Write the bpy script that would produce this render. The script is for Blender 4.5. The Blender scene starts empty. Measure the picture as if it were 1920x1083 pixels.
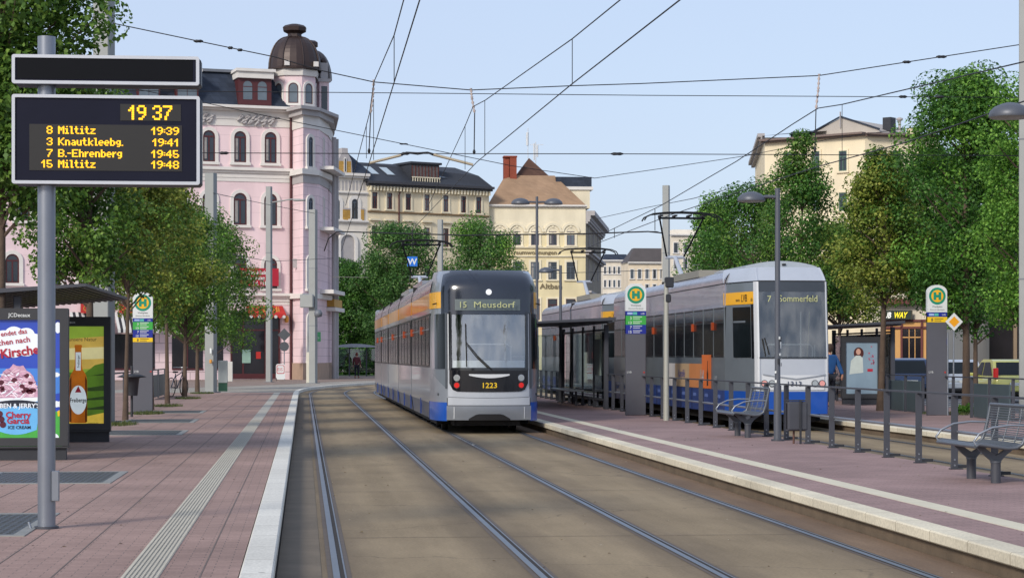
import bpy, math, random
import numpy as np
from mathutils import Vector, Matrix
from mathutils.geometry import tessellate_polygon
from math import sin, cos, pi, radians, sqrt, atan2, tan

# ------------------------------------------------------------------ camera
F, VPU, VPV, EYE = 4000.0, 570.0, 668.0, 1.62      # focal length in photo pixels, vanishing point of the tracks, eye height
TH = math.atan((960 - VPU) / F); CT, ST = cos(TH), sin(TH)
sc = bpy.context.scene
col = sc.collection
cam_d = bpy.data.cameras.new('camera'); cam = bpy.data.objects.new('camera', cam_d); col.objects.link(cam)
cam.location = (0, 0, EYE); cam.rotation_euler = (pi / 2, 0, -TH)
cam_d.sensor_width = 36; cam_d.lens = F * 36 / 1920; cam_d.shift_y = (VPV - 541.5) / 1920
cam_d.clip_start = .5; cam_d.clip_end = 9000
sc.camera = cam
# ------------------------------------------------------------------ world, sun, exposure
SUN_EL, SUN_AZ = radians(30), radians(-142)          # azimuth from +Y towards +X: light comes from behind left
w = bpy.data.worlds.new('World'); sc.world = w; w.use_nodes = True
nt = w.node_tree; nt.nodes.clear()
sky = nt.nodes.new('ShaderNodeTexSky'); sky.sky_type = 'NISHITA'; sky.sun_disc = False
sky.sun_elevation = SUN_EL; sky.sun_rotation = SUN_AZ; sky.dust_density = 1.6; sky.air_density = 1.0; sky.ozone_density = 1.5; sky.altitude = 100
# a thin even overcast over the clear sky
noise = nt.nodes.new('ShaderNodeTexNoise'); noise.inputs['Scale'].default_value = 1.6; noise.inputs['Detail'].default_value = 4
tcw = nt.nodes.new('ShaderNodeTexCoord'); mpw = nt.nodes.new('ShaderNodeMapping'); mpw.inputs['Scale'].default_value = (1, 1, 3.5)
nt.links.new(tcw.outputs['Generated'], mpw.inputs['Vector']); nt.links.new(mpw.outputs['Vector'], noise.inputs['Vector'])
mr = nt.nodes.new('ShaderNodeMapRange'); mr.inputs['From Min'].default_value = .3; mr.inputs['From Max'].default_value = .75
mr.inputs['To Min'].default_value = .60; mr.inputs['To Max'].default_value = .80
nt.links.new(noise.outputs['Fac'], mr.inputs['Value'])
mixw = nt.nodes.new('ShaderNodeMix'); mixw.data_type = 'RGBA'
mixw.inputs['B'].default_value = (3.5, 4.1, 5.4, 1)
nt.links.new(mr.outputs['Result'], mixw.inputs['Factor']); nt.links.new(sky.outputs['Color'], mixw.inputs['A'])
bg = nt.nodes.new('ShaderNodeBackground'); bg.inputs['Strength'].default_value = .135
wo = nt.nodes.new('ShaderNodeOutputWorld')
nt.links.new(mixw.outputs['Result'], bg.inputs['Color']); nt.links.new(bg.outputs['Background'], wo.inputs['Surface'])
sun_d = bpy.data.lights.new('sun', 'SUN'); sun_d.energy = 2.3; sun_d.angle = radians(12); sun_d.color = (1, .93, .82)
sun = bpy.data.objects.new('sun', sun_d); col.objects.link(sun)
sdir = Vector((sin(SUN_AZ) * cos(SUN_EL), cos(SUN_AZ) * cos(SUN_EL), sin(SUN_EL)))
sun.rotation_euler = sdir.to_track_quat('Z', 'Y').to_euler()
sc.view_settings.view_transform = 'Standard'; sc.view_settings.look = 'None'; sc.view_settings.gamma = 1
sc.view_settings.exposure = 0.33
sc.render.film_transparent = False
sc.cycles.max_bounces = 6; sc.cycles.transparent_max_bounces = 12; sc.cycles.glossy_bounces = 3
sc.cycles.use_denoising = True

# ------------------------------------------------------------------ from photo measurements to metres
def P(u, d):
    a = (u - 960) / F * d
    return (ST * d + CT * a, CT * d - ST * a)
def ZZ(v, d): return EYE + (VPV - v) * d / F
def G(u, v, z=0.0):
    d = F * (EYE - z) / (v - VPV)
    x, y = P(u, d); return (x, y, z)
def YD(X, d): return (d - X * ST) / CT               # world Y of a point at lateral X and depth d
def DU(X, u): # depth where the line parallel to the tracks at lateral X crosses photo column u
    return X * F * CT / (u - VPU)

# ------------------------------------------------------------------ materials
def hexc(h, k=1.0):
    h = h.lstrip('#'); o = []
    for i in (0, 2, 4):
        v = int(h[i:i + 2], 16) / 255
        o.append((v / 12.92 if v <= .04045 else ((v + .055) / 1.055) ** 2.4) * k)
    return (*o, 1)
MATS = {}
def mat(name, c, rough=.6, metal=0, var=.12, scale=4, bump=0, bscale=60, spec=.5, coat=0, emit=0, trans=0):
    if name in MATS: return MATS[name]
    m = bpy.data.materials.new(name); m.use_nodes = True; n = m.node_tree; b = n.nodes['Principled BSDF']
    c = hexc(c) if isinstance(c, str) else (*c[:3], 1)
    b.inputs['Roughness'].default_value = rough; b.inputs['Metallic'].default_value = metal
    b.inputs['Specular IOR Level'].default_value = spec; b.inputs['Coat Weight'].default_value = coat
    b.inputs['Base Color'].default_value = c
    tc = n.nodes.new('ShaderNodeTexCoord')
    if var > 0:
        ns = n.nodes.new('ShaderNodeTexNoise'); ns.inputs['Scale'].default_value = scale; ns.inputs['Detail'].default_value = 6; ns.inputs['Roughness'].default_value = .65
        n.links.new(tc.outputs['Object'], ns.inputs['Vector'])
        r = n.nodes.new('ShaderNodeMapRange'); r.inputs['From Min'].default_value = .25; r.inputs['From Max'].default_value = .75
        r.inputs['To Min'].default_value = 1 - var; r.inputs['To Max'].default_value = 1 + var
        n.links.new(ns.outputs['Fac'], r.inputs['Value'])
        v = n.nodes.new('ShaderNodeVectorMath'); v.operation = 'SCALE'; v.inputs[0].default_value = c[:3]
        n.links.new(r.outputs['Result'], v.inputs['Scale']); n.links.new(v.outputs['Vector'], b.inputs['Base Color'])
    if bump > 0:
        nb = n.nodes.new('ShaderNodeTexNoise'); nb.inputs['Scale'].default_value = bscale; nb.inputs['Detail'].default_value = 4
        n.links.new(tc.outputs['Object'], nb.inputs['Vector'])
        bp = n.nodes.new('ShaderNodeBump'); bp.inputs['Strength'].default_value = bump; bp.inputs['Distance'].default_value = .02
        n.links.new(nb.outputs['Fac'], bp.inputs['Height']); n.links.new(bp.outputs['Normal'], b.inputs['Normal'])
    if emit > 0:
        b.inputs['Emission Color'].default_value = c; b.inputs['Emission Strength'].default_value = emit
    MATS[name] = m; return m
def glass(name, tint=(.6, .65, .7), tr=.5, rough=.03, refl_film=0):
    if name in MATS: return MATS[name]
    m = bpy.data.materials.new(name); m.use_nodes = True; n = m.node_tree; n.nodes.clear()
    t = n.nodes.new('ShaderNodeBsdfTransparent'); t.inputs['Color'].default_value = (*tint, 1)
    g = n.nodes.new('ShaderNodeBsdfGlossy'); g.inputs['Roughness'].default_value = rough; g.inputs['Color'].default_value = (.9, .93, .97, 1)
    x = n.nodes.new('ShaderNodeMixShader')
    fr = n.nodes.new('ShaderNodeFresnel'); fr.inputs['IOR'].default_value = 1.45
    ad = n.nodes.new('ShaderNodeMath'); ad.operation = 'MAXIMUM'; ad.inputs[1].default_value = 1 - tr
    n.links.new(fr.outputs['Fac'], ad.inputs[0]); n.links.new(ad.outputs[0], x.inputs['Fac'])
    n.links.new(t.outputs[0], x.inputs[1]); n.links.new(g.outputs[0], x.inputs[2])
    o = n.nodes.new('ShaderNodeOutputMaterial')
    if refl_film > 0:                                    # uneven grey dust film imitating soft reflections on the pane
        df = n.nodes.new('ShaderNodeBsdfDiffuse'); df.inputs['Color'].default_value = (.55, .56, .55, 1); tc = n.nodes.new('ShaderNodeTexCoord'); mp = n.nodes.new('ShaderNodeMapping'); mp.inputs['Scale'].default_value = (2.2, 2.2, .8)
        nz = n.nodes.new('ShaderNodeTexNoise'); nz.inputs['Scale'].default_value = 1.6; nz.inputs['Detail'].default_value = 5; n.links.new(tc.outputs['Object'], mp.inputs['Vector']); n.links.new(mp.outputs['Vector'], nz.inputs['Vector'])
        r = n.nodes.new('ShaderNodeMapRange'); r.inputs['From Min'].default_value = .35; r.inputs['From Max'].default_value = .7; r.inputs['To Min'].default_value = 0; r.inputs['To Max'].default_value = refl_film; n.links.new(nz.outputs['Fac'], r.inputs['Value'])
        x2 = n.nodes.new('ShaderNodeMixShader'); n.links.new(r.outputs['Result'], x2.inputs['Fac']); n.links.new(x.outputs[0], x2.inputs[1]); n.links.new(df.outputs[0], x2.inputs[2]); x = x2
        bp = n.nodes.new('ShaderNodeBump'); bp.inputs['Strength'].default_value = .12; bp.inputs['Distance'].default_value = .05; n.links.new(nz.outputs['Fac'], bp.inputs['Height']); n.links.new(bp.outputs['Normal'], g.inputs['Normal'])
    n.links.new(x.outputs[0], o.inputs['Surface'])
    MATS[name] = m; return m

def paving(name, c, w_, h_, joint, mortar=.006, var=.1, blot=.15, rot=0, bump=.3):
    m = bpy.data.materials.new(name); m.use_nodes = True; n = m.node_tree; b = n.nodes['Principled BSDF']; L = n.links
    b.inputs['Roughness'].default_value = .85; b.inputs['Specular IOR Level'].default_value = .25
    geo = n.nodes.new('ShaderNodeNewGeometry'); mp = n.nodes.new('ShaderNodeMapping'); mp.inputs['Rotation'].default_value = (0, 0, rot)
    L.new(geo.outputs['Position'], mp.inputs['Vector'])
    br = n.nodes.new('ShaderNodeTexBrick'); br.inputs['Scale'].default_value = 1
    br.inputs['Brick Width'].default_value = w_; br.inputs['Row Height'].default_value = h_; br.inputs['Mortar Size'].default_value = mortar
    br.inputs['Mortar Smooth'].default_value = .3; br.offset = .5
    c = hexc(c); j = hexc(joint)
    br.inputs['Color1'].default_value = (*[x * (1 - var) for x in c[:3]], 1); br.inputs['Color2'].default_value = (*[x * (1 + var) for x in c[:3]], 1)
    br.inputs['Mortar'].default_value = j; L.new(mp.outputs['Vector'], br.inputs['Vector'])
    n1 = n.nodes.new('ShaderNodeTexNoise'); n1.inputs['Scale'].default_value = .55; n1.inputs['Detail'].default_value = 7; n1.inputs['Roughness'].default_value = .6
    n2 = n.nodes.new('ShaderNodeTexNoise'); n2.inputs['Scale'].default_value = 45; n2.inputs['Detail'].default_value = 3
    L.new(geo.outputs['Position'], n1.inputs['Vector']); L.new(geo.outputs['Position'], n2.inputs['Vector'])
    r1 = n.nodes.new('ShaderNodeMapRange'); r1.inputs['From Min'].default_value = .3; r1.inputs['From Max'].default_value = .7
    r1.inputs['To Min'].default_value = 1 - blot; r1.inputs['To Max'].default_value = 1 + blot; L.new(n1.outputs['Fac'], r1.inputs['Value'])
    r2 = n.nodes.new('ShaderNodeMapRange'); r2.inputs['From Min'].default_value = .25; r2.inputs['From Max'].default_value = .75
    r2.inputs['To Min'].default_value = .82; r2.inputs['To Max'].default_value = 1.18; L.new(n2.outputs['Fac'], r2.inputs['Value'])
    mu = n.nodes.new('ShaderNodeMath'); mu.operation = 'MULTIPLY'; L.new(r1.outputs[0], mu.inputs[0]); L.new(r2.outputs[0], mu.inputs[1])
    vs = n.nodes.new('ShaderNodeVectorMath'); vs.operation = 'SCALE'; L.new(br.outputs['Color'], vs.inputs[0]); L.new(mu.outputs[0], vs.inputs['Scale'])
    # trodden gum and dark drips
    vo = n.nodes.new('ShaderNodeTexVoronoi'); vo.inputs['Scale'].default_value = 1.9; L.new(geo.outputs['Position'], vo.inputs['Vector'])
    lt = n.nodes.new('ShaderNodeMapRange'); lt.inputs['From Min'].default_value = .03; lt.inputs['From Max'].default_value = .055; lt.inputs['To Min'].default_value = .55; lt.inputs['To Max'].default_value = 0; L.new(vo.outputs['Distance'], lt.inputs['Value'])
    mx = n.nodes.new('ShaderNodeMix'); mx.data_type = 'RGBA'; mx.inputs['B'].default_value = hexc('#4f4642'); L.new(lt.outputs['Result'], mx.inputs['Factor']); L.new(vs.outputs['Vector'], mx.inputs['A'])
    L.new(mx.outputs['Result'], b.inputs['Base Color'])
    bp = n.nodes.new('ShaderNodeBump'); bp.inputs['Strength'].default_value = bump; bp.inputs['Distance'].default_value = .006; bp.invert = True
    L.new(br.outputs['Fac'], bp.inputs['Height']); L.new(bp.outputs['Normal'], b.inputs['Normal'])
    MATS[name] = m; return m

def stained(name, c1, c2, streak=(1, 14), scale=1.0, spots=True, rough=.85):
    m = bpy.data.materials.new(name); m.use_nodes = True; n = m.node_tree; b = n.nodes['Principled BSDF']; L = n.links
    b.inputs['Roughness'].default_value = rough; b.inputs['Specular IOR Level'].default_value = .3
    geo = n.nodes.new('ShaderNodeNewGeometry')
    def nz(sx, sy, s, d=6, r=.6):
        mp = n.nodes.new('ShaderNodeMapping'); mp.inputs['Scale'].default_value = (sx, sy, 1); L.new(geo.outputs['Position'], mp.inputs['Vector'])
        t = n.nodes.new('ShaderNodeTexNoise'); t.inputs['Scale'].default_value = s; t.inputs['Detail'].default_value = d; t.inputs['Roughness'].default_value = r
        L.new(mp.outputs['Vector'], t.inputs['Vector']); return t
    a = nz(1, .35, .9 * scale, 8, .62); st = nz(2.4, .12, 1.1, 5, .6); g = nz(1, 1, 38, 3, .6)
    cr = n.nodes.new('ShaderNodeValToRGB'); cr.color_ramp.elements[0].position = .32; cr.color_ramp.elements[1].position = .68
    cr.color_ramp.elements[0].color = hexc(c1); cr.color_ramp.elements[1].color = hexc(c2)
    ad = n.nodes.new('ShaderNodeMath'); ad.operation = 'MULTIPLY_ADD'; ad.inputs[1].default_value = .6
    L.new(a.outputs['Fac'], ad.inputs[0])
    h = n.nodes.new('ShaderNodeMath'); h.operation = 'MULTIPLY'; h.inputs[1].default_value = .4; L.new(st.outputs['Fac'], h.inputs[0]); L.new(h.outputs[0], ad.inputs[2])
    L.new(ad.outputs[0], cr.inputs['Fac'])
    r2 = n.nodes.new('ShaderNodeMapRange'); r2.inputs['From Min'].default_value = .25; r2.inputs['From Max'].default_value = .75
    r2.inputs['To Min'].default_value = .8; r2.inputs['To Max'].default_value = 1.2; L.new(g.outputs['Fac'], r2.inputs['Value'])
    vs = n.nodes.new('ShaderNodeVectorMath'); vs.operation = 'SCALE'; L.new(cr.outputs['Color'], vs.inputs[0]); L.new(r2.outputs[0], vs.inputs['Scale'])
    last = vs.outputs['Vector']
    if spots:
        vo = n.nodes.new('ShaderNodeTexVoronoi'); vo.inputs['Scale'].default_value = 1.3; L.new(geo.outputs['Position'], vo.inputs['Vector'])
        lt = n.nodes.new('ShaderNodeMath'); lt.operation = 'LESS_THAN'; lt.inputs[1].default_value = .016; L.new(vo.outputs['Distance'], lt.inputs[0])
        mx = n.nodes.new('ShaderNodeMix'); mx.data_type = 'RGBA'; mx.inputs['B'].default_value = hexc('#b9b2a4')
        L.new(lt.outputs[0], mx.inputs['Factor']); L.new(last, mx.inputs['A']); last = mx.outputs['Result']
    L.new(last, b.inputs['Base Color'])
    bp = n.nodes.new('ShaderNodeBump'); bp.inputs['Strength'].default_value = .35; bp.inputs['Distance'].default_value = .01
    L.new(g.outputs['Fac'], bp.inputs['Height']); L.new(bp.outputs['Normal'], b.inputs['Normal'])
    MATS[name] = m; return m

def leafmat(name, c1, c2, c3):
    m = bpy.data.materials.new(name); m.use_nodes = True; n = m.node_tree; n.nodes.clear(); L = n.links
    geo = n.nodes.new('ShaderNodeNewGeometry'); cr = n.nodes.new('ShaderNodeValToRGB'); e = cr.color_ramp.elements
    e[0].color = hexc(c1); e[1].color = hexc(c3); e[1].position = 1; k = e.new(.55); k.color = hexc(c2)
    L.new(geo.outputs['Random Per Island'], cr.inputs['Fac'])
    b = n.nodes.new('ShaderNodeBsdfPrincipled'); b.inputs['Roughness'].default_value = .55; b.inputs['Specular IOR Level'].default_value = .35
    t = n.nodes.new('ShaderNodeBsdfTranslucent'); x = n.nodes.new('ShaderNodeMixShader'); x.inputs['Fac'].default_value = .35
    o = n.nodes.new('ShaderNodeOutputMaterial')
    L.new(cr.outputs['Color'], b.inputs['Base Color']); L.new(cr.outputs['Color'], t.inputs['Color'])
    L.new(b.outputs[0], x.inputs[1]); L.new(t.outputs[0], x.inputs[2]); L.new(x.outputs[0], o.inputs['Surface'])
    MATS[name] = m; return m

# ------------------------------------------------------------------ mesh builder
class MB:
    def __init__(s, M=None): s.v = []; s.f = []; s.m = []; s.mats = []; s.cur = 0; s.M = M; s.smooth = set()
    def use(s, m):
        if m not in s.mats: s.mats.append(m)
        s.cur = s.mats.index(m); return s
    def add(s, vs, fs, m=None, smooth=False):
        if m is not None: s.use(m)
        o = len(s.v)
        if s.M is not None: vs = [s.M @ Vector(p) for p in vs]
        s.v += [tuple(p) for p in vs]
        for f in fs:
            if smooth: s.smooth.add(len(s.f))
            s.f.append([o + i for i in f]); s.m.append(s.cur)
        return s
    def box(s, x0, x1, y0, y1, z0, z1, m=None):
        v = [(x0, y0, z0), (x1, y0, z0), (x1, y1, z0), (x0, y1, z0), (x0, y0, z1), (x1, y0, z1), (x1, y1, z1), (x0, y1, z1)]
        return s.add(v, [(0, 3, 2, 1), (4, 5, 6, 7), (0, 1, 5, 4), (1, 2, 6, 5), (2, 3, 7, 6), (3, 0, 4, 7)], m)
    def bbox(s, x0, x1, y0, y1, z0, z1, m=None, b=.01):    # box with chamfered edges
        xs, ys, zs = (x0, x1), (y0, y1), (z0, z1); V = {}; v = []
        for i in (0, 1):
            for j in (0, 1):
                for k in (0, 1):
                    sx, sy, sz = (1 - 2 * i) * b, (1 - 2 * j) * b, (1 - 2 * k) * b
                    for a, p in (('x', (xs[i], ys[j] + sy, zs[k] + sz)), ('y', (xs[i] + sx, ys[j], zs[k] + sz)), ('z', (xs[i] + sx, ys[j] + sy, zs[k]))):
                        V[(i, j, k, a)] = len(v); v.append(p)
        f = []
        for i in (0, 1):
            q = [V[(i, 0, 0, 'x')], V[(i, 1, 0, 'x')], V[(i, 1, 1, 'x')], V[(i, 0, 1, 'x')]]; f.append(q if i else q[::-1])
            q = [V[(0, i, 0, 'y')], V[(0, i, 1, 'y')], V[(1, i, 1, 'y')], V[(1, i, 0, 'y')]]; f.append(q if i else q[::-1])
            q = [V[(0, 0, i, 'z')], V[(1, 0, i, 'z')], V[(1, 1, i, 'z')], V[(0, 1, i, 'z')]]; f.append(q if i else q[::-1])
            for j in (0, 1):
                f.append([V[(i, j, 0, 'x')], V[(i, j, 1, 'x')], V[(i, j, 1, 'y')], V[(i, j, 0, 'y')]])
                f.append([V[(i, 0, j, 'x')], V[(i, 1, j, 'x')], V[(i, 1, j, 'z')], V[(i, 0, j, 'z')]])
                f.append([V[(0, i, j, 'y')], V[(1, i, j, 'y')], V[(1, i, j, 'z')], V[(0, i, j, 'z')]])
                for k in (0, 1): f.append([V[(i, j, k, 'x')], V[(i, j, k, 'y')], V[(i, j, k, 'z')]])
        return s.add(v, f, m)
    def tube(s, pts, r, m=None, seg=8, caps=True):
        pts = [Vector(p) for p in pts]; n = len(pts); rs = r if isinstance(r, (list, tuple)) else [r] * n
        vs = []; fs = []; up = None
        for i, p in enumerate(pts):
            t = (pts[min(i + 1, n - 1)] - pts[max(i - 1, 0)])
            if t.length < 1e-9: t = Vector((0, 0, 1))
            t.normalize()
            if up is None: up = Vector((0, 0, 1)) if abs(t.z) < .9 else Vector((0, 1, 0))
            a = t.cross(up); a.normalize(); b = a.cross(t); up = b
            for k in range(seg):
                an = 2 * pi * k / seg; vs.append(p + (a * cos(an) + b * sin(an)) * rs[i])
        for i in range(n - 1):
            for k in range(seg):
                k2 = (k + 1) % seg; fs.append((i * seg + k, (i + 1) * seg + k, (i + 1) * seg + k2, i * seg + k2))
        s.add(vs, fs, m, smooth=seg > 5)
        if caps:
            s.add(vs[:seg], [tuple(range(seg))]); s.add(vs[-seg:], [tuple(range(seg))[::-1]])
        return s
    def cyl(s, x, y, z0, z1, r, m=None, r2=None, seg=16): return s.tube([(x, y, z0), (x, y, z1)], [r, r if r2 is None else r2], m, seg)
    def lathe(s, prof, m=None, seg=20, c=(0, 0, 0), a0=0, a1=2 * pi):
        vs = []; fs = []; full = abs(a1 - a0 - 2 * pi) < 1e-6; ns = seg if full else seg + 1
        for (r, z) in prof:
            for k in range(ns):
                a = a0 + (a1 - a0) * k / seg; vs.append((c[0] + r * cos(a), c[1] + r * sin(a), c[2] + z))
        for i in range(len(prof) - 1):
            for k in range(seg):
                k2 = (k + 1) % ns; fs.append((i * ns + k, i * ns + k2, (i + 1) * ns + k2, (i + 1) * ns + k))
        return s.add(vs, fs, m, smooth=True)
    def plate(s, outline, holes, o, ux, uy, th, m=None):   # flat plate with holes; front face at o, back at o - n*th
        o = Vector(o); ux = Vector(ux); uy = Vector(uy); n = ux.cross(uy).normalized()
        loops = [outline] + list(holes)
        flat = [p for l in loops for p in l]
        tri = tessellate_polygon([[Vector((p[0], p[1], 0)) for p in l] for l in loops])
        fr = [o + ux * p[0] + uy * p[1] for p in flat]; N = len(fr)
        ff = []
        for t in tri:
            a, b, c = [flat[i] for i in t]
            ar = (b[0] - a[0]) * (c[1] - a[1]) - (b[1] - a[1]) * (c[0] - a[0])
            ff.append(tuple(t) if ar > 0 else tuple(t[::-1]))
        if th <= 0: return s.add(fr, ff, m)
        bk = [p - n * th for p in fr]
        fs = ff + [tuple(N + i for i in t[::-1]) for t in ff]
        k = 0
        for l in loops:
            L_ = len(l)
            for i in range(L_): a, b = k + i, k + (i + 1) % L_; fs.append((a, N + a, N + b, b))
            k += L_
        return s.add(fr + bk, fs, m)
    def grid(s, fn, s0, s1, t0, t1, ns, nt_, m=None, smooth=True):
        vs = []; fs = []
        for j in range(nt_ + 1):
            for i in range(ns + 1): vs.append(fn(s0 + (s1 - s0) * i / ns, t0 + (t1 - t0) * j / nt_))
        for j in range(nt_):
            for i in range(ns):
                a = j * (ns + 1) + i; fs.append((a, a + 1, a + ns + 2, a + ns + 1))
        return s.add(vs, fs, m, smooth)
    def text(s, string, size, o, ux, uy, m=None, align='LEFT', th=0, bold=0, sx=1, shear=0):
        key = (string, align, bold)
        if key not in TXT:
            cu = bpy.data.curves.new('t', 'FONT'); cu.body = string; cu.align_x = align; cu.resolution_u = 2; cu.offset = bold
            ob = bpy.data.objects.new('t', cu); me = bpy.data.meshes.new_from_object(ob)
            TXT[key] = ([tuple(v.co) for v in me.vertices], [tuple(p.vertices) for p in me.polygons])
            bpy.data.objects.remove(ob); bpy.data.meshes.remove(me); bpy.data.curves.remove(cu)
        vs, fs = TXT[key]; o = Vector(o); ux = Vector(ux); uy = Vector(uy)
        return s.add([o + ux * ((x * sx + y * shear) * size) + uy * (y * size) for x, y, z in vs], fs, m)
    def build(s, name, parent=None, loc=None):
        me = bpy.data.meshes.new(name); me.from_pydata(s.v, [], s.f)
        for m in s.mats: me.materials.append(m)
        me.polygons.foreach_set('material_index', s.m)
        if s.smooth:
            a = [i in s.smooth for i in range(len(s.f))]; me.polygons.foreach_set('use_smooth', a)
        me.update()
        o = bpy.data.objects.new(name, me); col.objects.link(o)
        if parent is not None: o.parent = parent
        if loc is not None: o.location = loc
        return o
TXT = {}
def circ(cx, cy, r, n=24, a0=0, a1=2 * pi, close=True):
    return [(cx + r * cos(a0 + (a1 - a0) * i / n), cy + r * sin(a0 + (a1 - a0) * i / n)) for i in range(n if close else n + 1)]
def rrect(x0, x1, y0, y1, r, n=5):
    o = []
    for cx, cy, a in ((x1 - r, y0 + r, -pi / 2), (x1 - r, y1 - r, 0), (x0 + r, y1 - r, pi / 2), (x0 + r, y0 + r, pi)):
        o += [(cx + r * cos(a + pi / 2 * i / n), cy + r * sin(a + pi / 2 * i / n)) for i in range(n + 1)]
    return o
def rect(x0, x1, y0, y1): return [(x0, y0), (x1, y0), (x1, y1), (x0, y1)]
def thing(name, label, cat, loc=(0, 0, 0), rz=0, group=None):
    o = bpy.data.objects.new(name, None); col.objects.link(o); o.location = loc; o.rotation_euler = (0, 0, rz)
    o.empty_display_size = .2; return tag(o, label, cat, group)
def tag(o, label, cat, group=None):
    o['label'] = label; o['category'] = cat
    if group: o['group'] = group
    return o
def struct(o): o['kind'] = 'structure'; return o
def stuff(o): o['kind'] = 'stuff'; return o
def dup(root, loc, rz=None, label=None, group=None):
    r = root.copy(); col.objects.link(r); r.location = loc
    if rz is not None: r.rotation_euler = (0, 0, rz)
    if label: r['label'] = label
    if group: r['group'] = group
    for ch in list(root.children):
        c_ = ch.copy(); col.objects.link(c_); c_.parent = r
        for g in ch.children:
            d_ = g.copy(); col.objects.link(d_); d_.parent = c_
    return r
X3, Y3, Z3 = (1, 0, 0), (0, 1, 0), (0, 0, 1)
# ================================================================== SETTING
PAVE = paving('paving_red', '#9a8077', .2, .1, '#746660', .004, .08, .19)
PAVE_R = paving('paving_red_right', '#957c78', .2, .1, '#736561', .004, .08, .19)
SETT = paving('sett_paving', '#a39d93', .12, .1, '#7b746a', .008, .1, .1)
KERB = paving('kerb_stone_pale', '#d2cfc6', 3.0, 1.0, '#8b857a', .006, .045, .10, bump=.2)
KERB2 = paving('kerb_stone_cream', '#d3cab4', 1.0, 5.0, '#8b7d66', .006, .06, .14, rot=pi / 2, bump=.2)
BED = stained('track_concrete', '#75664f', '#9d8b6f')
BED_EDGE = stained('rusty_track_edge', '#5f4c3c', '#866f58')
ROAD = stained('asphalt', '#55565a', '#6d6c6d')
def rail_dust(m, xs, amp=.30, hw=.30):
    n = m.node_tree; L = n.links; b = n.nodes['Principled BSDF']; src = [l for l in L if l.to_socket == b.inputs['Base Color']][0].from_socket
    geo = n.nodes.new('ShaderNodeNewGeometry'); sp = n.nodes.new('ShaderNodeSeparateXYZ'); L.new(geo.outputs['Position'], sp.inputs[0]); prev = None
    for x in xs:
        a = n.nodes.new('ShaderNodeMath'); a.operation = 'SUBTRACT'; L.new(sp.outputs['X'], a.inputs[0]); a.inputs[1].default_value = x
        c = n.nodes.new('ShaderNodeMath'); c.operation = 'ABSOLUTE'; L.new(a.outputs[0], c.inputs[0])
        if prev is None: prev = c
        else:
            q = n.nodes.new('ShaderNodeMath'); q.operation = 'MINIMUM'; L.new(prev.outputs[0], q.inputs[0]); L.new(c.outputs[0], q.inputs[1]); prev = q
    mp = n.nodes.new('ShaderNodeMapping'); mp.inputs['Scale'].default_value = (3, .5, 1); L.new(geo.outputs['Position'], mp.inputs['Vector']); nz = n.nodes.new('ShaderNodeTexNoise'); nz.inputs['Scale'].default_value = 1.4; nz.inputs['Detail'].default_value = 6; L.new(mp.outputs['Vector'], nz.inputs['Vector'])
    w_ = n.nodes.new('ShaderNodeMath'); w_.operation = 'MULTIPLY_ADD'; w_.inputs[1].default_value = -.35; L.new(nz.outputs['Fac'], w_.inputs[0]); L.new(prev.outputs[0], w_.inputs[2])
    r = n.nodes.new('ShaderNodeMapRange'); r.inputs['From Min'].default_value = -.12; r.inputs['From Max'].default_value = hw; r.inputs['To Min'].default_value = amp * 1.6; r.inputs['To Max'].default_value = 0; L.new(w_.outputs[0], r.inputs['Value'])
    mx = n.nodes.new('ShaderNodeMix'); mx.data_type = 'RGBA'; mx.inputs['B'].default_value = hexc('#4c4138'); L.new(r.outputs['Result'], mx.inputs['Factor']); L.new(src, mx.inputs['A'])
    # hairline cracks and broad repair patches
    vo = n.nodes.new('ShaderNodeTexVoronoi'); vo.feature = 'DISTANCE_TO_EDGE'; vo.inputs['Scale'].default_value = .16; n3 = n.nodes.new('ShaderNodeTexNoise'); n3.inputs['Scale'].default_value = 1.2; n3.inputs['Detail'].default_value = 8; L.new(geo.outputs['Position'], n3.inputs['Vector'])
    va = n.nodes.new('ShaderNodeVectorMath'); va.operation = 'MULTIPLY_ADD'; va.inputs[1].default_value = (1.4, 1.4, 0); L.new(n3.outputs['Color'], va.inputs[0]); L.new(geo.outputs['Position'], va.inputs[2]); L.new(va.outputs[0], vo.inputs['Vector'])
    cr = n.nodes.new('ShaderNodeMapRange'); cr.inputs['From Max'].default_value = .0035; cr.inputs['To Min'].default_value = .45; cr.inputs['To Max'].default_value = 0; L.new(vo.outputs['Distance'], cr.inputs['Value'])
    m2 = n.nodes.new('ShaderNodeMix'); m2.data_type = 'RGBA'; m2.inputs['B'].default_value = hexc('#3f372f'); L.new(cr.outputs['Result'], m2.inputs['Factor']); L.new(mx.outputs['Result'], m2.inputs['A'])
    L.new(m2.outputs['Result'], b.inputs['Base Color'])
rail_dust(BED, (.245, 1.75, 3.07, 4.575, 9.74, 11.24))
GRND = stained('town_asphalt', '#5f5f60', '#74716d', spots=False)
RAILM = mat('rail_steel', '#6f757d', .38, .7, .15, 3)
GROOVE = mat('rail_groove', '#2b2521', .9, 0, .2, 8)
RAILSEAL = mat('rail_bitumen', '#5a5048', .8, 0, .2, 6)
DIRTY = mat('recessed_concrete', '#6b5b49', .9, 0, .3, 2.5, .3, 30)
RIB = mat('tactile_concrete', '#aaa69b', .8, 0, .08, 3)
STRIPC = mat('cream_strip', '#cfc7b0', .8, 0, .08, 3)
YE = 84.8                                            # platform end
YC, RC = 92.0, 125.0                                 # tracks swing right from here
def path(X0, n=26, far=150, y0=-14):
    """plan line of a track line: straight, then an arc to the right"""
    pts = [(X0, y0), (X0, YC)]
    for i in range(1, n + 1):
        a = i / n * .62; R = RC - X0
        pts.append((RC - R * cos(a), YC + R * sin(a)))
    return pts
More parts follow.
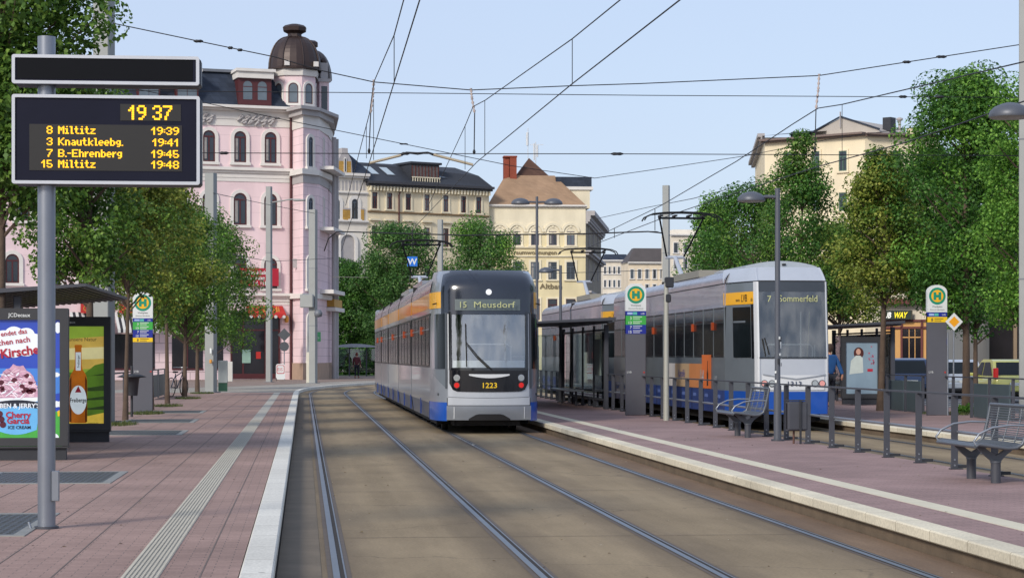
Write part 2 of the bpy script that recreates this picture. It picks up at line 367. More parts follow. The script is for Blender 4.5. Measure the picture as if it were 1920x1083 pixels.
def sheet(name, poly, z, m):
    b = MB(); b.plate(poly, [], (0, 0, z), X3, Y3, 0, m); return struct(b.build(name))
def ribbon(b, pa, pb, z, m, zb=None):
    n = len(pa); b.add([(x, y, z) for x, y in pa] + [(x, y, z if zb is None else zb) for x, y in pb], [(i, n + i, n + i + 1, i + 1) for i in range(n - 1)], m)
sheet('ground', rect(-2500, 2500, -300, 4000), -.03, GRND)
# track beds
b = MB(); ribbon(b, path(-.2), path(5.08), 0, BED); struct(b.build('track_bed'))
sheet('track_bed', rect(8.3, 11.75, -14, 150), 0, BED)
# edges of the bed darkened by brake dust and rust
b = MB(); b.plate(rect(4.66, 5.08, -14, YE), [], (0, 0, .004), X3, Y3, 0, BED_EDGE)
b.plate(rect(-.2, .13, -14, YE), [], (0, 0, .004), X3, Y3, 0, mat('left_bed_dust', '#6b6052', .9, 0, .25, 1.5)); struct(b.build('bed_edge'))  # dull brown strip along the left edge of the bed
# platforms: left, middle, right
b = MB(); b.box(-9.5, -.425, -14, YE, -.02, .2, PAVE); struct(b.build('left_platform'))
b = MB(); b.box(5.34, 8.3, -14, 97, -.02, .2, PAVE_R); struct(b.build('middle_platform'))
b = MB(); b.box(12.02, 18.0, -14, 118, -.02, .2, PAVE_R); struct(b.build('right_platform'))
# kerbs: pale overhanging stones above a set-back dirty wall
def kerb(x0, x1, y0, y1, face, m):
    b = MB(); lo = .105
    b.bbox(x0, x1, y0, y1, lo, .206, m, .012)
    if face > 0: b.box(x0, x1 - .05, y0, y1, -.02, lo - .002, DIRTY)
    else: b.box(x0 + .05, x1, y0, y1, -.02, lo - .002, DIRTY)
    return struct(b.build('kerb'))
kerb(-.42, -.20, -14, YE, 1, KERB); kerb(5.08, 5.335, -14, 97, -1, KERB2); kerb(11.75, 12.015, -14, 118, -1, KERB2)
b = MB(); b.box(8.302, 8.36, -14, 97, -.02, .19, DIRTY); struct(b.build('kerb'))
# tactile strip: real ribs
b = MB(); b.box(-1.17, -.93, -14, YE - .3, .15, .2035, RIB)
y = 8.0
while y < 48:
    b.add([(-1.165, y, .204), (-.935, y, .204), (-.935, y + .03, .217), (-1.165, y + .03, .217), (-.935, y + .05, .204), (-1.165, y + .05, .204)], [(0, 1, 2, 3), (3, 2, 4, 5)], RIB)
    y += .085
for i in range(1, 8): x = -1.17 + .24 * i / 8; b.box(x - .003, x + .003, 6, 47.9, .2, .2182, mat('tactile_groove', '#8a867c', .9, 0, .2, 8))
struct(b.build('tactile_strip'))
b = MB(); b.box(5.83, 6.07, -14, 96.5, .15, .204, STRIPC)
struct(b.build('tactile_strip'))
# joints in the left paving
JO = mat('open_joint', '#6c605a', .95, 0, .2, 4)
b = MB()
for x in (-.67, -1.62, -2.08, -2.55, -3.05, -3.9, -4.9): b.box(x - .005, x + .005, 0, YE, .19, .2025, JO)
struct(b.build('paving_joint'))
# rails
def rail(X0, label, curve=True):
    b = MB(); pl = (lambda o: path(X0 + o)) if curve else (lambda o: [(X0 + o, -14), (X0 + o, 150)])
    ribbon(b, pl(-.07), pl(-.03), .003, RAILSEAL); ribbon(b, pl(.07), pl(.105), .003, RAILSEAL)
    ribbon(b, pl(-.03), pl(.02), .009, RAILM); ribbon(b, pl(.055), pl(.068), .006, RAILM); ribbon(b, pl(.02), pl(.055), .0045, GROOVE)
    tag(b.build('tram_rail'), label, 'rail', 'grooved tram rails')
rail(.245, 'steel rail closest to the white left platform kerb'); rail(1.75, 'steel rail on the right of the empty left track')
rail(3.07, 'steel rail running under the left wheels of the front tram'); rail(4.575, 'steel rail running beside the cream kerb of the middle platform')
rail(9.74, 'steel rail just behind the long railing', False); rail(11.24, 'steel rail beside the kerb of the far right platform', False)
# pavement beyond the left platform with its curved kerb
ka = path(-.22)[1:]; kb = path(-.42)[1:]
ka = [(-.22, YE)] + ka; kb = [(-.42, YE)] + kb
b = MB(); ribbon(b, ka, kb, .12, KERB); ribbon(b, ka, ka, .12, KERB, -.01); struct(b.build('curved_kerb'))
back = [(-70, YE), (-70, 210), (60, 210)]
b = MB(); b.plate(kb + [(45, 160), (45, 210), (-70, 210), (-70, YE)], [], (0, 0, .115), X3, Y3, 0, SETT); struct(b.build('pavement'))
b = MB(); b.plate([(-70, 93), (-9, 96), (-3.6, 108)] + [(RC - (RC + 3.2) * cos(a), YC + (RC + 3.2) * sin(a)) for a in np.linspace(.19, .6, 10)] + [(45, 210), (-70, 210)], [], (0, 0, .121), X3, Y3, 0, paving('pavement_pinkish', '#8d7c72', .3, .3, '#6a5d55', .01)); struct(b.build('pavement'))
# road right of the platforms
sheet('road', rect(5.3, 11.7, 97.1, 200), -.012, GRND); sheet('road', rect(18.04, 60, -14, 140), .002, ROAD)
b = MB(); wl = mat('road_paint', '#c9c9c6', .7, 0, .1, 5)
for y in (58, 61.2, 64.4, 67.6, 70.8, 74): b.box(20.4, 24.6, y, y + .12, 0, .008, wl)
b.box(19.5, 19.65, 40, 110, 0, .008, wl); struct(b.build('road_marking'))
# transverse joints sealed across the bed
b = MB(); sj = mat('bed_joint', '#5b5044', .9, 0, .2, 3); rj = random.Random(4)
for y in (12.8, 19.1, 25.6, 31.9, 38.0, 44.5, 51): 
    for x0, x1 in ((-.2, .17), (.36, 1.68), (1.86, 3.0), (3.18, 4.5), (4.69, 5.08)): b.add([(x0, y, .0045), (x1, y, .0045), (x1, y + .016, .0045), (x0, y + .016, .0045)], [(0, 1, 2, 3)], sj)
struct(b.build('bed_joint'))
# litter: leaves, gum and scraps on the ground
rl = random.Random(12)
for nm, n, cols2, rng_, z in (('fallen_leaves', 170, ('#7a6b3a', '#8f8a70', '#5b4a30'), (-5, -.5), .204), ('fallen_leaves', 120, ('#7a6b3a', '#a79f8c', '#5b4a30'), (-.1, 5.0), .010), ('fallen_leaves', 130, ('#7a6b3a', '#a79f8c', '#5b4a30'), (5.4, 8.1), .2045)):
    b = MB(); ms = [mat('scrap' + c, c, .8, 0, 0) for c in cols2]
    for i in range(n):
        x, y = rl.uniform(*rng_), 11 + 40 * rl.random() ** 1.6; s_ = rl.uniform(.008, .022); a = rl.random() * 6.28
        b.add([(x + s_ * cos(a), y + s_ * sin(a), z), (x + s_ * .6 * cos(a + 1.6), y + s_ * .6 * sin(a + 1.6), z + .006), (x - s_ * cos(a), y - s_ * sin(a), z), (x + s_ * .6 * cos(a - 1.6), y + s_ * .6 * sin(a - 1.6), z + .004)], [(0, 1, 2, 3)], ms[i % 3])
    stuff(b.build(nm))
# tree pit grates
GRM = mat('grate_iron', '#5b5f63', .5, .5, .15, 6); GRF = mat('grate_frame', '#90908c', .6, .3, .1, 5); PIT = mat('pit_soil', '#2d2a26', .95, 0, .3, 9)
def grate(X, Y, label):
    t = thing('tree_grate', label, 'tree grate', (X, Y, .2), 0, 'tree pit grates in the left platform')
    b = MB(); b.box(-.78, .78, -1.2, 1.2, -.1, .003, PIT); h = 1.2
    b.build('pit', t)
    b = MB()
    for x0, x1, y0, y1 in ((-.8, .8, -1.24, -1.14), (-.8, .8, 1.14, 1.24), (-.8, -.7, -1.14, 1.14), (.7, .8, -1.14, 1.14)): b.box(x0, x1, y0, y1, -.01, .008, GRF)
    b.build('frame', t)
    b = MB(); n = 22
    for i in range(n): x = -.68 + 1.36 * i / (n - 1); b.box(x - .014, x + .014, -1.13, 1.13, -.01, .0055, GRM)
    for i in range(16): y = -1.08 + 2.16 * i / 15; b.box(-.69, .69, y - .03, y + .03, -.01, .0062, GRM)
    b.build('grating', t)
for (u, v, l) in ((62, 982, 'iron tree grate at the left picture edge left of the display pole foot'), (95, 895, 'iron tree grate crossing behind the foot of the display pole'), (266, 811, 'iron tree grate in front of the beer advert panel'),
                  (300, 789, 'second small iron grate beyond the beer advert panel'), (325, 772, 'third small iron grate beyond the beer advert, among the tree trunks')):
    x, y, z = G(u, v, .2)
    if v == 982: x = -3.0
    grate(max(min(x, -2.85), -3.4), y, l)
# grass tufts round the trunks
GRASS = leafmat('grass_blades', '#39451f', '#4c5a2a', '#6d7340')
def grass(name, spots, n, h, rad, mtl=None):
    rng = random.Random(7); b = MB(); mtl = mtl or GRASS
    for (x, y, z, rx, ry) in spots:
        for i in range(n):
            a = rng.random() * 6.28; r = sqrt(rng.random()); px, py = x + rx * r * cos(a), y + ry * r * sin(a); hh = h * rng.uniform(.4, 1.2)
            d = rng.random() * 6.28; w_ = rng.uniform(.006, .014); l = rng.uniform(.2, .9) * hh; c_, s_ = cos(d), sin(d)
            b.add([(px - s_ * w_, py + c_ * w_, z), (px + s_ * w_, py - c_ * w_, z), (px + c_ * l, py + s_ * l, z + hh)], [(0, 1, 2)], mtl)
    return stuff(b.build(name))
g = grass('grass', [(-3.9, YD(-3.9, d), 0.2, .45, 1.1) for d in (44.5, 53, 61, 72, 82)] + [(15.9, 51.5, .2, .7, 1.2)], 500, .075, 1)
# ================================================================== TRAMS
SILV = mat('tram_silver', '#8f949b', .28, .35, .06, 2, coat=.4)
SILVL = mat('tram_light_silver', '#b9bec6', .3, .3, .05, 2, coat=.4)
GREYP = mat('tram_grey', '#6d757c', .32, .15, .06, 2, coat=.3)
WHITEP = mat('tram_white', '#c8cbcf', .3, 0, .03, 2, coat=.4)
BLUEP = mat('tram_blue', '#1650ac', .3, .1, .08, 2, coat=.4)
BLUED = mat('tram_dull_blue', '#2c4484', .35, .1, .1, 2, coat=.3)
YELP = mat('tram_yellow', '#e8a907', .35, 0, .05, 2, coat=.3)
ORREF = mat('tram_amber_reflection', '#c98c33', .3, .1, .18, 1.5, coat=.4)  # orange-brown reflection put into the colour of the side band
BLKG = mat('tram_black_gloss', '#14161c', .12, 0, .1, 2, coat=.6)
NAVY = mat('tram_navy_gloss', '#1f2532', .18, 0, .15, 1.5, coat=.6)
RUBB = mat('black_rubber', '#121213', .7, 0, .2, 6)
DARKG = mat('tram_dark_glass', '#14181c', .13, 0, .3, 1.6, spec=.10)
UNDER = mat('underframe', '#17161a', .8, .1, .2, 4)
CHR = mat('bright_metal', '#c8cbd0', .25, .9, .05, 3)
SIDEB = mat('side_black', '#1a1c20', .3, 0, .15, 2, spec=.15)
CABG = mat('cab_side_glass', '#161c1f', .12, 0, .3, 1.5, spec=.25)
WSG = glass('windscreen_glass', (.66, .70, .72), .70, .04, .30)
WSG2 = glass('windscreen_glass_far', (.5, .55, .56), .86, .04, .22)
CREAMI = mat('cab_desk', '#b9beb9', .6, 0, .05, 3)
LEDT = mat('destination_led', '#a3a678', .5, 0, 0, emit=.15)
LEDB = mat('destination_box', '#566164', .3, 0, .12, 5)
DIGY = mat('number_yellow', '#e6bd1c', .5, 0, 0)
REDL = mat('tail_lamp_red', '#c01914', .2, 0, 0, coat=.6, emit=.25)
LENS = mat('lamp_lens', '#aab0b2', .15, .4, 0, coat=.6)
ORL = mat('orange_reflector', '#a3441e', .4, 0, 0)
def catmull(P_, k):
    n = len(P_) - 1; i = min(int(k), n - 1); t = k - i
    p = [P_[max(i - 1, 0)] if i > 0 else (-P_[1][0], P_[1][1]), P_[i], P_[i + 1], P_[min(i + 2, n)]]
    return tuple(.5 * (2 * p[1][j] + (p[2][j] - p[0][j]) * t + (2 * p[0][j] - 5 * p[1][j] + 4 * p[2][j] - p[3][j]) * t * t + (3 * p[1][j] - p[0][j] - 3 * p[2][j] + p[3][j]) * t ** 3) for j in (0, 1))
class Nose:
    def __init__(s, plan, lean): s.plan = plan; s.lean = lean
    def k(s, x):                                    # spline parameter for |x|
        a, b = 0, len(s.plan) - 1
        for _ in range(30):
            m = (a + b) / 2
            if catmull(s.plan, m)[0] < x: a = m
            else: b = m
        return (a + b) / 2
    def p(s, k, z):                                 # signed parameter
        x, y = catmull(s.plan, min(abs(k), len(s.plan) - 1.0001)); sg = 1 if k >= 0 else -1
        dy, sx = s.lean(z, x); return Vector((sg * x * sx, y + dy, z))
    def q(s, k, z, off=0):
        a = s.p(k, z)
        if off:
            t = s.p(k + .02, z) - s.p(k - .02, z); u = s.p(k, z + .01) - s.p(k, z - .01); n = t.cross(u).normalized()
            a = a + n * off
        return a
    def patch(s, b, x0, x1, z0, z1, m, off=0, ns=None, nz=8, k=False, zt=None, zb=None):
        kk = (lambda x: x) if k else (lambda x: math.copysign(s.k(abs(x)), x))
        k0, k1 = kk(x0), kk(x1); ns = ns or max(3, int(abs(k1 - k0) * 5))
        def fn(a, t):
            f = (a - k0) / (k1 - k0); lo = z0 + (zb(f) if zb else 0); hi = z1 + (zt(f) if zt else 0)
            return s.q(a, lo + (hi - lo) * t, off)
        b.grid(fn, k0, k1, 0, 1, ns, nz, m)
    def disc(s, b, x, z, r, m, off=.012, n=20, ring=None, th=.012):
        c = s.q(math.copysign(s.k(abs(x)), x), z, 0); k_ = math.copysign(s.k(abs(x)), x)
        t = (s.p(k_ + .02, z) - s.p(k_ - .02, z)).normalized(); u = (s.p(k_, z + .01) - s.p(k_, z - .01)).normalized(); nn = t.cross(u).normalized()
        if ring: b.plate(circ(0, 0, r * 1.28, n), [], c + nn * (off + .004), t, u, th + off, ring)
        b.plate(circ(0, 0, r, n), [], c + nn * (off + .01), t, u, th + off, m)
    def label(s, b, string, size, x, z, m, off=.02, align='LEFT', bold=0, sx=1):
        k_ = math.copysign(s.k(abs(x)), x) if abs(x) > 1e-4 else 0
        c = s.q(k_, z, off); t = Vector((1, 0, 0)); u = (s.p(0, z + .01) - s.p(0, z - .01)).normalized()
        b.text(string, size, c, t, u, m, align, bold=bold, sx=sx)

def side_wall(b, x, y0, y1, z0, z1, m, th=.03):     # a strip of body side, outer face at x
    s = 1 if x > 0 else -1; b.box(min(x, x - s * th), max(x, x - s * th), y0, y1, z0, z1, m)
def roof_shell(b, y0, y1, zc, zt, w, m, ww=None):      # curved cove between side top and flat roof
    def fn(k, t):
        a = k * pi / 2; return (w - .34 * (1 - cos(a)), y0 + (y1 - y0) * t, zc + (zt - zc) * sin(a))
    b.grid(fn, 0, 1, 0, 1, 8, 1, m)
    b.grid(lambda k, t: (-fn(k, t)[0], fn(k, t)[1], fn(k, t)[2]), 1, 0, 0, 1, 8, 1, m)
    b.add([(-(w - .34), y0, zt), ((w - .34), y0, zt), ((w - .34), y1, zt), (-(w - .34), y1, zt)], [(0, 1, 2, 3)], m)
def pantograph(t, y, zr, zh, w=.98):
    b = MB(); bl = mat('pantograph_black', '#17181b', .5, .4, .1, 8); st = SILVL
    b.box(-.5, .5, y - .6, y + .9, zr, zr + .06, st); 
    for sx in (-.4, .4): b.cyl(sx, y - .5, zr, zr + .14, .04, RUBB); b.cyl(sx, y + .8, zr, zr + .14, .04, RUBB)
    zk = zr + (zh - zr) * .42; yk = y + 1.15
    b.tube([(0, y - .3, zr + .12), (0, yk, zk)], [.075, .06], st)
    b.tube([(-.28, yk, zk), (.28, yk, zk)], .045, st)
    for s in (-1, 1): b.tube([(s * .24, yk, zk), (s * .62, y + .1, zh - .14)], .026, bl)
    b.tube([(-.66, y + .1, zh - .14), (.66, y + .1, zh - .14)], .03, bl)
    for dy in (-.16, .3):
        pts = [(-w - .14, y + dy, zh - .22), (-w - .08, y + dy, zh - .12), (-w + .1, y + dy, zh - .04), (-.5, y + dy, zh), (0, y + dy, zh + .015), (.5, y + dy, zh), (w - .1, y + dy, zh - .04), (w + .08, y + dy, zh - .12), (w + .14, y + dy, zh - .22)]
        b.tube(pts, .022, bl, 6)
    for s in (-.6, -.2, .2, .6): b.box(s - .04, s + .04, y - .16, y + .3, zh - .1, zh - .06, bl)
    b.build('pantograph', t)
def wheels(t, ys, hw=.76):
    for y in ys:
        b = MB(); b.box(-.95, .95, y - .95, y + .95, .2, .5, UNDER)
        for dy in (-.85, .85):
            for s in (-1, 1): b.M = Matrix.Translation((s * hw, y + dy, .3)) @ Matrix.Rotation(pi / 2, 4, 'Y'); b.lathe([(.0, -.06), (.29, -.06), (.3, .06), (.0, .06)], UNDER, 20)
            b.M = None
        b.build('bogie', t)

# ---------------- articulated tram on the near track
T1D = F / 89.6
T1 = thing('tram', 'long articulated grey and navy tram number 1223 for Meusdorf on the near track', 'tram', (3.86, YD(3.86, T1D), 0))
def lean1(z, x):
    dy = 0
    if z < .5: dy += .10 * (.5 - z)
    if z > 1.36: dy += .10 * (z - 1.36)
    sx = 1
    if z > 2.95: r = (z - 2.95) / .5; dy += .42 * r * r * r; sx = 1 - .10 * r * r
    return dy, sx
N1 = Nose([(0, 0), (.42, .035), (.80, .14), (.97, .34), (1.08, .75), (1.15, 1.5)], lean1)
xe = 5.0
b = MB()
N1.patch(b, -.86, .86, .62, 1.36, SILVL, 0)
for s in (-1, 1):
    kx = lambda a: s * N1.k(a)
    N1.patch(b, kx(.855), s * xe, .66, 1.36, SILV, 0, k=True)
    N1.patch(b, kx(.855), s * xe, 1.36, 2.5, SILV, 0, k=True)
    N1.patch(b, kx(.855), s * xe, 2.5, 3.45, SILV, -.004, k=True, nz=14)
    N1.patch(b, kx(.82), kx(.855), 1.36, 2.52, WHITEP, .004, k=True, ns=2)
N1.patch(b, -.86, .86, 2.5, 3.45, NAVY, 0, nz=14)
b.build('nose', T1)
# roofline closing cap
b = MB()
b.grid(lambda k, t: N1.p(k, 3.45) * (1 - t) + Vector((max(-.8, min(.8, N1.p(k, 3.45).x)), 1.6, 3.46)) * t, -5, 5, 0, 1, 24, 2, SILV); b.build('roof_cap', T1)
b = MB()
N1.patch(b, -.975, .975, 2.52, 3.40, NAVY, .012, nz=16, zt=lambda f: -.05 * (2 * f - 1) ** 4); b.build('front_hood', T1)
b = MB()
N1.patch(b, -.80, .80, 1.375, 2.53, WSG, .006, ns=16, nz=12); b.build('windscreen', T1)
b = MB()
for s in (-1, 1): N1.patch(b, s * .775, s * .83, 1.34, 2.56, BLKG, .02, ns=2, nz=12)
N1.patch(b, -.79, .79, 1.33, 1.385, BLKG, .022, ns=14, nz=1); N1.patch(b, -.83, .83, 2.50, 2.58, NAVY, .02, ns=14, nz=2)
b.build('windscreen_frame', T1)
b = MB()
for s in (-1, 1):
    o = MB(); N1.patch(o, s * N1.k(.90), s * N1.k(1.085), 1.36, 2.52, CABG, .014, k=True, ns=8); o.build('cab_window', T1)
    o = MB(); N1.patch(o, s * N1.k(.865), s * N1.k(.90), .95, 2.54, mat('cab_pillar', '#4c5157', .4, .1, .05), .016, k=True, ns=3); o.build('cab_pillar', T1)
    o = MB(); N1.patch(o, s * N1.k(.975), s * xe, 2.64, 2.985, YELP, .01, k=True, ns=10); o.build('yellow_band', T1)
    o = MB(); N1.patch(o, s * N1.k(.86), s * xe, .27, .66, BLUEP, .01, k=True, ns=12); o.build('corner_skirt', T1)
    o = MB(); N1.patch(o, s * N1.k(.88), s * N1.k(1.12), .95, 1.35, GREYP, .008, k=True, ns=10, zb=lambda f: .3 * f); o.build('corner_panel', T1)
# destination display
b = MB(); N1.patch(b, -.70, .66, 2.585, 2.82, LEDB, .03, ns=14, nz=2); db = b.build('destination_display', T1)
b = MB(); N1.label(b, '15', .185, -.62, 2.635, LEDT, .09, bold=.004); b.build('lettering', db); b = MB(); N1.label(b, 'Meusdorf', .185, -.32, 2.635, LEDT, .095, sx=1.22)
b.build('lettering', db)
b = MB(); N1.disc(b, 0, 2.97, .062, mat('white_lamp', '#d8dbe0', .3, 0, 0, emit=.3), .02); b.build('marker_lamp', T1)
# black lamp panel
b = MB(); N1.patch(b, -.82, .82, .90, 1.36, BLKG, .02, ns=18, nz=6, zb=lambda f: .16 * max(0, (abs(2 * f - 1) - .8) / .2) ** 2 - .02 * (1 - (2 * f - 1) ** 2)); b.build('lamp_panel', T1)
for s in (-1, 1):
    b = MB(); N1.disc(b, s * .67, 1.175, .055, LENS, .026, ring=CHR); b.build('headlight', T1)
    b = MB(); N1.disc(b, s * .67, 1.02, .055, REDL, .026, ring=mat('lamp_ring_dark', '#3a2022', .4)); b.build('tail_light', T1)
b = MB(); N1.patch(b, -.42, .42, 1.17, 1.25, WHITEP, .04, ns=14, nz=3, zb=lambda f: .055 * (2 * f - 1) ** 2 + .0, zt=lambda f: -.0 + .005 * (2 * f - 1) ** 2); b.build('trim_crescent', T1)
b = MB(); N1.label(b, '1223', .155, 0, .965, DIGY, .028, 'CENTER', bold=.012, sx=1.1); b.build('fleet_number', T1)
# bumper
b = MB(); bf = lambda f: .10 * (1 - (2 * f - 1) ** 2)
N1.patch(b, -.84, .84, .60, .77, SILVL, .05, ns=18, nz=3, zt=lambda f: -.0 - .02 * (1 - (2 * f - 1) ** 2), zb=lambda f: 0)
N1.patch(b, -.84, .84, .30, .59, mat('bumper_silver', '#9096a0', .3, .6, .08, 2, coat=.3), .085, ns=18, nz=5)
N1.patch(b, -.84, .84, .588, .602, RUBB, .06, ns=18, nz=1)
N1.patch(b, -.84, .84, .762, .778, RUBB, .03, ns=18, nz=1, zt=lambda f: -.02 * (1 - (2 * f - 1) ** 2), zb=lambda f: -.02 * (1 - (2 * f - 1) ** 2))
for s in (-1, 1):
    N1.patch(b, s * .70, s * .715, .33, .57, WHITEP, .095, ns=1, nz=4)
    N1.patch(b, s * .835, s * .85, .27, .76, RUBB, .05, ns=1, nz=4)
b.build('bumper', T1)
b = MB(); N1.patch(b, -.42, .42, .30, .43, UNDER, .1, ns=12, nz=2, zt=lambda f: -.10 * max(0, (abs(2 * f - 1) - .6) / .4)); b.build('coupler_flap', T1)
# wipers
b = MB()
b.tube([N1.q(0.0, 1.37, .05) + Vector((-.02, 0, 0)), N1.q(-N1.k(.28), 1.62, .06), N1.q(-N1.k(.46), 1.86, .05)], .012, RUBB, 6)
b.tube([N1.q(0.0, 1.34, .07) + Vector((.06, 0, 0)), N1.q(-N1.k(.24), 1.62, .08), N1.q(-N1.k(.46), 1.90, .07)], .012, RUBB, 6)
b.tube([N1.q(-N1.k(.47), 1.40, .05), N1.q(-N1.k(.48), 1.9, .05), N1.q(-N1.k(.485), 2.30, .05)], .011, RUBB, 6)
b.build('wiper', T1)
# cab interior
b = MB(); N1.patch(b, -.76, .76, 1.385, 1.54, mat('desk_top', '#e9ebe6', .6, 0, .04, 3), -.02, ns=14, nz=2); b.box(-.74, .74, .45, .9, 1.2, 1.50, CREAMI); b.build('cab_desk', T1)
b = MB()
b.tube([(-.46, .5, 1.5), (-.46, .52, 1.83), (-.40, .52, 1.88), (.42, .52, 1.88), (.5, .52, 1.83), (.5, .5, 1.5)], .016, WHITEP, 8); b.tube([(.40, .7, 1.4), (.40, .7, 2.2)], .014, WHITEP, 6); b.tube([(.5, .52, 1.62), (.8, .6, 1.62)], .014, WHITEP, 6)
b.build('cab_rail', T1)
INT = mat('cab_interior', '#3c4146', .8, 0, .3, 1.2)
b = MB(); b.box(-1.08, 1.08, 1.9, 2.0, .6, 3.2, INT); b.box(-1.05, 1.05, .5, 1.9, .8, .85, INT); b.box(-1.0, -.0, 1.85, 1.9, .9, 2.3, mat('cab_bulkhead_dark', '#25282c', .5, 0, .2, 2)); b.bbox(.1, .6, 1.2, 1.35, 1.3, 2.0, mat('driver_seat', '#2d3340', .8), .04); b.build('cab_bulkhead', T1)
# body modules
seg = [(1.5, 9.4), (9.75, 16.8), (17.15, 24.2), (24.55, 30.4), (30.75, 37.6)]
for si, (ya, yb) in enumerate(seg):
    b = MB()
    for s in (-1, 1):
        x = s * 1.15
        side_wall(b, x, ya, yb, .62, 1.38, SILV); side_wall(b, x, ya, yb, 2.55, 2.66, SILV)
        side_wall(b, x - s * .004, ya, yb, 1.38, 2.55, SIDEB)
        side_wall(b, x, ya, yb, 2.985, 3.0, GREYP)
    roof_shell(b, ya, yb, 3.0, 3.43, 1.15, mat('tram_cove', '#8a8690', .22, .55, .35, 2.0, coat=.3)); b.box(-1.1, 1.1, ya, yb, .5, .62, UNDER); b.box(-1.1, 1.1, yb - .02, yb, .5, 3.0, RUBB)  # mottled tone in the cove colour imitates reflections
    body = b.build('body_module', T1)
    for s in (-1, 1):
        b = MB(); side_wall(b, s * 1.153, ya, yb, 2.66, 2.985, ORREF if si else ORREF); b.build('amber_reflection_band', body)  # reflected orange-brown painted along the band
        b = MB(); b.add([(s * 1.15, ya, .66), (s * 1.15, yb, .66), (s * 1.10, yb, .27), (s * 1.10, ya, .27)], [(0, 1, 2, 3)], mat('skirt_grey_blue', '#4e5568', .4, .15, .15, 2, coat=.2))
        for y in (ya + .12, ya + 3.7): b.box(min(s * 1.13, s * 1.165), max(s * 1.13, s * 1.165), y - .02, y + .02, .30, .66, BLUED)
        b.build('skirt', body)
        # windows and doors
        L = yb - ya; y = ya + .35
        pat = ['w', 'd', 'w', 'w', 'd'] if L > 7.5 else (['w', 'd', 'w', 'w'] if L > 6.5 else ['w', 'w', 'd'])
        wd = (L - .5) / len(pat)
        for kk, ch in enumerate(pat):
            y0_, y1_ = y + kk * wd, y + kk * wd + wd - .22
            if ch == 'w' or s < 0:
                b = MB(); b.bbox(min(s * 1.12, s * 1.158), max(s * 1.12, s * 1.158), y0_, y1_, 1.42, 2.5, DARKG, .01)
                side_wall(b, s * 1.163, y0_, y1_, 2.2, 2.225, GREYP, .01); b.build('window', body)
                if ch == 'd': b = MB(); side_wall(b, s * 1.20, y1_ + .05, y1_ + .12, 2.12, 2.3, ORL, .06); b.build('side_lamp', body)
            else:
                b = MB(); ym = (y0_ + y1_) / 2
                for (p0, p1) in ((y0_ + .04, ym - .02), (ym + .02, y1_ - .04)):
                    b.M = Matrix.Identity(4)
                    out = rect(0, p1 - p0, 0, 2.1); hol = rrect(.09, p1 - p0 - .09, .55, 1.98, .05)
                    if s > 0: b.plate(out, [hol], (s * 1.17, p0, .45), (0, 1, 0), Z3, .04, SILVL)
                    else: b.plate(out, [hol], (s * 1.17, p1, .45), (0, -1, 0), Z3, .04, SILV)
                    side_wall(b, s * 1.155, p0 + .05, p1 - .05, .95, 2.5, DARKG, .01)
                b.build('door', body)
                b = MB(); side_wall(b, s * 1.20, y1_ + .03, y1_ + .12, 2.15, 2.36, ORL, .06); b.build('door_lamp', body)
for ya in (9.4, 16.8, 24.2, 30.4):
    b = MB(); 
    for k in range(5): b.box(-1.10 + (k % 2) * .03, 1.10 - (k % 2) * .03, ya + k * .07, ya + k * .07 + .07, .45, 3.36 - (k % 2) * .03, RUBB)
    b.build('bellows', T1)
b = MB(); b.box(-.85, .85, 2.2, 5.2, 3.43, 3.50, SILV); b.build('roof_box', T1)
for ya, yb in ((11, 15.5), (18, 23)): b = MB(); b.box(-.8, .8, ya, yb, 3.43, 3.6, SILV); b.build('roof_box', T1)
b = MB(); b.cyl(-.25, 1.9, 3.4, 3.52, .03, WHITEP); b.build('roof_aerial', T1)
wheels(T1, (3.6, 7.6, 13.3, 20.6, 27.5, 34))
b = MB(); b.box(-.7, .7, .5, 1.7, .16, .4, UNDER); b.box(-1.0, 1.0, 1.7, 37.4, .16, .5, UNDER); b.build('underframe', T1)
pantograph(T1, 26, 3.45, 5.45, .9)
b = MB(); b.bbox(-1.12, 1.12, 37.55, 38.0, .4, 3.4, SILV, .06); b.build('tail_end', T1)
# mirrors
for s in (-1, 1):
    b = MB(); b.tube([N1.q(s * N1.k(1.05), 2.75, 0), N1.q(s * N1.k(1.05), 2.72, .1)], .015, RUBB, 6); b.build('mirror_arm', T1)

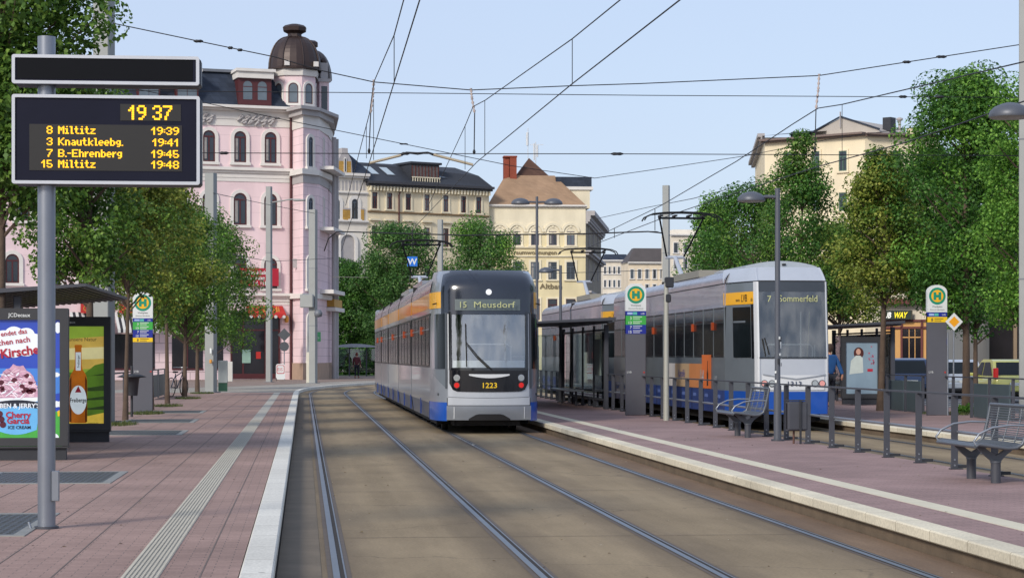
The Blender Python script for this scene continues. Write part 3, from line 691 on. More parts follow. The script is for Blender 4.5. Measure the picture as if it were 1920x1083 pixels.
# ---------------- two-car train on the far track
def lean2(z, x):
    dy = 0
    if z > .9: dy += .02 * (z - .9)
    if z > 1.6: dy += .07 * (z - 1.6)
    if z < .9: dy += .10 * (.9 - z)
    sx = 1
    if z > 3.25: r = (z - 3.25) / .3; dy += .30 * r; sx = 1 - .06 * r * r
    return dy, sx
N2 = Nose([(0, 0), (.38, .012), (.70, .04), (.775, .10), (.97, .85), (1.15, 1.75)], lean2)
def far_tram(label, Y, detail=True):
    T = thing('tram', label, 'tram', (10.5, Y, 0), 0, None)
    xe = 5.0; kE = N2.k(.775)
    b = MB()
    N2.patch(b, -.785, .785, .86, 1.6, SILVL, 0)
    for s in (-1, 1):
        N2.patch(b, s * kE, s * xe, .86, 1.6, GREYP, 0, k=True, ns=10); N2.patch(b, s * kE, s * xe, 1.6, 3.26, GREYP, 0, k=True, ns=10)
    b.build('nose', T)
    b = MB(); N2.patch(b, -xe, xe, 3.25, 3.56, SILVL, .004, k=True, ns=60, nz=5)
    b.grid(lambda k, t: N2.p(k, 3.56) * (1 - t) + Vector((max(-.85, min(.85, N2.p(k, 3.56).x)), 2.0, 3.58)) * t, -5, 5, 0, 1, 24, 2, SILVL)
    b.build('roof_fairing', T)
    b = MB(); N2.patch(b, -xe, xe, 3.238, 3.256, RUBB, .012, k=True, ns=50, nz=1); b.build('roof_seam', T)
    b = MB(); N2.patch(b, -.74, .74, 1.60, 3.04, WSG2, .004, ns=14, nz=10); b.build('windscreen', T)
    b = MB(); N2.patch(b, -.75, .75, 3.02, 3.24, mat('screen_header', '#32373e', .25, 0, .1, 2, coat=.4), .008, ns=14, nz=2)
    b.build('screen_header', T); b = MB(); N2.patch(b, -.76, .76, 1.575, 1.61, BLKG, .014, ns=14, nz=1); b.build('screen_seal', T)
    for s in (-1, 1):
        b = MB(); N2.patch(b, s * .742, s * .80, .88, 3.24, WHITEP, .014, ns=3, nz=12); b.build('front_pillar', T)
    b = MB(); N2.label(b, '7', .19, -.55, 2.80, LEDT, .02, bold=.004); b.build('destination_lettering', T); b = MB(); N2.label(b, 'Sommerfeld', .205, -.30, 2.80, LEDT, .03, sx=.86, bold=.002); b.build('destination_lettering', T)
    for s in (-1, 1):
        b = MB(); N2.patch(b, s * N2.k(.80), s * xe, 2.76, 3.03, YELP, .01, k=True, ns=10); yb_ = b.build('yellow_band', T)
        if s < 0:
            # letters follow the flat slanted cab side
            pa = N2.q(-N2.k(1.04), 2.8, .02); pb = N2.q(-N2.k(.82), 2.8, .02); ux = (pb - pa).normalized()
            o = MB(); tx = mat('band_lettering', '#2b2318', .6, 0, 0)
            o.text('LVB', .23, pa + ux * .42 + Vector((0, 0, .015)), ux, Z3, tx, sx=.8, bold=.01); o.text('www.', .12, pa + ux * .14 + Vector((0, 0, .02)), ux, Z3, tx, sx=.8); o.text('.de', .12, pa + ux * .88 + Vector((0, 0, .02)), ux, Z3, tx, sx=.8)
            o.build('lettering', yb_)
        b = MB(); N2.patch(b, s * N2.k(.845), s * N2.k(1.05), 1.60, 2.70, CABG, .012, k=True, ns=8); N2.patch(b, s * N2.k(.90), s * N2.k(1.04), 2.36, 2.40, GREYP, .022, k=True, ns=4, nz=1); b.build('cab_window', T)
        b = MB(); N2.patch(b, s * N2.k(.81), s * N2.k(.835), 1.58, 2.76, BLKG, .012, k=True, ns=2); b.build('cab_pillar', T)
        b = MB(); N2.patch(b, s * kE, s * xe, .36, .865, BLUEP, .008, k=True, ns=10); b.build('blue_flank', T)
    b = MB(); N2.patch(b, -.79, .79, .38, .865, BLUEP, .01, ns=16, nz=4); b.build('blue_apron', T)
    for s in (-1, 1): b = MB(); N2.disc(b, s * .34, .53, .04, REDL, .02); b.build('reflector', T)
    b = MB(); N2.patch(b, -.66, .72, 1.22, 1.245, SILV, .03, ns=12, nz=1, zb=lambda f: -.10 * (1 - abs(2 * f - 1)) , zt=lambda f: -.10 * (1 - abs(2 * f - 1)))
    N2.patch(b, -.68, .68, .9, 1.22, WHITEP, .012, ns=14, nz=3); b.build('front_panel', T)
    for s in (-1, 1):
        b = MB(); N2.disc(b, s * .47, 1.04, .06, LENS, .024, ring=mat('lamp_ring_grey', '#4a4c52', .4)); b.build('headlight', T)
        b = MB(); N2.disc(b, s * .63, 1.04, .06, mat('lamp_pale_red', '#c98a84', .25, 0, 0, coat=.5, emit=.2), .024, ring=mat('lamp_ring_grey', '#4a4c52', .4)); b.build('tail_light', T)
    b = MB(); N2.label(b, '1313', .145, .01, .985, mat('number_dark', '#2f3b55', .5, 0, 0), .03, 'CENTER', bold=.008, sx=1.2); b.build('fleet_number', T)
    b = MB()
    for x0, x1 in ((-.52, .50), (.56, .62)): b.tube([(x0, .35, 1.6), (x0, .36, 1.82), (x0 + .06, .36, 1.88), (x1 - .06, .36, 1.88), (x1, .36, 1.82), (x1, .35, 1.6)] if x1 - x0 > .2 else [(x0, .4, 1.6), (x0, .4, 1.87)], .018, WHITEP, 8)
    b.tube([(.30, .6, 1.6), (.30, .6, 2.6)], .016, WHITEP, 6); b.tube([(.45, .62, 1.6), (.5, .62, 2.6)], .014, mat('pole_tan', '#a39b76', .5), 6); b.build('cab_rail', T)
    b = MB(); b.tube([N2.q(-N2.k(.60), 1.62, .03), N2.q(-N2.k(.66), 2.0, .03)], .012, RUBB, 6); b.tube([N2.q(-N2.k(.62), 2.02, .04), N2.q(-N2.k(.52), 1.66, .04)], .010, RUBB, 6); b.build('wiper', T)
    b = MB(); b.box(-1.1, 1.1, 2.1, 2.2, .5, 3.3, INT); b.box(-.9, .9, .6, 2.1, .8, .85, INT); b.box(-.72, .72, .3, .8, 1.2, 1.57, CREAMI); b.bbox(.15, .62, 1.3, 1.45, 1.3, 2.2, mat('driver_seat', '#2d3340', .8), .04); b.build('cab_bulkhead', T)
    # arched roof unit
    b = MB(); out = [(-.80, 0)] + [(-.80 + 1.60 * i / 12, .06 + .12 * sin(pi * i / 12) ** .8) for i in range(13)] + [(.80, 0)]
    out = out[::-1]
    b.plate(out, [], (0, 1.2, 3.55), (1, 0, 0), Z3, 3.6, mat('roof_unit', '#a3aab1', .45, .2, .08, 2)); b.box(.02, .1, 1.17, 1.25, 3.63, 3.67, RUBB); b.build('roof_unit', T)
    b = MB(); b.box(-.95, .95, 6.0, 9.6, 3.55, 3.72, mat('roof_unit_tan', '#8d8a80', .6, .1, .1)); b.build('roof_unit', T)
    # body
    seg2 = [(1.75, 9.5), (9.9, 18.9)]
    for (ya, yb) in seg2:
        b = MB()
        for s in (-1, 1):
            x = s * 1.15
            side_wall(b, x, ya, yb, .86, 1.6, GREYP); side_wall(b, x - s * .01, ya, yb, 1.6, 2.74, SIDEB); side_wall(b, x, ya, yb, 2.72, 3.25, mat('tram_upper', '#9497a6', .25, .45, .3, 2.6, coat=.3))  # blotchy tone of the upper side imitates reflected surroundings
        roof_shell(b, ya, yb, 3.25, 3.56, 1.15, mat('tram_cove2', '#94929c', .22, .5, .35, 2.2)); b.box(-1.1, 1.1, ya, yb, .7, .86, UNDER); b.box(-1.1, 1.1, yb - .02, yb, .5, 3.3, RUBB)  # reflection mottling painted into this cove as well
        body = b.build('body_module', T)
        for s in (-1, 1):
            b = MB(); side_wall(b, s * 1.16, ya, yb, .36, .865, BLUED)
            for y in np.arange(ya + 1.0, yb, 1.5): b.box(min(s * 1.155, s * 1.168), max(s * 1.155, s * 1.168), y - .012, y + .012, .37, .86, RUBB)
            for y in np.arange(ya + .5, yb, 1.5): side_wall(b, s * 1.165, y, y + .35, .68, .76, mat('skirt_vent', '#5a6fa8', .5), .01)
            b.build('skirt', body)
            b = MB(); side_wall(b, s * 1.158, ya, yb, 3.236, 3.256, RUBB, .02); b.build('seam', body)
            n = 6; wd = (yb - ya - .2) / n
            for k in range(n):
                y0_ = ya + .12 + k * wd; y1_ = y0_ + wd - .08
                if k in (1, 4) and s > 0:
                    b = MB(); ym = (y0_ + y1_) / 2
                    for (p0, p1) in ((y0_, ym - .01), (ym + .01, y1_)):
                        if s > 0: b.plate(rect(0, p1 - p0, 0, 2.25), [rrect(.07, p1 - p0 - .07, .35, 2.15, .04)], (s * 1.168, p0, .47), (0, 1, 0), Z3, .04, GREYP)
                        else: b.plate(rect(0, p1 - p0, 0, 2.25), [rrect(.07, p1 - p0 - .07, .35, 2.15, .04)], (s * 1.168, p1, .47), (0, -1, 0), Z3, .04, GREYP)
                        side_wall(b, s * 1.155, p0 + .04, p1 - .04, .8, 2.6, DARKG, .01)
                    b.build('door', body)
                    b = MB(); side_wall(b, s * 1.21, y0_ - .1, y0_ - .0, 2.22, 2.42, ORL, .06); b.build('door_lamp', body)
                else:
                    b = MB(); b.bbox(min(s * 1.12, s * 1.152), max(s * 1.12, s * 1.152), y0_, y1_, 1.63, 2.38, DARKG, .008)
                    b.bbox(min(s * 1.12, s * 1.152), max(s * 1.12, s * 1.152), y0_ + .03, y1_ - .03, 2.43, 2.68, mat('vent_pane', '#39424b', .15, 0, .4, 1.5, spec=.3), .008)
                    side_wall(b, s * 1.16, y0_ - .06, y0_ - .03, 1.6, 2.72, GREYP, .02); b.build('window', body)
                    if k in (1, 3): b = MB(); side_wall(b, s * 1.21, y0_ - .1, y0_ - .02, 2.22, 2.40, ORL, .06); b.build('side_lamp', body)
    b = MB()
    for k in range(5): b.box(-1.10 + (k % 2) * .03, 1.10 - (k % 2) * .03, 9.5 + k * .08, 9.58 + k * .08, .5, 3.5 - (k % 2) * .03, RUBB)
    b.build('bellows', T)
    b = MB(); b.bbox(-1.0, 1.0, 18.9, 19.25, .5, 3.5, GREYP, .05); b.build('tail_end', T)
    b = MB(); b.box(-.6, .6, .5, 1.7, .2, .45, UNDER); b.box(-1.0, 1.0, 1.7, 18.9, .18, .7, UNDER); b.build('underframe', T)
    wheels(T, (3.2, 9.7, 16)); pantograph(T, 13.6, 3.58, 5.62, .95)
    # advert on the flank: orange panel fading through sand
    if detail:
        b = MB(); oc = mat('advert_orange', '#dc7337', .4, 0, .04, 2); sd = mat('advert_sand', '#b69a78', .4, 0, .12, 1.2); wh = mat('advert_white', '#c9c4c0', .45, 0, .1, 2)
        side_wall(b, -1.166, 3.35, 4.45, .88, 1.66, oc, .01); side_wall(b, -1.166, 4.45, 6.1, .88, 1.45, mat('advert_orange_pale', '#c98350', .4, 0, .1, 1.5), .01); side_wall(b, -1.166, 6.1, 8.1, .88, 1.45, sd, .01); side_wall(b, -1.166, 8.1, 9.5, .88, 1.45, wh, .01)
        bk = mat('advert_ink', '#2a1d16', .6)
        for yy in (3.72,):
            b.plate([(0, .02), (.17, .02), (.17, .3), (.11, .42), (.11, .6), (.06, .6), (.06, .42), (0, .3)], [], (-1.1695, yy + .1, .92), (0, -1, 0), Z3, .002, bk)
        b.text('1/4', .42, (-1.17, 4.75, 1.02), (0, -1, 0), Z3, WHITEP, shear=.2, bold=.01); b.text('l.com', .17, (-1.18, 2.9, 1.1), (0, -1, 0), Z3, WHITEP)
        b.text('Kartoffel', .26, (-1.17, 7.6, 1.12), (0, -1, 0), Z3, mat('ad_text_violet', '#51538c', .6), bold=.01)
        b.build('flank_advert', T)
    return T
T2 = far_tram('silver and blue tram number 1313 for Sommerfeld beyond the long railing', YD(10.5, F / 87) - .0)
T3 = far_tram('second silver tram coupled behind tram 1313, seen through the shelter glass', YD(10.5, F / 87) + 19.75, False)
# ================================================================== STREET FURNITURE
GALV = mat('galvanised_steel', '#8e939b', .38, .6, .1, 3)
STEELP = mat('brushed_pole', '#858a94', .35, .55, .08, 3)
ANTH = mat('anthracite_paint', '#43454d', .5, .1, .1, 3)
ANTH2 = mat('anthracite_dark', '#2e3036', .5, .1, .12, 3)
MASTG = mat('mast_grey', '#8f9291', .55, .2, .09, 1.2)
MASTD = mat('mast_grey_web', '#6c7077', .55, .2, .09, 1.2)
CLG = glass('shelter_glass', (.78, .84, .84), .9, .02)
WH = mat('sign_white', '#d6dad9', .45, 0, .02, 3)
GREEN = mat('line_green', '#3ba444', .45, 0, .02)
NAVYS = mat('line_navy', '#1a2a8e', .45, 0, .02)
YELS = mat('line_yellow', '#ecc415', .45, 0, .02)
HGRN = mat('stop_green', '#128a6c', .45, 0, 0)
HYEL = mat('stop_yellow', '#eeb41c', .45, 0, 0)
SCRN = mat('screen_dark', '#1b1d2c', .6, 0, .1, 3, spec=.12)
SCRP = mat('led_field', '#242220', .4, 0, .05, 6)
LEDY = mat('led_amber', '#ffb914', .5, 0, 0, emit=.9)
INK = mat('dark_lettering', '#33363a', .6, 0, 0)

# ---------- dot matrix font
DOTS = {'0': '01110 10001 10001 10001 10001 10001 01110', '1': '0010 0110 1010 0010 0010 0010 0010', '3': '01110 10001 00001 00110 00001 10001 01110', '4': '00010 00110 01010 10010 11111 00010 00010',
 '5': '11110 10000 10000 11110 00001 10001 01110', '7': '11111 00001 00010 00100 00100 01000 01000', '8': '01110 10001 10001 01110 10001 10001 01110', '9': '01110 10001 10001 01111 00001 00010 01100',
 ':': '0 0 1 0 1 0 0', '.': '0 0 0 0 0 0 1', '-': '000 000 000 111 000 000 000', ' ': '00 00 00 00 00 00 00', 'M': '10001 11011 10101 10101 10001 10001 10001', 'i': '010 000 110 010 010 010 111', 'l': '110 010 010 010 010 010 011',
 't': '0100 0100 1110 0100 0100 0100 0011', 'z': '0000 0000 1111 0010 0100 1000 1111', 'K': '10001 10010 10100 11000 10100 10010 10001', 'n': '0000 0000 1110 1001 1001 1001 1001', 'a': '0000 0000 0110 0001 0111 1001 0111',
 'u': '0000 0000 1001 1001 1001 1001 0111', 'k': '1000 1000 1001 1010 1100 1010 1001', 'e': '0000 0000 0110 1001 1111 1000 0110', 'b': '1000 1000 1110 1001 1001 1001 1110', 'g': '0000 0000 0111 1001 1001 0111 0001 0110',
 'B': '11110 10001 10001 11110 10001 10001 11110', 'E': '11111 10000 10000 11110 10000 10000 11111', 'h': '1000 1000 1110 1001 1001 1001 1001', 'r': '000 000 101 110 100 100 100'}
def dots(b, s, o, px, pz, m, align='L', y=0):
    cols = sum(len(DOTS[c].split()[0]) + 1 for c in s) - 1; x = o[0] - (cols * px if align == 'R' else 0)
    for ch in s:
        rows = DOTS[ch].split()
        for j, r in enumerate(rows):
            i = 0
            while i < len(r):
                if r[i] == '1':
                    k = i
                    while k < len(r) and r[k] == '1': k += 1
                    x0 = x + i * px - px * .12; x1 = x + (k - 1) * px + px * 1.25; z1 = o[1] + (7 - j) * pz - pz * .02; z0 = z1 - pz * .9
                    b.add([(x0, y, z0), (x1, y, z0), (x1, y, z1), (x0, y, z1)], [(0, 1, 2, 3)], m); i = k
                else: i += 1
        x += (len(rows[0]) + 1) * px

# ---------- departure board
PB = 226.8; DB = F / PB; XB = -2.118
BD = thing('departure_board', 'amber LED departure board with two framed screens on a round steel pole', 'departure board', (XB, YD(XB, DB), .2))
b = MB(); b.cyl(0, 0, 0, 4.06, .073, STEELP, seg=28); b.build('pole', BD)
b = MB(); b.bbox(.05, .11, -.085, -.03, .23, .48, GALV, .006); b.build('service_hatch', BD)
b = MB(); b.cyl(0, 0, 0, .02, .10, ANTH, seg=20); b.tube([(-.12, -.06, .0), (-.14, -.05, .06)], .012, GALV); b.build('base_collar', BD)
def bz(v): return 1.42 + (668 - v) / PB
def bx(u): return (u - 87) / PB
def frame_screen(name, u0, u1, v0, v1):
    x0, x1, z0, z1 = bx(u0), bx(u1), bz(v1), bz(v0)
    b = MB(); b.bbox(x0 + .01, x1 + .012, -.10, .13, z0 - .005, z1 - .005, ANTH, .02); h = b.build(name, BD)
    b = MB(); b.plate(rrect(x0, x1, z0, z1, .02), [rrect(x0 + .026, x1 - .026, z0 + .026, z1 - .026, .006)], (0, -.145, 0), X3, Z3, .05, mat('silver_frame', '#c3c6cc', .4, .3, .05, 3)); b.build('frame', h)
    b = MB(); b.box(x0 + .02, x1 - .02, -.13, -.10, z0 + .02, z1 - .02, SCRN); b.build('screen', h)
    return h
h1 = frame_screen('upper_panel', 27, 372, 107, 161); h2 = frame_screen('lower_panel', 27, 373, 181, 347)
b = MB(); b.box(bx(36), bx(360), -.133, -.13, bz(152), bz(113), mat('dark_glass_panel', '#0e0e12', .3, 0, .1, 3, spec=.15)); b.build('dark_display', h1)
b = MB(); b.box(bx(226), bx(338), -.134, -.13, bz(228), bz(197), SCRP); b.box(bx(59), bx(340), -.134, -.13, bz(322), bz(236), SCRP); b.build('led_field', h2)
b = MB(); p = 2.0 / PB; yy = -.1365
dots(b, '19 37', (bx(241), bz(226.5)), p * 1.6, p * 1.95, LEDY, y=yy); b.build('led_text', h2)
for v1, n, s, t in ((254, '8', 'Miltitz', '19:39'), (275.5, '3', 'Knautkleebg.', '19:41'), (297, '7', 'B.-Ehrenberg', '19:45'), (317, '15', 'Miltitz', '19:48')):
    for q_ in ((n, 101, 1, 'R'), (s, 112, 1.06, 'L'), (t, 334, 1.06, 'R')): b = MB(); dots(b, q_[0], (bx(q_[1]), bz(v1)), p * q_[2], p * 1.03, LEDY, q_[3], yy); b.build('led_text', h2)

# ---------- advert panels
ADF = mat('advert_frame', '#3a3b3e', .45, .2, .08, 3)
def advert(parent, x0, x1, y, z0, z1, name='advert_panel'):
    b = MB(); m = .11
    b.plate(rect(x0, x1, z0, z1), [rect(x0 + m, x1 - m, z0 + m, z1 - .16)], (0, y - .06, 0), X3, Z3, .05, ADF)
    b.bbox(x0, x1, y - .01, y + .14, z0, z1, ADF, .01)
    b.box(x0 + .03, x1 - .03, y, y + .12, z0 - .2, z0, ANTH2); b.box(x0 - .0, x1 + .0, y - .05, y + .15, z0 - .03, z0 - .005, ADF)
    h = b.build(name, parent)
    return h
def cloud(cx, cy, w_, h_, seed=1, n=9, a0=0, a1=2 * pi):
    r = random.Random(seed); o = []
    for i in range(n):
        a = 2 * pi * i / n
        for k in range(7):
            aa = a + 2 * pi / n * k / 7; bu = .12 * sin(pi * k / 7)
            o.append((cx + w_ * (cos(aa)) * (1 + bu), cy + h_ * sin(aa) * (1 + bu * 1.5)))
    return o
SH = thing('bus_shelter', 'dark steel tram shelter with two illuminated advert panels on the left platform', 'shelter', (-3.22, YD(-3.22, F / 136.6), .2), 0)
LSH = YD(-3.2, F / 112.7) - YD(-3.22, F / 136.6)
# ad one: ice cream tub. local x right edge at 0
h = advert(SH, -1.40, 0, 0, .2, 2.08)
b = MB(); y = -.015; q = 136.6; ex = 133
def ax(u): return (u - 128) / q
def az(v): return (862 - v) / q
sky1 = mat('poster_blue', '#2342a6', .35, 0, .06, 1.5, coat=.4); grn1 = mat('poster_green', '#3f9a3d', .35, 0, .15, 4, coat=.4); wc = mat('poster_white', '#d8dfe6', .4, 0, .05, coat=.4); red1 = mat('poster_red', '#9c1c30', .4); skyl = mat('poster_sky', '#3f77c4', .35, 0, .1, 2, coat=.4)
def lay(k): return (0, y - .0012 * k, 0)
XL, XR, Z0_, Z1_ = -1.30, ax(117), az(836), az(597)
b.box(XL, XR, y, y + .004, Z0_, Z1_, sky1)
b.plate([(XL, az(775)), (XR, az(735)), (XR, az(690)), (XL, az(690))], [], lay(1), X3, Z3, 0, skyl)
b.plate([(XL, Z0_), (XR, Z0_), (XR, az(775)), (ax(105), az(770)), (ax(80), az(783)), (ax(0), az(790)), (XL, az(795))], [], lay(2), X3, Z3, 0, grn1)
for (u, v, w_, h_) in ((108, 757, 9, 5), (105, 702, 7, 4), (110, 614, 9, 9), (34, 641, 42, 25)): b.plate(cloud(ax(u), az(v), w_ / q, h_ / q, 3), [], lay(3), X3, Z3, 0, wc)
# tub
tubc = mat('poster_tub', '#5fa5d6', .35, 0, .12, 3, coat=.4)
tub = [(ax(-12), az(745)), (ax(-6), az(805))] + [(ax(-6 + 76 * i / 8), az(805 + 9 * sin(pi * i / 8))) for i in range(1, 8)] + [(ax(70), az(805)), (ax(78), az(745))]
b.plate(tub, [], lay(4), X3, Z3, 0, tubc)
b.plate([(ax(33 + 46 * cos(a)), az(747 - 8 * sin(a))) for a in np.linspace(0, 2 * pi, 28)[:-1]], [], lay(5), X3, Z3, 0, wc)
pk = mat('poster_icecream', '#b98fa4', .5, 0, .3, 14); pk2 = mat('poster_icecream_light', '#d2b4c0', .5, 0, .2, 18); ch_ = mat('poster_cherry', '#4d1728', .4, 0, .3, 10); rr = random.Random(5)
b.plate([(ax(-10 + 86 * i / 14), az(746 - 62 * sin(pi * min(1, max(0, i / 14))) ** .55 - 3 * sin(i * 2.3))) for i in range(15)][::-1], [], lay(6), X3, Z3, 0, pk)
for i in range(110):
    a = rr.random() * pi; r = sqrt(rr.random()); u = 33 + 38 * r * cos(a); v = 743 - 50 * r * sin(a); w_ = rr.uniform(4, 11); hh = rr.uniform(.5, 1.6); t = rr.uniform(-.9, .9)
    b.plate([(ax(u + w_ * cos(aa) * cos(t) - hh * sin(aa) * sin(t)), az(v + w_ * cos(aa) * sin(t) + hh * sin(aa) * cos(t))) for aa in np.linspace(0, 2 * pi, 13)[:-1]][::-1], [], lay(7 + i * .004), X3, Z3, 0, (pk2, pk2, mat('poster_icecream_shade', '#8d6479', .5, 0, .3, 14), wc)[i % 4])
for i in range(11):
    a = rr.random() * pi; r = rr.uniform(.3, .95); u = 33 + 38 * r * cos(a); v = 740 - 48 * r * sin(a)
    rc = rr.uniform(4, 7.5); b.plate([(ax(u + rc * rr.uniform(.6, 1.25) * cos(aa)), az(v - rc * rr.uniform(.45, .9) * sin(aa))) for aa in np.linspace(0, 2 * pi, 10)[:-1]], [], lay(8), X3, Z3, 0, ch_)
bd = mat('poster_band', '#1d2230', .4)
b.plate([(ax(-10 + 87 * i / 8), az(766 - 5 * sin(pi * i / 8))) for i in range(9)][::1] + [(ax(77 - 87 * i / 8), az(754 - 5 * sin(pi * i / 8))) for i in range(9)], [], lay(9), X3, Z3, 0, bd)
b.text("BEN & JERRY'S", .088, (ax(2), az(765), 0 + 0) if 0 else (ax(2), y - .013, az(764)), X3, Z3, wc, bold=.02, sx=.98)
b.text('Cherry', .115, (ax(13), y - .014, az(782)), X3, Z3, red1, bold=.03, sx=1.0); b.text('Garcia', .115, (ax(15), y - .014, az(793)), X3, Z3, red1, bold=.03, sx=1.0)
b.text('ICE CREAM', .062, (ax(17), y - .014, az(803)), X3, Z3, bd, bold=.02, sx=1.0)
for i in range(3): b.plate(circ(ax(2 + i * 3), az(775 + i * 10), 6 / q, 12), [], lay(9.5), X3, Z3, 0, ch_)
tl = Vector((cos(.13), 0, sin(.13))); tu = Vector((-sin(.13), 0, cos(.13)))
b.text('Hier endet das', .092, (ax(-22), y - .014, az(634)), tl, tu, red1, bold=.015); b.text('Kirschen nach', .108, (ax(-25), y - .014, az(651)), tl, tu, red1, bold=.015); b.text('Kirschen', .17, (ax(4), y - .014, az(671)), tl, tu, red1, bold=.03, sx=1.0)
b.plate([(ax(108), az(770)), (ax(117), az(766)), (ax(117), az(778)), (ax(109), az(780))], [], lay(5), X3, Z3, 0, YELS)
b.plate(circ(ax(103), az(820), 8 / q, 14), [], lay(5), X3, Z3, 0, wc)
b.text('JCDecaux', .072, (ax(19), y - .052, az(594)), X3, Z3, WH, bold=.012); b.build('ice_cream_poster', h)
# ad two: beer
adv2 = advert(SH, -1.37, .02, LSH, .2, 2.08)
b = MB(); y = LSH - .015; q = 112.7
def ax(u): return (u - 207) / q
def az(v): return (828 - v) / q
XL, XR, Z0_, Z1_ = ax(66), ax(196.5), az(799), az(609)
gf = mat('beer_green', '#48691a', .35, 0, .35, 3, coat=.4); gd = mat('beer_dark_green', '#243712', .35, 0, .4, 5, coat=.4); sk = mat('beer_sky', '#b79a48', .35, 0, .25, 2.2, coat=.4); skb = mat('beer_sky_pale', '#c9c08c', .35, 0, .15, 3, coat=.4); bar = mat('beer_barley', '#c2a53c', .4, 0, .15, 9, coat=.4)
b.box(XL, XR, y, y + .004, Z0_, Z1_, mat('beer_haze', '#7f9a34', .35, 0, .25, 1.6, coat=.4))
b.plate([(XL, az(640)), (XR, az(630)), (XR, az(690)), (XL, az(695))], [], lay(1), X3, Z3, 0, sk)
b.plate([(XL, az(655)), (XR, az(650)), (XR, az(672)), (XL, az(676))][::1], [], lay(2), X3, Z3, 0, skb)
b.plate([(XL, az(799)), (XR, az(799)), (XR, az(680)), (ax(180), az(684)), (ax(160), az(700)), (XL, az(690))], [], lay(3), X3, Z3, 0, gf)
for (v0, v1) in ((700, 706), (722, 735), (742, 752), (760, 770)): b.plate([(XL, az(v1)), (XR, az(v1 - 3)), (XR, az(v0)), (ax(170), az(v0 + 4)), (XL, az(v0 + 2))], [], lay(4), X3, Z3, 0, gd)
b.plate([(XL, az(799)), (XR, az(799)), (XR, az(773)), (ax(168), az(779)), (XL, az(790))], [], lay(5), X3, Z3, 0, bar)
br = mat('beer_brown_glass', '#9a5510', .2, 0, .35, 3, coat=.7); brd = mat('beer_brown_dark', '#48240a', .2, 0, .2, 3, coat=.7)
prof = [(0, 792), (14, 792), (16.5, 789), (16.5, 712), (14, 702), (8, 692), (6.2, 684), (6, 652), (6.8, 650), (6.8, 648), (6, 646)]
cxb = 149.5
o = [(ax(cxb + a), az(v)) for a, v in prof[1:]] + [(ax(cxb - a), az(v)) for a, v in prof[:0:-1]]
b.plate(o, [], lay(6), X3, Z3, 0, br)
for s in (-1, 1): b.plate(sorted_ := ([(ax(cxb + s * 16), az(790)), (ax(cxb + s * 16), az(712)), (ax(cxb + s * 12.5), az(704)), (ax(cxb + s * 12.5), az(790))][::-s if s else 1]), [], lay(7), X3, Z3, 0, brd)
lb = mat('beer_label', '#b9c3c7', .35, 0, .08, 6)
b.plate([(ax(cxb - 4.5), az(694)), (ax(cxb + 4.5), az(694)), (ax(cxb + 5), az(660)), (ax(cxb - 5), az(660))], [], lay(8), X3, Z3, 0, lb)
b.plate([(ax(cxb + 15.5 * cos(a)), az(749 - 27 * sin(a))) for a in np.linspace(0, 2 * pi, 28)[:-1]], [], lay(8), X3, Z3, 0, lb)
b.plate([(ax(cxb - 6), az(735)), (ax(cxb + 6), az(735)), (ax(cxb), az(723))], [], lay(9), X3, Z3, 0, red1)
b.text('Freiberger', .098, (ax(cxb - 15.5), y - .014, az(753)), X3, Z3, INK, bold=.02, sx=.72); b.text('Freiberger', .05, (ax(cxb + 2.2), y - .014, az(689)), Z3, (-1, 0, 0), INK, bold=.01)
b.text('Pur f\u00fcr unsere Natur', .085, (ax(103), y - .012, az(639)), X3, Z3, INK, sx=.98); b.text('www.bier.de', .03, (ax(168), y - .012, az(793)), X3, Z3, INK)
b.text('JCDecaux', .06, (ax(117), y - .052, az(606)), X3, Z3, WH, bold=.01); b.build('beer_poster', adv2)
# shelter roof, posts and glass; roof overhangs towards the track and the far end
b = MB(); z = 2.34; xr = .22; y0r = .2; y1r = LSH + .9
rw = 2.25
b.add([(xr, y0r, z + .09), (xr, y1r, z + .09), (xr - rw, y1r, z - .05), (xr - rw, y0r, z - .05), (xr, y0r, z + .05), (xr, y1r, z + .05), (xr - rw, y1r, z - .13), (xr - rw, y0r, z - .13)],
      [(0, 1, 2, 3), (7, 6, 5, 4), (0, 4, 5, 1), (2, 6, 7, 3), (1, 5, 6, 2), (3, 7, 4, 0)], ANTH)
for i in range(22):
    xx = xr - .06 - i * .1; zz_ = z + .05 - .18 * (xr - xx) / rw
    b.box(xx - .02, xx + .02, y0r + .05, y1r - .05, zz_ - .014, zz_ - .002, ANTH2)
b.build('roof', SH)
for (x, y) in ((-1.9, .5), (-1.9, LSH - .2), (-.75, .5)):
    b = MB(); b.bbox(x - .05, x + .05, y - .05, y + .05, 0, 2.26, ANTH, .008); b.build('post', SH)
b = MB(); b.box(-1.91, -1.89, .55, LSH - .25, .25, 2.1, CLG); b.build('back_pane', SH)
b = MB(); b.bbox(-1.8, -1.35, 1.2, LSH - 1.2, .42, .47, GALV, .01); b.box(-1.6, -1.55, 1.5, 1.6, 0, .42, ANTH); b.box(-1.6, -1.55, LSH - 1.6, LSH - 1.5, 0, .42, ANTH); b.build('seat_bench', SH)

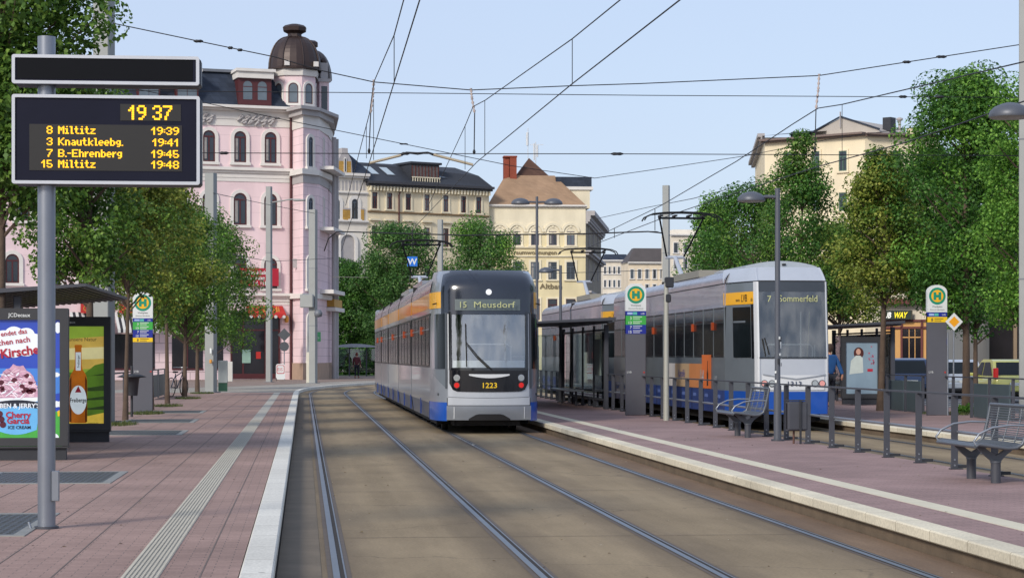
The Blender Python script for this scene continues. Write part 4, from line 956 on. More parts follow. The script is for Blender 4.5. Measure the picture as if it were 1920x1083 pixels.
# ---------- stop columns with H sign
def hcolumn(u, vb, w_, ztop, rows, label, extra=0):
    d = F * 1.42 / (vb - VPV); X = (u - VPU) * d / F * CT; t = thing('stop_sign_column', label, 'stop sign', (X, YD(X, d), .2), 0)
    s_ = w_ / 2; hw = .66
    b = MB(); b.bbox(-s_ + .002, s_ - .002, -.058, .058, 0, ztop - hw - .01, mat('column_grey', '#595a62', .5, .1, .06, 2), .012); b.text('LVB', .07, (-s_ + .03, -.064, 1.02), X3, Z3, WH); b.box(s_ - .07, s_ - .03, -.063, -.06, 1.02, 1.06, RED_); b.build('column', t)
    arc = [(-s_, 0), (s_, 0), (s_, hw - .17)] + [(s_ * cos(a), hw - .17 + .17 * sin(a)) for a in np.linspace(.2, pi - .2, 10)] + [(-s_, hw - .17)]
    b = MB(); b.plate(arc, [], (0, -.062, ztop - hw), X3, Z3, .12, WH); pl = b.build('head_panel', t)
    zc = ztop - .27; r = w_ * .42
    b = MB(); b.plate(circ(0, zc, r, 32), [], (0, -.066, 0), X3, Z3, .002, HGRN); b.plate(circ(0, zc, r * .72, 32), [], (0, -.069, 0), X3, Z3, .002, HYEL)
    k = r * .3; t_ = r * .16
    for (x0, x1, z0, z1) in ((-k - t_, -k + t_, -r * .46, r * .46), (k - t_, k + t_, -r * .46, r * .46), (-k, k, -t_, t_)): b.box(x0, x1, -.0725, -.069, zc + z0, zc + z1, HGRN) if abs(x0) != k else b.box(-k + t_ + .001, k - t_ - .001, -.0724, -.069, zc + z0, zc + z1, HGRN)
    b.build('stop_emblem', pl)
    b = MB(); b.text('Waldplatz', .062, (0, -.065, ztop - hw + .115), X3, Z3, INK, 'CENTER'); b.text('Zentrum-Nordwest', .045, (0, -.065, ztop - hw + .045), X3, Z3, INK, 'CENTER'); b.build('lettering', pl)
    z = ztop - hw - .004
    for (m, h_, nums) in rows:
        b = MB(); b.box(-s_ + .002, s_ - .002, -.063, .063, z - h_ + .002, z, m)
        n = len(nums)
        for i, nn in enumerate(nums):
            zz = z - h_ + (n - 1 - i) * h_ / n + h_ / n * .25
            ik = INK if m is YELS else WH
            if nn == '*': b.box(-s_ + .04, -.08, -.0665, -.063, z - h_ * .75, z - h_ * .25, mat('logo_pale_blue', '#9db6dc', .5)); b.box(-.07, .03, -.0665, -.063, z - h_ * .8, z - h_ * .2, mat('logo_teal', '#57b8a8', .5)); b.text('LVB', h_ * .5, (s_ - .13, -.065, z - h_ * .7), X3, Z3, WH, bold=.01)
            else:
                b.text(nn, h_ / n * .85, (-.1, -.065, zz - .01), X3, Z3, ik, 'RIGHT', bold=.015)
                for q_ in range(2): b.box(-.07, .1 if q_ else .15, -.0655, -.063, zz + .045 - q_ * .045, zz + .06 - q_ * .045, ik)
        b.build('line_panel', t); z -= h_
    return t
RED_ = mat('small_red', '#b0342c', .5, 0, 0)
hcolumn(1191.5, 778, .50, 3.18, [(NAVYS, .11, ['*']), (GREEN, .22, ['3', '13']), (NAVYS, .22, ['7', '15'])], 'dark stop column with H sign and lines 3, 13, 7 and 15 beside the shelter on the middle platform')
hcolumn(1756, 778, .49, 3.15, [(NAVYS, .11, ['*']), (YELS, .13, ['8'])], 'dark stop column with H sign and one yellow line panel on the far right platform')
hcolumn(268, 773, .50, 3.05, [(NAVYS, .09, ['*']), (GREEN, .2, ['3', '13']), (NAVYS, .2, ['7', '15']), (YELS, .11, ['8'])], 'dark stop column with H sign half hidden behind the slim trunks on the left platform')

# ---------- steel masts
def mast(u, vb, w_, zt, label, z0=.2, d=None, extra=None):
    d = d or F * (EYE - z0) / (vb - VPV); X = (u - VPU) * d / F * CT; t = thing('catenary_mast', label, 'mast', (X, YD(X, d), z0), 0, 'grey steel catenary masts'); H = zt - z0
    s_ = w_ / 2; b = MB()
    a = s_ * .74; t.rotation_euler = (0, 0, -.42)
    b.bbox(-a, a, -a * .85, a * .85, 0, H, MASTG, .012); b.build('beam', t)
    b = MB()
    for z in (H * .33, H * .66): b.box(-a - .006, a + .006, -a * .85 - .006, a * .85 + .006, z, z + .03, MASTD)
    b.build('band', t)
    b = MB(); b.box(-s_ - .03, s_ + .03, -s_ - .02, s_ + .02, -.05, .03, MASTD); b.build('foot_plate', t)
    return t
ml = mast(195, 791, .5, 13.5, 'tall steel mast rising behind the beer advert into the tree crown'); ml
mc = mast(395.5, 735, .52, 8.9, 'steel mast by the leafy tree crown with a small sticker near head height')
b = MB(); b.box(.1, .17, -.3, -.27, 1.55, 1.75, WH); b.build('sticker', mc); b = MB(); b.bbox(.1, .2, -.36, -.27, 1.15, 1.3, mat('button_box_orange', '#c98a36', .5), .02); b.build('button_box', mc)
md = mast(504.5, 716, .42, 11.6, 'slim grey mast in front of the red awning of the pink building', .115)
b = MB(); b.tube([(.2, 0, 10.55), (1.4, 0, 10.7), (2.0, 0, 10.68)], .04, MASTG); b.bbox(1.6, 2.3, -.15, .15, 10.58, 10.68, MASTG, .03); b.build('lamp_arm', md)
me_ = mast(587, 718, .54, 9.9, 'thick grey mast beside the white post at the pink corner tower', .115)
b = MB(); b.bbox(-.6, .2, -.5, -.3, 4.25, 5.0, MASTG, .04); b.lathe([(0, 0), (.2, .05), (.24, .25), (.15, .42), (0, .45)], MASTD, 14, (.45, -.3, 3.7)); b.build('signal_box', me_)
mast(825.5, 0, .40, 10.2, 'grey mast standing behind the roof of tram 1223 between two round trees', .12, d=134)
mast(1249, 0, .42, 9.95, 'grey mast behind the raised pantograph of tram 1313', .2, d=104)
mast(1926, 0, .46, 9.75, 'thick pale steel mast at the right picture edge', .2, d=48.2)
# slim pole in front of the far tram
X = 8.25; d = X * F / 670 * 1.0
t = thing('slim_pole', 'slim pale pole standing in front of the silver tram left of the orange advert', 'pole', (X - .25, YD(X - .25, F / 84.5), .2))
b = MB(); b.cyl(0, 0, 0, 3.05, .07, mat('pole_beige', '#a5a59c', .5, .2, .06, 3), .05, 14); b.build('pole', t); b = MB(); b.bbox(-.03, .16, -.08, .08, 2.95, 3.18, ANTH2, .02); b.bbox(-.02, .1, -.07, .07, 2.62, 2.8, ANTH2, .02); b.build('junction_box', t)

# ---------- street lamps
def dome(b, x, z, r, m, mu):
    b.lathe([(r * .98, -.02), (r, 0), (r * .93, r * .22), (r * .72, r * .42), (r * .4, r * .55), (.05, r * .6), (0, r * .6)], m, 24, (x, 0, z)); b.lathe([(0, -.03), (r * .9, -.03), (r * .98, -.02)], mu, 24, (x, 0, z))
LAMPU = mat('lamp_underside', '#8d9090', .4, 0, .05)
LG = mat('lamp_paint', '#575b64', .45, .25, .06, 3)
def lamp(X, d, label, zt=4.45, r=.235, name='street_lamp', double=False, pr=.05, arm=.43, z0=.2):
    t = thing(name, label, 'street lamp', (X, YD(X, d), z0), 0, 'street lamps'); H = zt - z0
    b = MB(); b.cyl(0, 0, 0, H, pr, LG, pr * .85, 16); b.cyl(0, 0, 0, H * .22, pr * 1.3, LG, seg=16); b.build('pole', t)
    b = MB(); b.cyl(0, 0, -.02, .03, pr * 2.2, ANTH, seg=16); b.build('base_collar', t)
    for s in ((-1, 1) if double else (-1,)):
        b = MB(); b.tube([(0, 0, H - arm * .35), (s * arm * .45, 0, H - arm * .33), (s * (arm - r * .6), 0, H - arm * .38)], pr * .6, LG); b.build('arm', t)
        b = MB(); dome(b, s * (arm + .02), H - arm * .42 - .02, r, LG, LAMPU); b.build('lamp_head', t)
    return t
L1 = lamp(7.94, F / 111.3, 'dark street lamp with stickers on its post beside the litter bin')
b = MB(); rr = random.Random(2)
for i in range(11):
    z = rr.uniform(.95, 1.75); a0 = rr.uniform(-2.6, -.6); w_ = rr.uniform(.3, .8); hh = rr.uniform(.03, .09); m = WH if i % 3 else ANTH2
    b.grid(lambda k, tt: (.0525 * cos(a0 + k * w_) * 1.27, .0525 * sin(a0 + k * w_) * 1.27, z + hh * tt), 0, 1, 0, 1, 4, 1, m)
b.build('stickers', L1)
lamp(8.42, F / 165, 'dark lamp head reaching in at the upper right picture edge', 4.55, .24)
lamp(7.94, F / 60.3, 'street lamp rising behind the roof of the middle shelter')
lamp(10.35, F / 42.0, 'tall two-headed street lamp in front of the cream building', 8.75, .42, 'double_street_lamp', True, .07, .72)

# ---------- long railing
FE = thing('railing', 'long dark flat-bar railing along the back of the middle platform', 'railing', (8.17, 0, .2))
pb = MB(); pb.bbox(-.012, .012, -.0, .0, 0, 1, ANTH) if 0 else None
def post_mesh():
    b = MB(); b.bbox(-.045, .045, -.006, .006, 0, .93, ANTH, .003); b.box(-.045, .20, .008, .02, .015, .055, ANTH2); b.box(-.06, .1, -.05, .05, -.002, .012, ANTH2)
    for z in (.12, .05): b.tube([(0, -.018, z), (0, .01, z)], .012, GALV, 8)
    return b
first = None
d0 = F * 1.42 / 224; y = YD(8.17, d0); k = 0
while y < 118:
    if first is None: first = post_mesh().build('railing_post', FE, (0, y, 0))
    else: o = first.copy(); col.objects.link(o); o.parent = FE; o.location = (0, y, 0)
    y += 1.572
b = MB(); b.box(-.03, .03, 12, 118, .932, .957, ANTH); b.build('top_rail', FE)
b = MB(); b.tube([(.045, 12, .47), (.045, 118, .47)], .02, GALV, 8); b.build('middle_rail', FE)

# ---------- benches
BM = mat('bench_wire', '#6a7078', .42, .35, .08, 4); BF = mat('bench_frame', '#5c6169', .42, .3, .08, 4)
def bench(X, d0, label):
    t = thing('bench', label, 'bench', (X, YD(X, d0), .2), 0, 'wire benches on the middle platform'); L = 1.42
    def pr(s):   # seat to back profile, s in 0..1
        P_ = [(-.34, .42), (-.30, .445), (-.15, .425), (.02, .40), (.13, .405), (.20, .45), (.235, .55), (.27, .70), (.30, .86)]
        k = s * (len(P_) - 1); i = min(int(k), len(P_) - 2); f = k - i; return (P_[i][0] + (P_[i + 1][0] - P_[i][0]) * f, P_[i][1] + (P_[i + 1][1] - P_[i][1]) * f)
    b = MB()
    for i in range(46): x, z = pr(i / 45); b.tube([(x, .02, z), (x, L - .02, z)], .0062, BM, 5)
    for y in (.3, .7, 1.1): b.tube([(*[pr(i / 16)[0]], y, pr(i / 16)[1] - .008) for i in range(17)], .008, BM, 5)
    b.grid(lambda k, tt: (pr(k * .62)[0], .03 + (L - .06) * tt, pr(k * .62)[1] - .009), 0, 1, 0, 1, 16, 1, BM)
    b.build('seat_mesh', t)
    b = MB()
    for y in (0, L): b.tube([(pr(i / 16)[0], y, pr(i / 16)[1]) for i in range(17)], .022, BF, 8)
    b.tube([(pr(0)[0], 0, pr(0)[1]), (pr(0)[0], L, pr(0)[1])], .02, BF, 8); b.tube([(pr(1)[0], 0, pr(1)[1]), (pr(1)[0], L, pr(1)[1])], .02, BF, 8)
    b.build('seat_frame', t)
    for y in (.0, L):
        b = MB(); b.tube([(-.33, y, .43), (-.36, y, .48), (-.30, y, .56), (-.15, y, .63), (.05, y, .655), (.24, y, .65)], .013, GALV, 8); b.build('armrest', t)
    for y in (.27, 1.15):
        b = MB(); b.cyl(-.02, y, 0, .23, .055, ANTH, seg=18); b.cyl(-.02, y, .23, .25, .062, BF, seg=18)
        b.plate([(-.06, .25), (.06, .25), (.1, .30), (.22, .395), (.14, .40), (.0, .31), (-.14, .40), (-.24, .415), (-.12, .30)], [], (-.02, y - .02, 0), X3, Z3, .04, BF)
        b.build('leg', t)
    return t
bench(7.76, F * 1.42 / 237 - .25, 'grey wire bench at the right picture edge, the closest one')
bench(7.76, F * 1.42 / 152 - .25, 'grey wire bench left of the lamp post, farther down the platform')

# ---------- litter bin
t = thing('litter_bin', 'dark half-round litter bin on two thin legs right of the lamp post', 'litter bin', (8.0, YD(8.0, F / 114.8), .2))
b = MB(); b.plate([(.17 * cos(a), -.16 * sin(a)) for a in np.linspace(0, -pi, 14)][::-1] + [(-.17, -.10), (.17, -.10)][::-1], [], (0, 0, .69), X3, Y3, .48, ANTH); b.bbox(-.17, .17, -.14, .0, .21, .69, ANTH, .03); b.build('bin_body', t)
b = MB(); b.bbox(.02, .055, -.165, -.14, -.0, .72, ANTH2, .004); b.build('support_leg', t); b = MB(); b.cyl(-.045, -.02, 0, .25, .018, mat('rusty_leg', '#5b3f36', .7), seg=10); b.build('support_leg', t)
b = MB(); b.box(-.18, .18, -.12, .10, .70, .715, ANTH2); b.build('bin_lid', t)

# ---------- shelters on the middle and right platforms
def shelter(X, d0, length, label, width=2.1, poster=False):
    Y0 = YD(X, d0); t = thing('tram_shelter', label, 'shelter', (X, Y0, .2)); L = length; n = 4
    for i in range(n + 1):
        b = MB(); y = L * i / n; w_ = .06 if i in (0, n) else .035; b.bbox(-w_, w_, y - w_, y + w_, 0, 2.28, ANTH, .008); b.build('post', t)
    for i in range(n):
        b = MB(); b.box(-.01, .01, L * i / n + .07, L * (i + 1) / n - .07, .28, 2.1, CLG); b.build('back_pane', t)
    b = MB()
    for z in (.22, 2.12): b.box(-.02, .02, .05, L - .05, z, z + .05, ANTH)
    b.build('wall_rail', t)
    if not poster:
        b = MB(); b.box(-1.25, -.1, L - .0, L + .015, .28, 2.1, CLG); b.build('end_pane', t); b = MB(); b.bbox(-1.33, -1.25, L - .04, L + .04, 0, 2.28, ANTH, .008); b.build('post', t)
    b = MB(); b.add([(-width, -.8, 2.30), (.15, -.8, 2.38), (.15, L + .8, 2.38), (-width, L + .8, 2.30), (-width, -.8, 2.35), (.15, -.8, 2.47), (.15, L + .8, 2.47), (-width, L + .8, 2.35)], [(0, 1, 2, 3)[::-1], (4, 5, 6, 7), (0, 1, 5, 4), (1, 2, 6, 5), (2, 3, 7, 6), (3, 0, 4, 7)], ANTH); 
    b.tube([(.0, -.75, 2.38), (.0, L + .75, 2.38)], .07, ANTH, 10); b.build('roof', t)
    b = MB(); b.bbox(-.6, -.15, L * .35, L * .8, .42, .47, GALV, .012)
    for y in (L * .4, L * .75): b.box(-.35, -.3, y, y + .08, 0, .42, ANTH)
    b.build('seat_bench', t)
    return t
s1 = shelter(8.12, 57.6, 9.6, 'dark glass tram shelter on the middle platform left of the stop column', 2.0)
b = MB(); b.box(-.03, .0, 1.0, 2.2, .9, 1.9, mat('timetable_paper', '#8fa09b', .6, 0, .2, 6)); b.build('timetable', s1)
s2 = shelter(17.3, 63.0, 7.0, 'dark shelter behind the blue-jacketed person on the far right platform', 1.9, True)
h = advert(s2, -1.62, -.45, -.35, .22, 2.0)
b = MB(); pb_ = mat('poster_pale_blue', '#8298a8', .35, 0, .14, 1.2, coat=.4); b.box(-1.51, -.56, -.37, -.366, .33, 1.84, pb_)
sk_ = mat('poster_skin', '#c79a86', .5); hr = mat('poster_hair', '#4a1f1a', .5, 0, .3, 8)
def at2(pts, k, m): b.plate(pts, [], (0, -.372 - .0015 * k, 0), X3, Z3, 0, m)
at2([(-1.12 + .15 * cos(a), 1.52 + .17 * sin(a)) for a in np.linspace(0, 2 * pi, 18)[:-1]], 0, hr); at2([(-1.13 + .07 * cos(a), 1.56 + .09 * sin(a)) for a in np.linspace(0, 2 * pi, 16)[:-1]], 1, sk_)
at2([(-1.40, .9), (-.98, .95), (-1.0, 1.38), (-1.08, 1.45), (-1.2, 1.45), (-1.35, 1.3)], .5, mat('poster_dress', '#bfc9c4', .5, 0, .1, 5))
rr = random.Random(9)
for i in range(16): at2(circ(-.75 + rr.uniform(-.08, .1), rr.uniform(1.2, 1.75), rr.uniform(.012, .03), 7), 1, mat('poster_petal', '#b0566e', .5))
at2(rect(-.86, -.70, .98, 1.06), 1, red1); b.build('poster', h)

# ---------- infill fence with green panels on the right platform
t = thing('panel_fence', 'low fence with dark green infill panels at the back of the right platform', 'fence', (15.45, 0, .2))
GP = mat('panel_green_grey', '#47555a', .5, .1, .12, 2)
for (da, db_) in ((56.6, 55.2), (54.9, 53.7), (49.4, 48.4), (48.2, 46.9)):
    ya, yb = sorted((YD(15.45, da), YD(15.45, db_))); b = MB(); b.bbox(-.02, .02, ya, yb, .02, .80, GP, .006); b.build('infill_panel', t)
for d in (56.8, 55.05, 53.5, 51.0, 49.6, 48.3, 46.7): b = MB(); y = YD(15.45, d); b.bbox(-.035, .035, y - .02, y + .02, 0, .92, ANTH, .004); b.build('fence_post', t)
b = MB(); b.box(-.025, .025, YD(15.45, 56.8), YD(15.45, 44), .92, .95, ANTH); b.build('top_rail', t)

# ---------- road sign, priority diamond
t = thing('priority_sign', 'white and amber diamond priority road sign on a thin post', 'road sign', (15.47, YD(15.47, 51.0), .2))
b = MB(); b.cyl(0, .05, 0, 2.45, .02, GALV, seg=12); b.build('post', t)
def diam(r, c=.03): return [(r - c, -c), (r, 0), (r - c, c), (c, r - c), (0, r), (-c, r - c), (-r + c, c), (-r, 0), (-r + c, -c), (-c, -r + c), (0, -r), (c, -r + c)]
b = MB(); b.plate(diam(.215), [], (0, 0, 2.25), X3, Z3, .01, WH); b.plate(diam(.13), [], (0, -.004, 2.25), X3, Z3, .002, mat('sign_amber', '#e79e12', .45)); b.build('sign_plate', t)
t = thing('street_name_sign', 'small blue street name plate below the priority sign', 'street sign', (15.2, YD(15.2, 51.6), .2)); b = MB(); b.cyl(.3, 0, 0, 2.0, .025, GALV, seg=10); b.build('post', t)
b = MB(); b.box(-.1, .28, -.02, 0, 1.70, 1.86, NAVYS); b.text('Waldstr.', .085, (-.08, -.023, 1.75), X3, Z3, WH); b.build('name_plate', t)

# ---------- cars
TYRE = mat('tyre', '#17171a', .8, 0, .1); RIMM = mat('rim', '#8d9196', .35, .8, .05); CGL = mat('car_glass', '#161c20', .1, 0, .2, 2, spec=.35); PLT = mat('number_plate', '#d5d7d3', .5, 0, 0)
def car(X, d, paint, label, L=4.1, W=1.7, H=1.5, hatch=.25, lampz=(.75, 1.2), gr=None):
    """rear of the car at local y 0, nose towards +y"""
    t = thing('parked_car', label, 'car', (X, YD(X, d), 0), 0, gr)
    hw = W / 2; 
    # lower body section rings along y: (y, half width, z bottom, z belt)
    R_ = [(0, hw * .84, .42, .80), (.06, hw * .93, .34, .90), (.25, hw, .28, .93), (1.0, hw, .24, .93), (L * .5, hw, .24, .91), (L * .72, hw, .26, .88), (L - .35, hw * .97, .28, .80), (L - .08, hw * .86, .36, .66), (L, hw * .70, .42, .58)]
    def ring(y, w_, zb, zt): return [(-w_ * .86, y, zb), (-w_, y, zb + .12), (-w_ * 1.0, y, (zb + zt) / 2 + .05), (-w_ * .96, y, zt - .04), (-w_ * .88, y, zt), (w_ * .88, y, zt), (w_ * .96, y, zt - .04), (w_, y, (zb + zt) / 2 + .05), (w_, y, zb + .12), (w_ * .86, y, zb)]
    vs = []; fs = []
    for r in R_: vs += ring(*r)
    n = 10
    for i in range(len(R_) - 1):
        for k in range(n): fs.append((i * n + k, i * n + (k + 1) % n, (i + 1) * n + (k + 1) % n, (i + 1) * n + k))
    fs += [tuple(range(n))[::-1], tuple((len(R_) - 1) * n + k for k in range(n))]
    b = MB(); b.add(vs, fs, paint, True)
    # roof and pillars as a greenhouse with glass panes proud
    yr0, yr1, yr2, yr3 = .12, .12 + hatch, L * .50, L * .70; hz = .90
    def gh(y, z): f = (z - hz) / (H - hz); return hw * (.95 - .17 * f)
    A = [(yr0, hz), (yr1, H - .06), (yr1 + .25, H), (yr2 - .1, H), (yr2 + .05, H - .04), (yr3, hz)]
    vs = [(-gh(y, z), y, z) for y, z in A] + [(gh(y, z), y, z) for y, z in A]; m = len(A)
    fs = [(i, i + m, i + 1 + m, i + 1) for i in range(m - 1)] + [tuple(range(m)), tuple(range(m, 2 * m))[::-1]]
    b.add(vs, fs, paint); b.build('car_body', t)
    b = MB(); e = .012   # rear window
    def lerp(a, c, f): return a + (c - a) * f
    y0_, z0_, y1_, z1_ = lerp(yr0, yr1, .12), lerp(hz, H - .06, .12), lerp(yr0, yr1, .93), lerp(hz, H - .06, .93)
    b.add([(-gh(0, z0_) * .86, y0_ - e, z0_), (gh(0, z0_) * .86, y0_ - e, z0_), (gh(0, z1_) * .84, y1_ - e, z1_), (-gh(0, z1_) * .84, y1_ - e, z1_)], [(0, 1, 2, 3)], CGL); b.build('rear_window', t)
    for s in (-1, 1):
        b = MB(); z0_ = hz + .05; z1_ = H - .10
        def sp(y, z): return (s * (gh(y, z) + e), y, z)
        yf0 = lerp(yr3, yr2, .12); yf1 = lerp(yr3, yr2, .9)
        ym = L * .40
        for poly in ([(yr0 + .16 + hatch * .1, z0_), (ym - .04, z0_), (ym - .04, z1_), (yr1 + .22, z1_)], [(ym + .04, z0_), (yf0 - .02, z0_), (yf1 - .05, z1_), (ym + .04, z1_)]): b.add([sp(y, z) for y, z in poly], [(0, 1, 2, 3)], CGL)
        b.build('side_window', t)
        b = MB(); b.bbox(min(s * hw * .80, s * (hw * .985)), max(s * hw * .80, s * hw * .985), -.01, .16, lampz[0], lampz[1], REDL, .02); b.build('tail_light', t)
        b = MB(); b.bbox(min(s * (hw + .02), s * (hw + .2)), max(s * (hw + .02), s * (hw + .2)), L * .60, L * .60 + .1, .92, 1.04, paint, .03); b.build('wing_mirror', t)
        for y in (.75, L - .78):
            b = MB(Matrix.Translation((s * (hw - .11), y, .30)) @ Matrix.Rotation(s * pi / 2, 4, 'Y')); b.lathe([(0, -.1), (.28, -.1), (.30, -.06), (.30, .08), (.27, .115), (.19, .115), (.19, .10)], TYRE, 24); w1 = b.build('tyre', t)
            b = MB(Matrix.Translation((s * (hw - .11), y, .30)) @ Matrix.Rotation(s * pi / 2, 4, 'Y')); b.lathe([(.19, .10), (.17, .118), (.05, .095), (0, .105)], RIMM, 24); b.build('rim', w1)
    b = MB(); b.bbox(-hw * .88, hw * .88, -.06, .12, .38, .62, paint, .04); b.box(-hw * .8, hw * .8, -.03, .1, .30, .38, TYRE); b.build('rear_bumper', t)
    b = MB(); b.box(-.26, .26, -.075, -.06, .60, .71, PLT); b.build('number_plate', t)
    b = MB(); b.box(-hw * .7, hw * .7, .3, L - .4, .18, .3, TYRE); b.build('car_floor', t)
    return t
GC = 'cars parked beyond the right platform'
car(24.85, F / 53.5, mat('paint_lime_yellow', '#cfcc74', .3, .1, .03, 2, coat=.6), 'pale yellow-green small hatchback behind the right trunk', 3.6, 1.62, 1.52, .5, (.85, 1.22), GC)
car(25.3, F / 48.8, mat('paint_silver', '#c4c8cc', .3, .5, .03, 2, coat=.6), 'silver hatchback between the stop column and the yellow-green car', 4.1, 1.72, 1.5, .5, (1.0, 1.35), GC)
car(23.3, F / 48.6, mat('paint_dark_blue', '#2b3d5e', .25, .3, .05, 2, coat=.7), 'dark blue estate car left of the right stop column', 4.5, 1.76, 1.56, .12, (.85, 1.42), GC)
car(25.4, F / 41.5, mat('paint_red', '#a01f1d', .3, .1, .03, 2, coat=.6), 'red car seen through the glass of the right shelter', 4.1, 1.7, 1.42, .3, (.8, 1.1), GC)

# ---------- people
def person(loc, rz, J, E, label, parts):
    """J joints {name:(x,y,z,r)}, E edges: one skinned surface; the body faces -y"""
    def skin(J, E, name, m, parent=None, sub=2, root=None):
        me = bpy.data.meshes.new(name); ks = list(J); me.from_pydata([J[k][:3] for k in ks], [(ks.index(a), ks.index(c)) for a, c in E], []); me.materials.append(m)
        o = bpy.data.objects.new(name, me); col.objects.link(o); sk_ = o.modifiers.new('skin', 'SKIN'); sk_.use_smooth_shade = True
        if not me.skin_vertices: pass
        for i, k in enumerate(ks):
            v = me.skin_vertices[0].data[i]; r = J[k][3]; v.radius = (r, J[k][4] if len(J[k]) > 4 else r); v.use_root = (k == (root or ks[0]))
        sb = o.modifiers.new('sub', 'SUBSURF'); sb.levels = sb.render_levels = sub
        if parent: o.parent = parent
        return o
    t = thing('person', label, 'person', loc, rz)
    for (name, keys, m, grow, root) in parts:
        Jn = {k: (*J[k][:3], J[k][3] + grow, (J[k][4] if len(J[k]) > 4 else J[k][3]) + grow) for k in keys}; En = [(a, c) for a, c in E if a in Jn and c in Jn]
        skin(Jn, En, name, m, t, root=root)
    return t
def joints(lean=0, arm=.0, stride=.12, arml=.1):
    J = {'pelvis': (0, 0, .93, .15, .11), 'waist': (0, 0, 1.06, .13, .10), 'chest': (0, -.0, 1.27, .17, .115), 'neckb': (0, .01, 1.44, .08, .07), 'neck': (0, .0, 1.50, .052, .052), 'headb': (0, -.015, 1.57, .075, .08), 'head': (0, -.015, 1.66, .078, .098), 'top': (0, .0, 1.73, .05, .065), 'nose': (0, -.115, 1.63, .012, .016)}
    E = [('pelvis', 'waist'), ('waist', 'chest'), ('chest', 'neckb'), ('neckb', 'neck'), ('neck', 'headb'), ('headb', 'head'), ('head', 'top'), ('headb', 'nose')]
    for s, n in ((-1, 'l'), (1, 'r')):
        st = stride * s; a = arml * (-s)
        J.update({'sh' + n: (s * .19, .01, 1.40, .062), 'el' + n: (s * (.25 + arm * .4), .02 + a * .3, 1.13, .045), 'wr' + n: (s * (.26 + arm), -.04 + a, .90, .032), 'ha' + n: (s * (.26 + arm), -.06 + a, .83, .034, .02),
                  'hip' + n: (s * .09, 0, .86, .095), 'kn' + n: (s * .10, -.03 + st * .5, .49, .062), 'an' + n: (s * .10, st, .10, .042), 'he' + n: (s * .10, st + .03, .05, .04), 'to' + n: (s * .12, st - .17, .035, .035)})
        E += [('chest', 'sh' + n), ('sh' + n, 'el' + n), ('el' + n, 'wr' + n), ('wr' + n, 'ha' + n), ('pelvis', 'hip' + n), ('hip' + n, 'kn' + n), ('kn' + n, 'an' + n), ('an' + n, 'he' + n), ('he' + n, 'to' + n)]
        for i, (dx, l) in enumerate(((-.028, .075), (-.010, .088), (.010, .085), (.028, .068))):
            J['f%s%d' % (n, i)] = (s * (.26 + arm) + dx * .8, -.065 + a, .775, .009); J['g%s%d' % (n, i)] = (s * (.26 + arm) + dx * .9, -.085 + a, .83 - l, .007); E += [('ha' + n, 'f%s%d' % (n, i)), ('f%s%d' % (n, i), 'g%s%d' % (n, i))]
        J['t' + n] = (s * (.235 + arm), -.10 + a, .80, .009); E += [('ha' + n, 't' + n)]
    return J, E
SKIN = mat('skin', '#b98a73', .6, 0, .05, 5); HAIR = mat('hair_brown', '#3a2a20', .8, 0, .2, 20)
def dress(jm, tm, hm, sm, J, E):
    allk = list(J)
    return [('body', allk, SKIN, 0, 'pelvis'), ('jacket', ['waist', 'pelvis', 'chest', 'neckb', 'shl', 'ell', 'wrl', 'shr', 'elr', 'wrr'], jm, .02, 'waist'),
            ('trousers', ['pelvis', 'hipl', 'knl', 'anl', 'hipr', 'knr', 'anr'], tm, .016, 'pelvis')] + [('shoe', ['an' + n, 'he' + n, 'to' + n], sm, .012, 'he' + n) for n in 'lr']
def hair(t, m, x=0):
    b = MB(); b.lathe([(0, .11), (.06, .10), (.095, .05), (.105, -.02), (.09, -.09), (.07, -.12)], m, 18, (0, .03, 1.68)); b.build('hair', t)
J, E = joints(arm=.10, arml=.16)
dk = mat('trousers_dark', '#1f232c', .85, 0, .1, 8); sh_ = mat('shoe_dark', '#1a1a1c', .6)
pp = person((14.86, YD(14.86, F / 66), .2), radians(200), J, E, 'person in a blue jacket half hidden behind the front of tram 1313', dress(mat('jacket_blue', '#1d4f86', .8, 0, .12, 9), dk, HAIR, sh_, J, E)); hair(pp, HAIR)
J, E = joints(stride=.06)
pq = person((P(669, 149)[0], P(669, 149)[1], .12), radians(170), J, E, 'person in a dark red jacket standing on the far pavement', dress(mat('jacket_dark_red', '#5a2a30', .8, 0, .1, 9), dk, HAIR, sh_, J, E)); hair(pq, mat('hair_red_brown', '#6a3426', .8))

# ---------- left side small things
def at(u, v, z): x, y, _ = G(u, v, z); return (x, y, z)
t = thing('control_cabinet', 'pale grey cabinet on a dark green base behind the mast', 'cabinet', at(418, 733, .2)); s = .19
b = MB(); b.bbox(-s, s, -.15, .15, .34, 1.26, mat('cabinet_grey', '#9fa5a6', .5, 0, .05, 3), .02); b.build('housing', t); b = MB(); b.box(-s + .01, s - .01, -.14, .14, 0, .34, mat('cabinet_green', '#1f4a3a', .5)); b.build('plinth', t)
x, y, z = at(431, 715, .115); b = MB(); b.bbox(x - .16, x + .16, y, y + .3, z, z + 1.2, mat('white_box', '#c5c3bd', .6, 0, .06, 3), .02); tag(b.build('utility_box'), 'narrow off-white utility box right behind the grey cabinet', 'utility box')
x, y, z = at(578, 718, .115); b = MB(); b.bbox(x - .11, x + .11, y - .11, y + .11, z, z + 1.75, mat('post_white', '#cfcab8', .6, 0, .1, 3), .02); tag(b.build('white_post'), 'square white post against the left side of the thick mast', 'post')
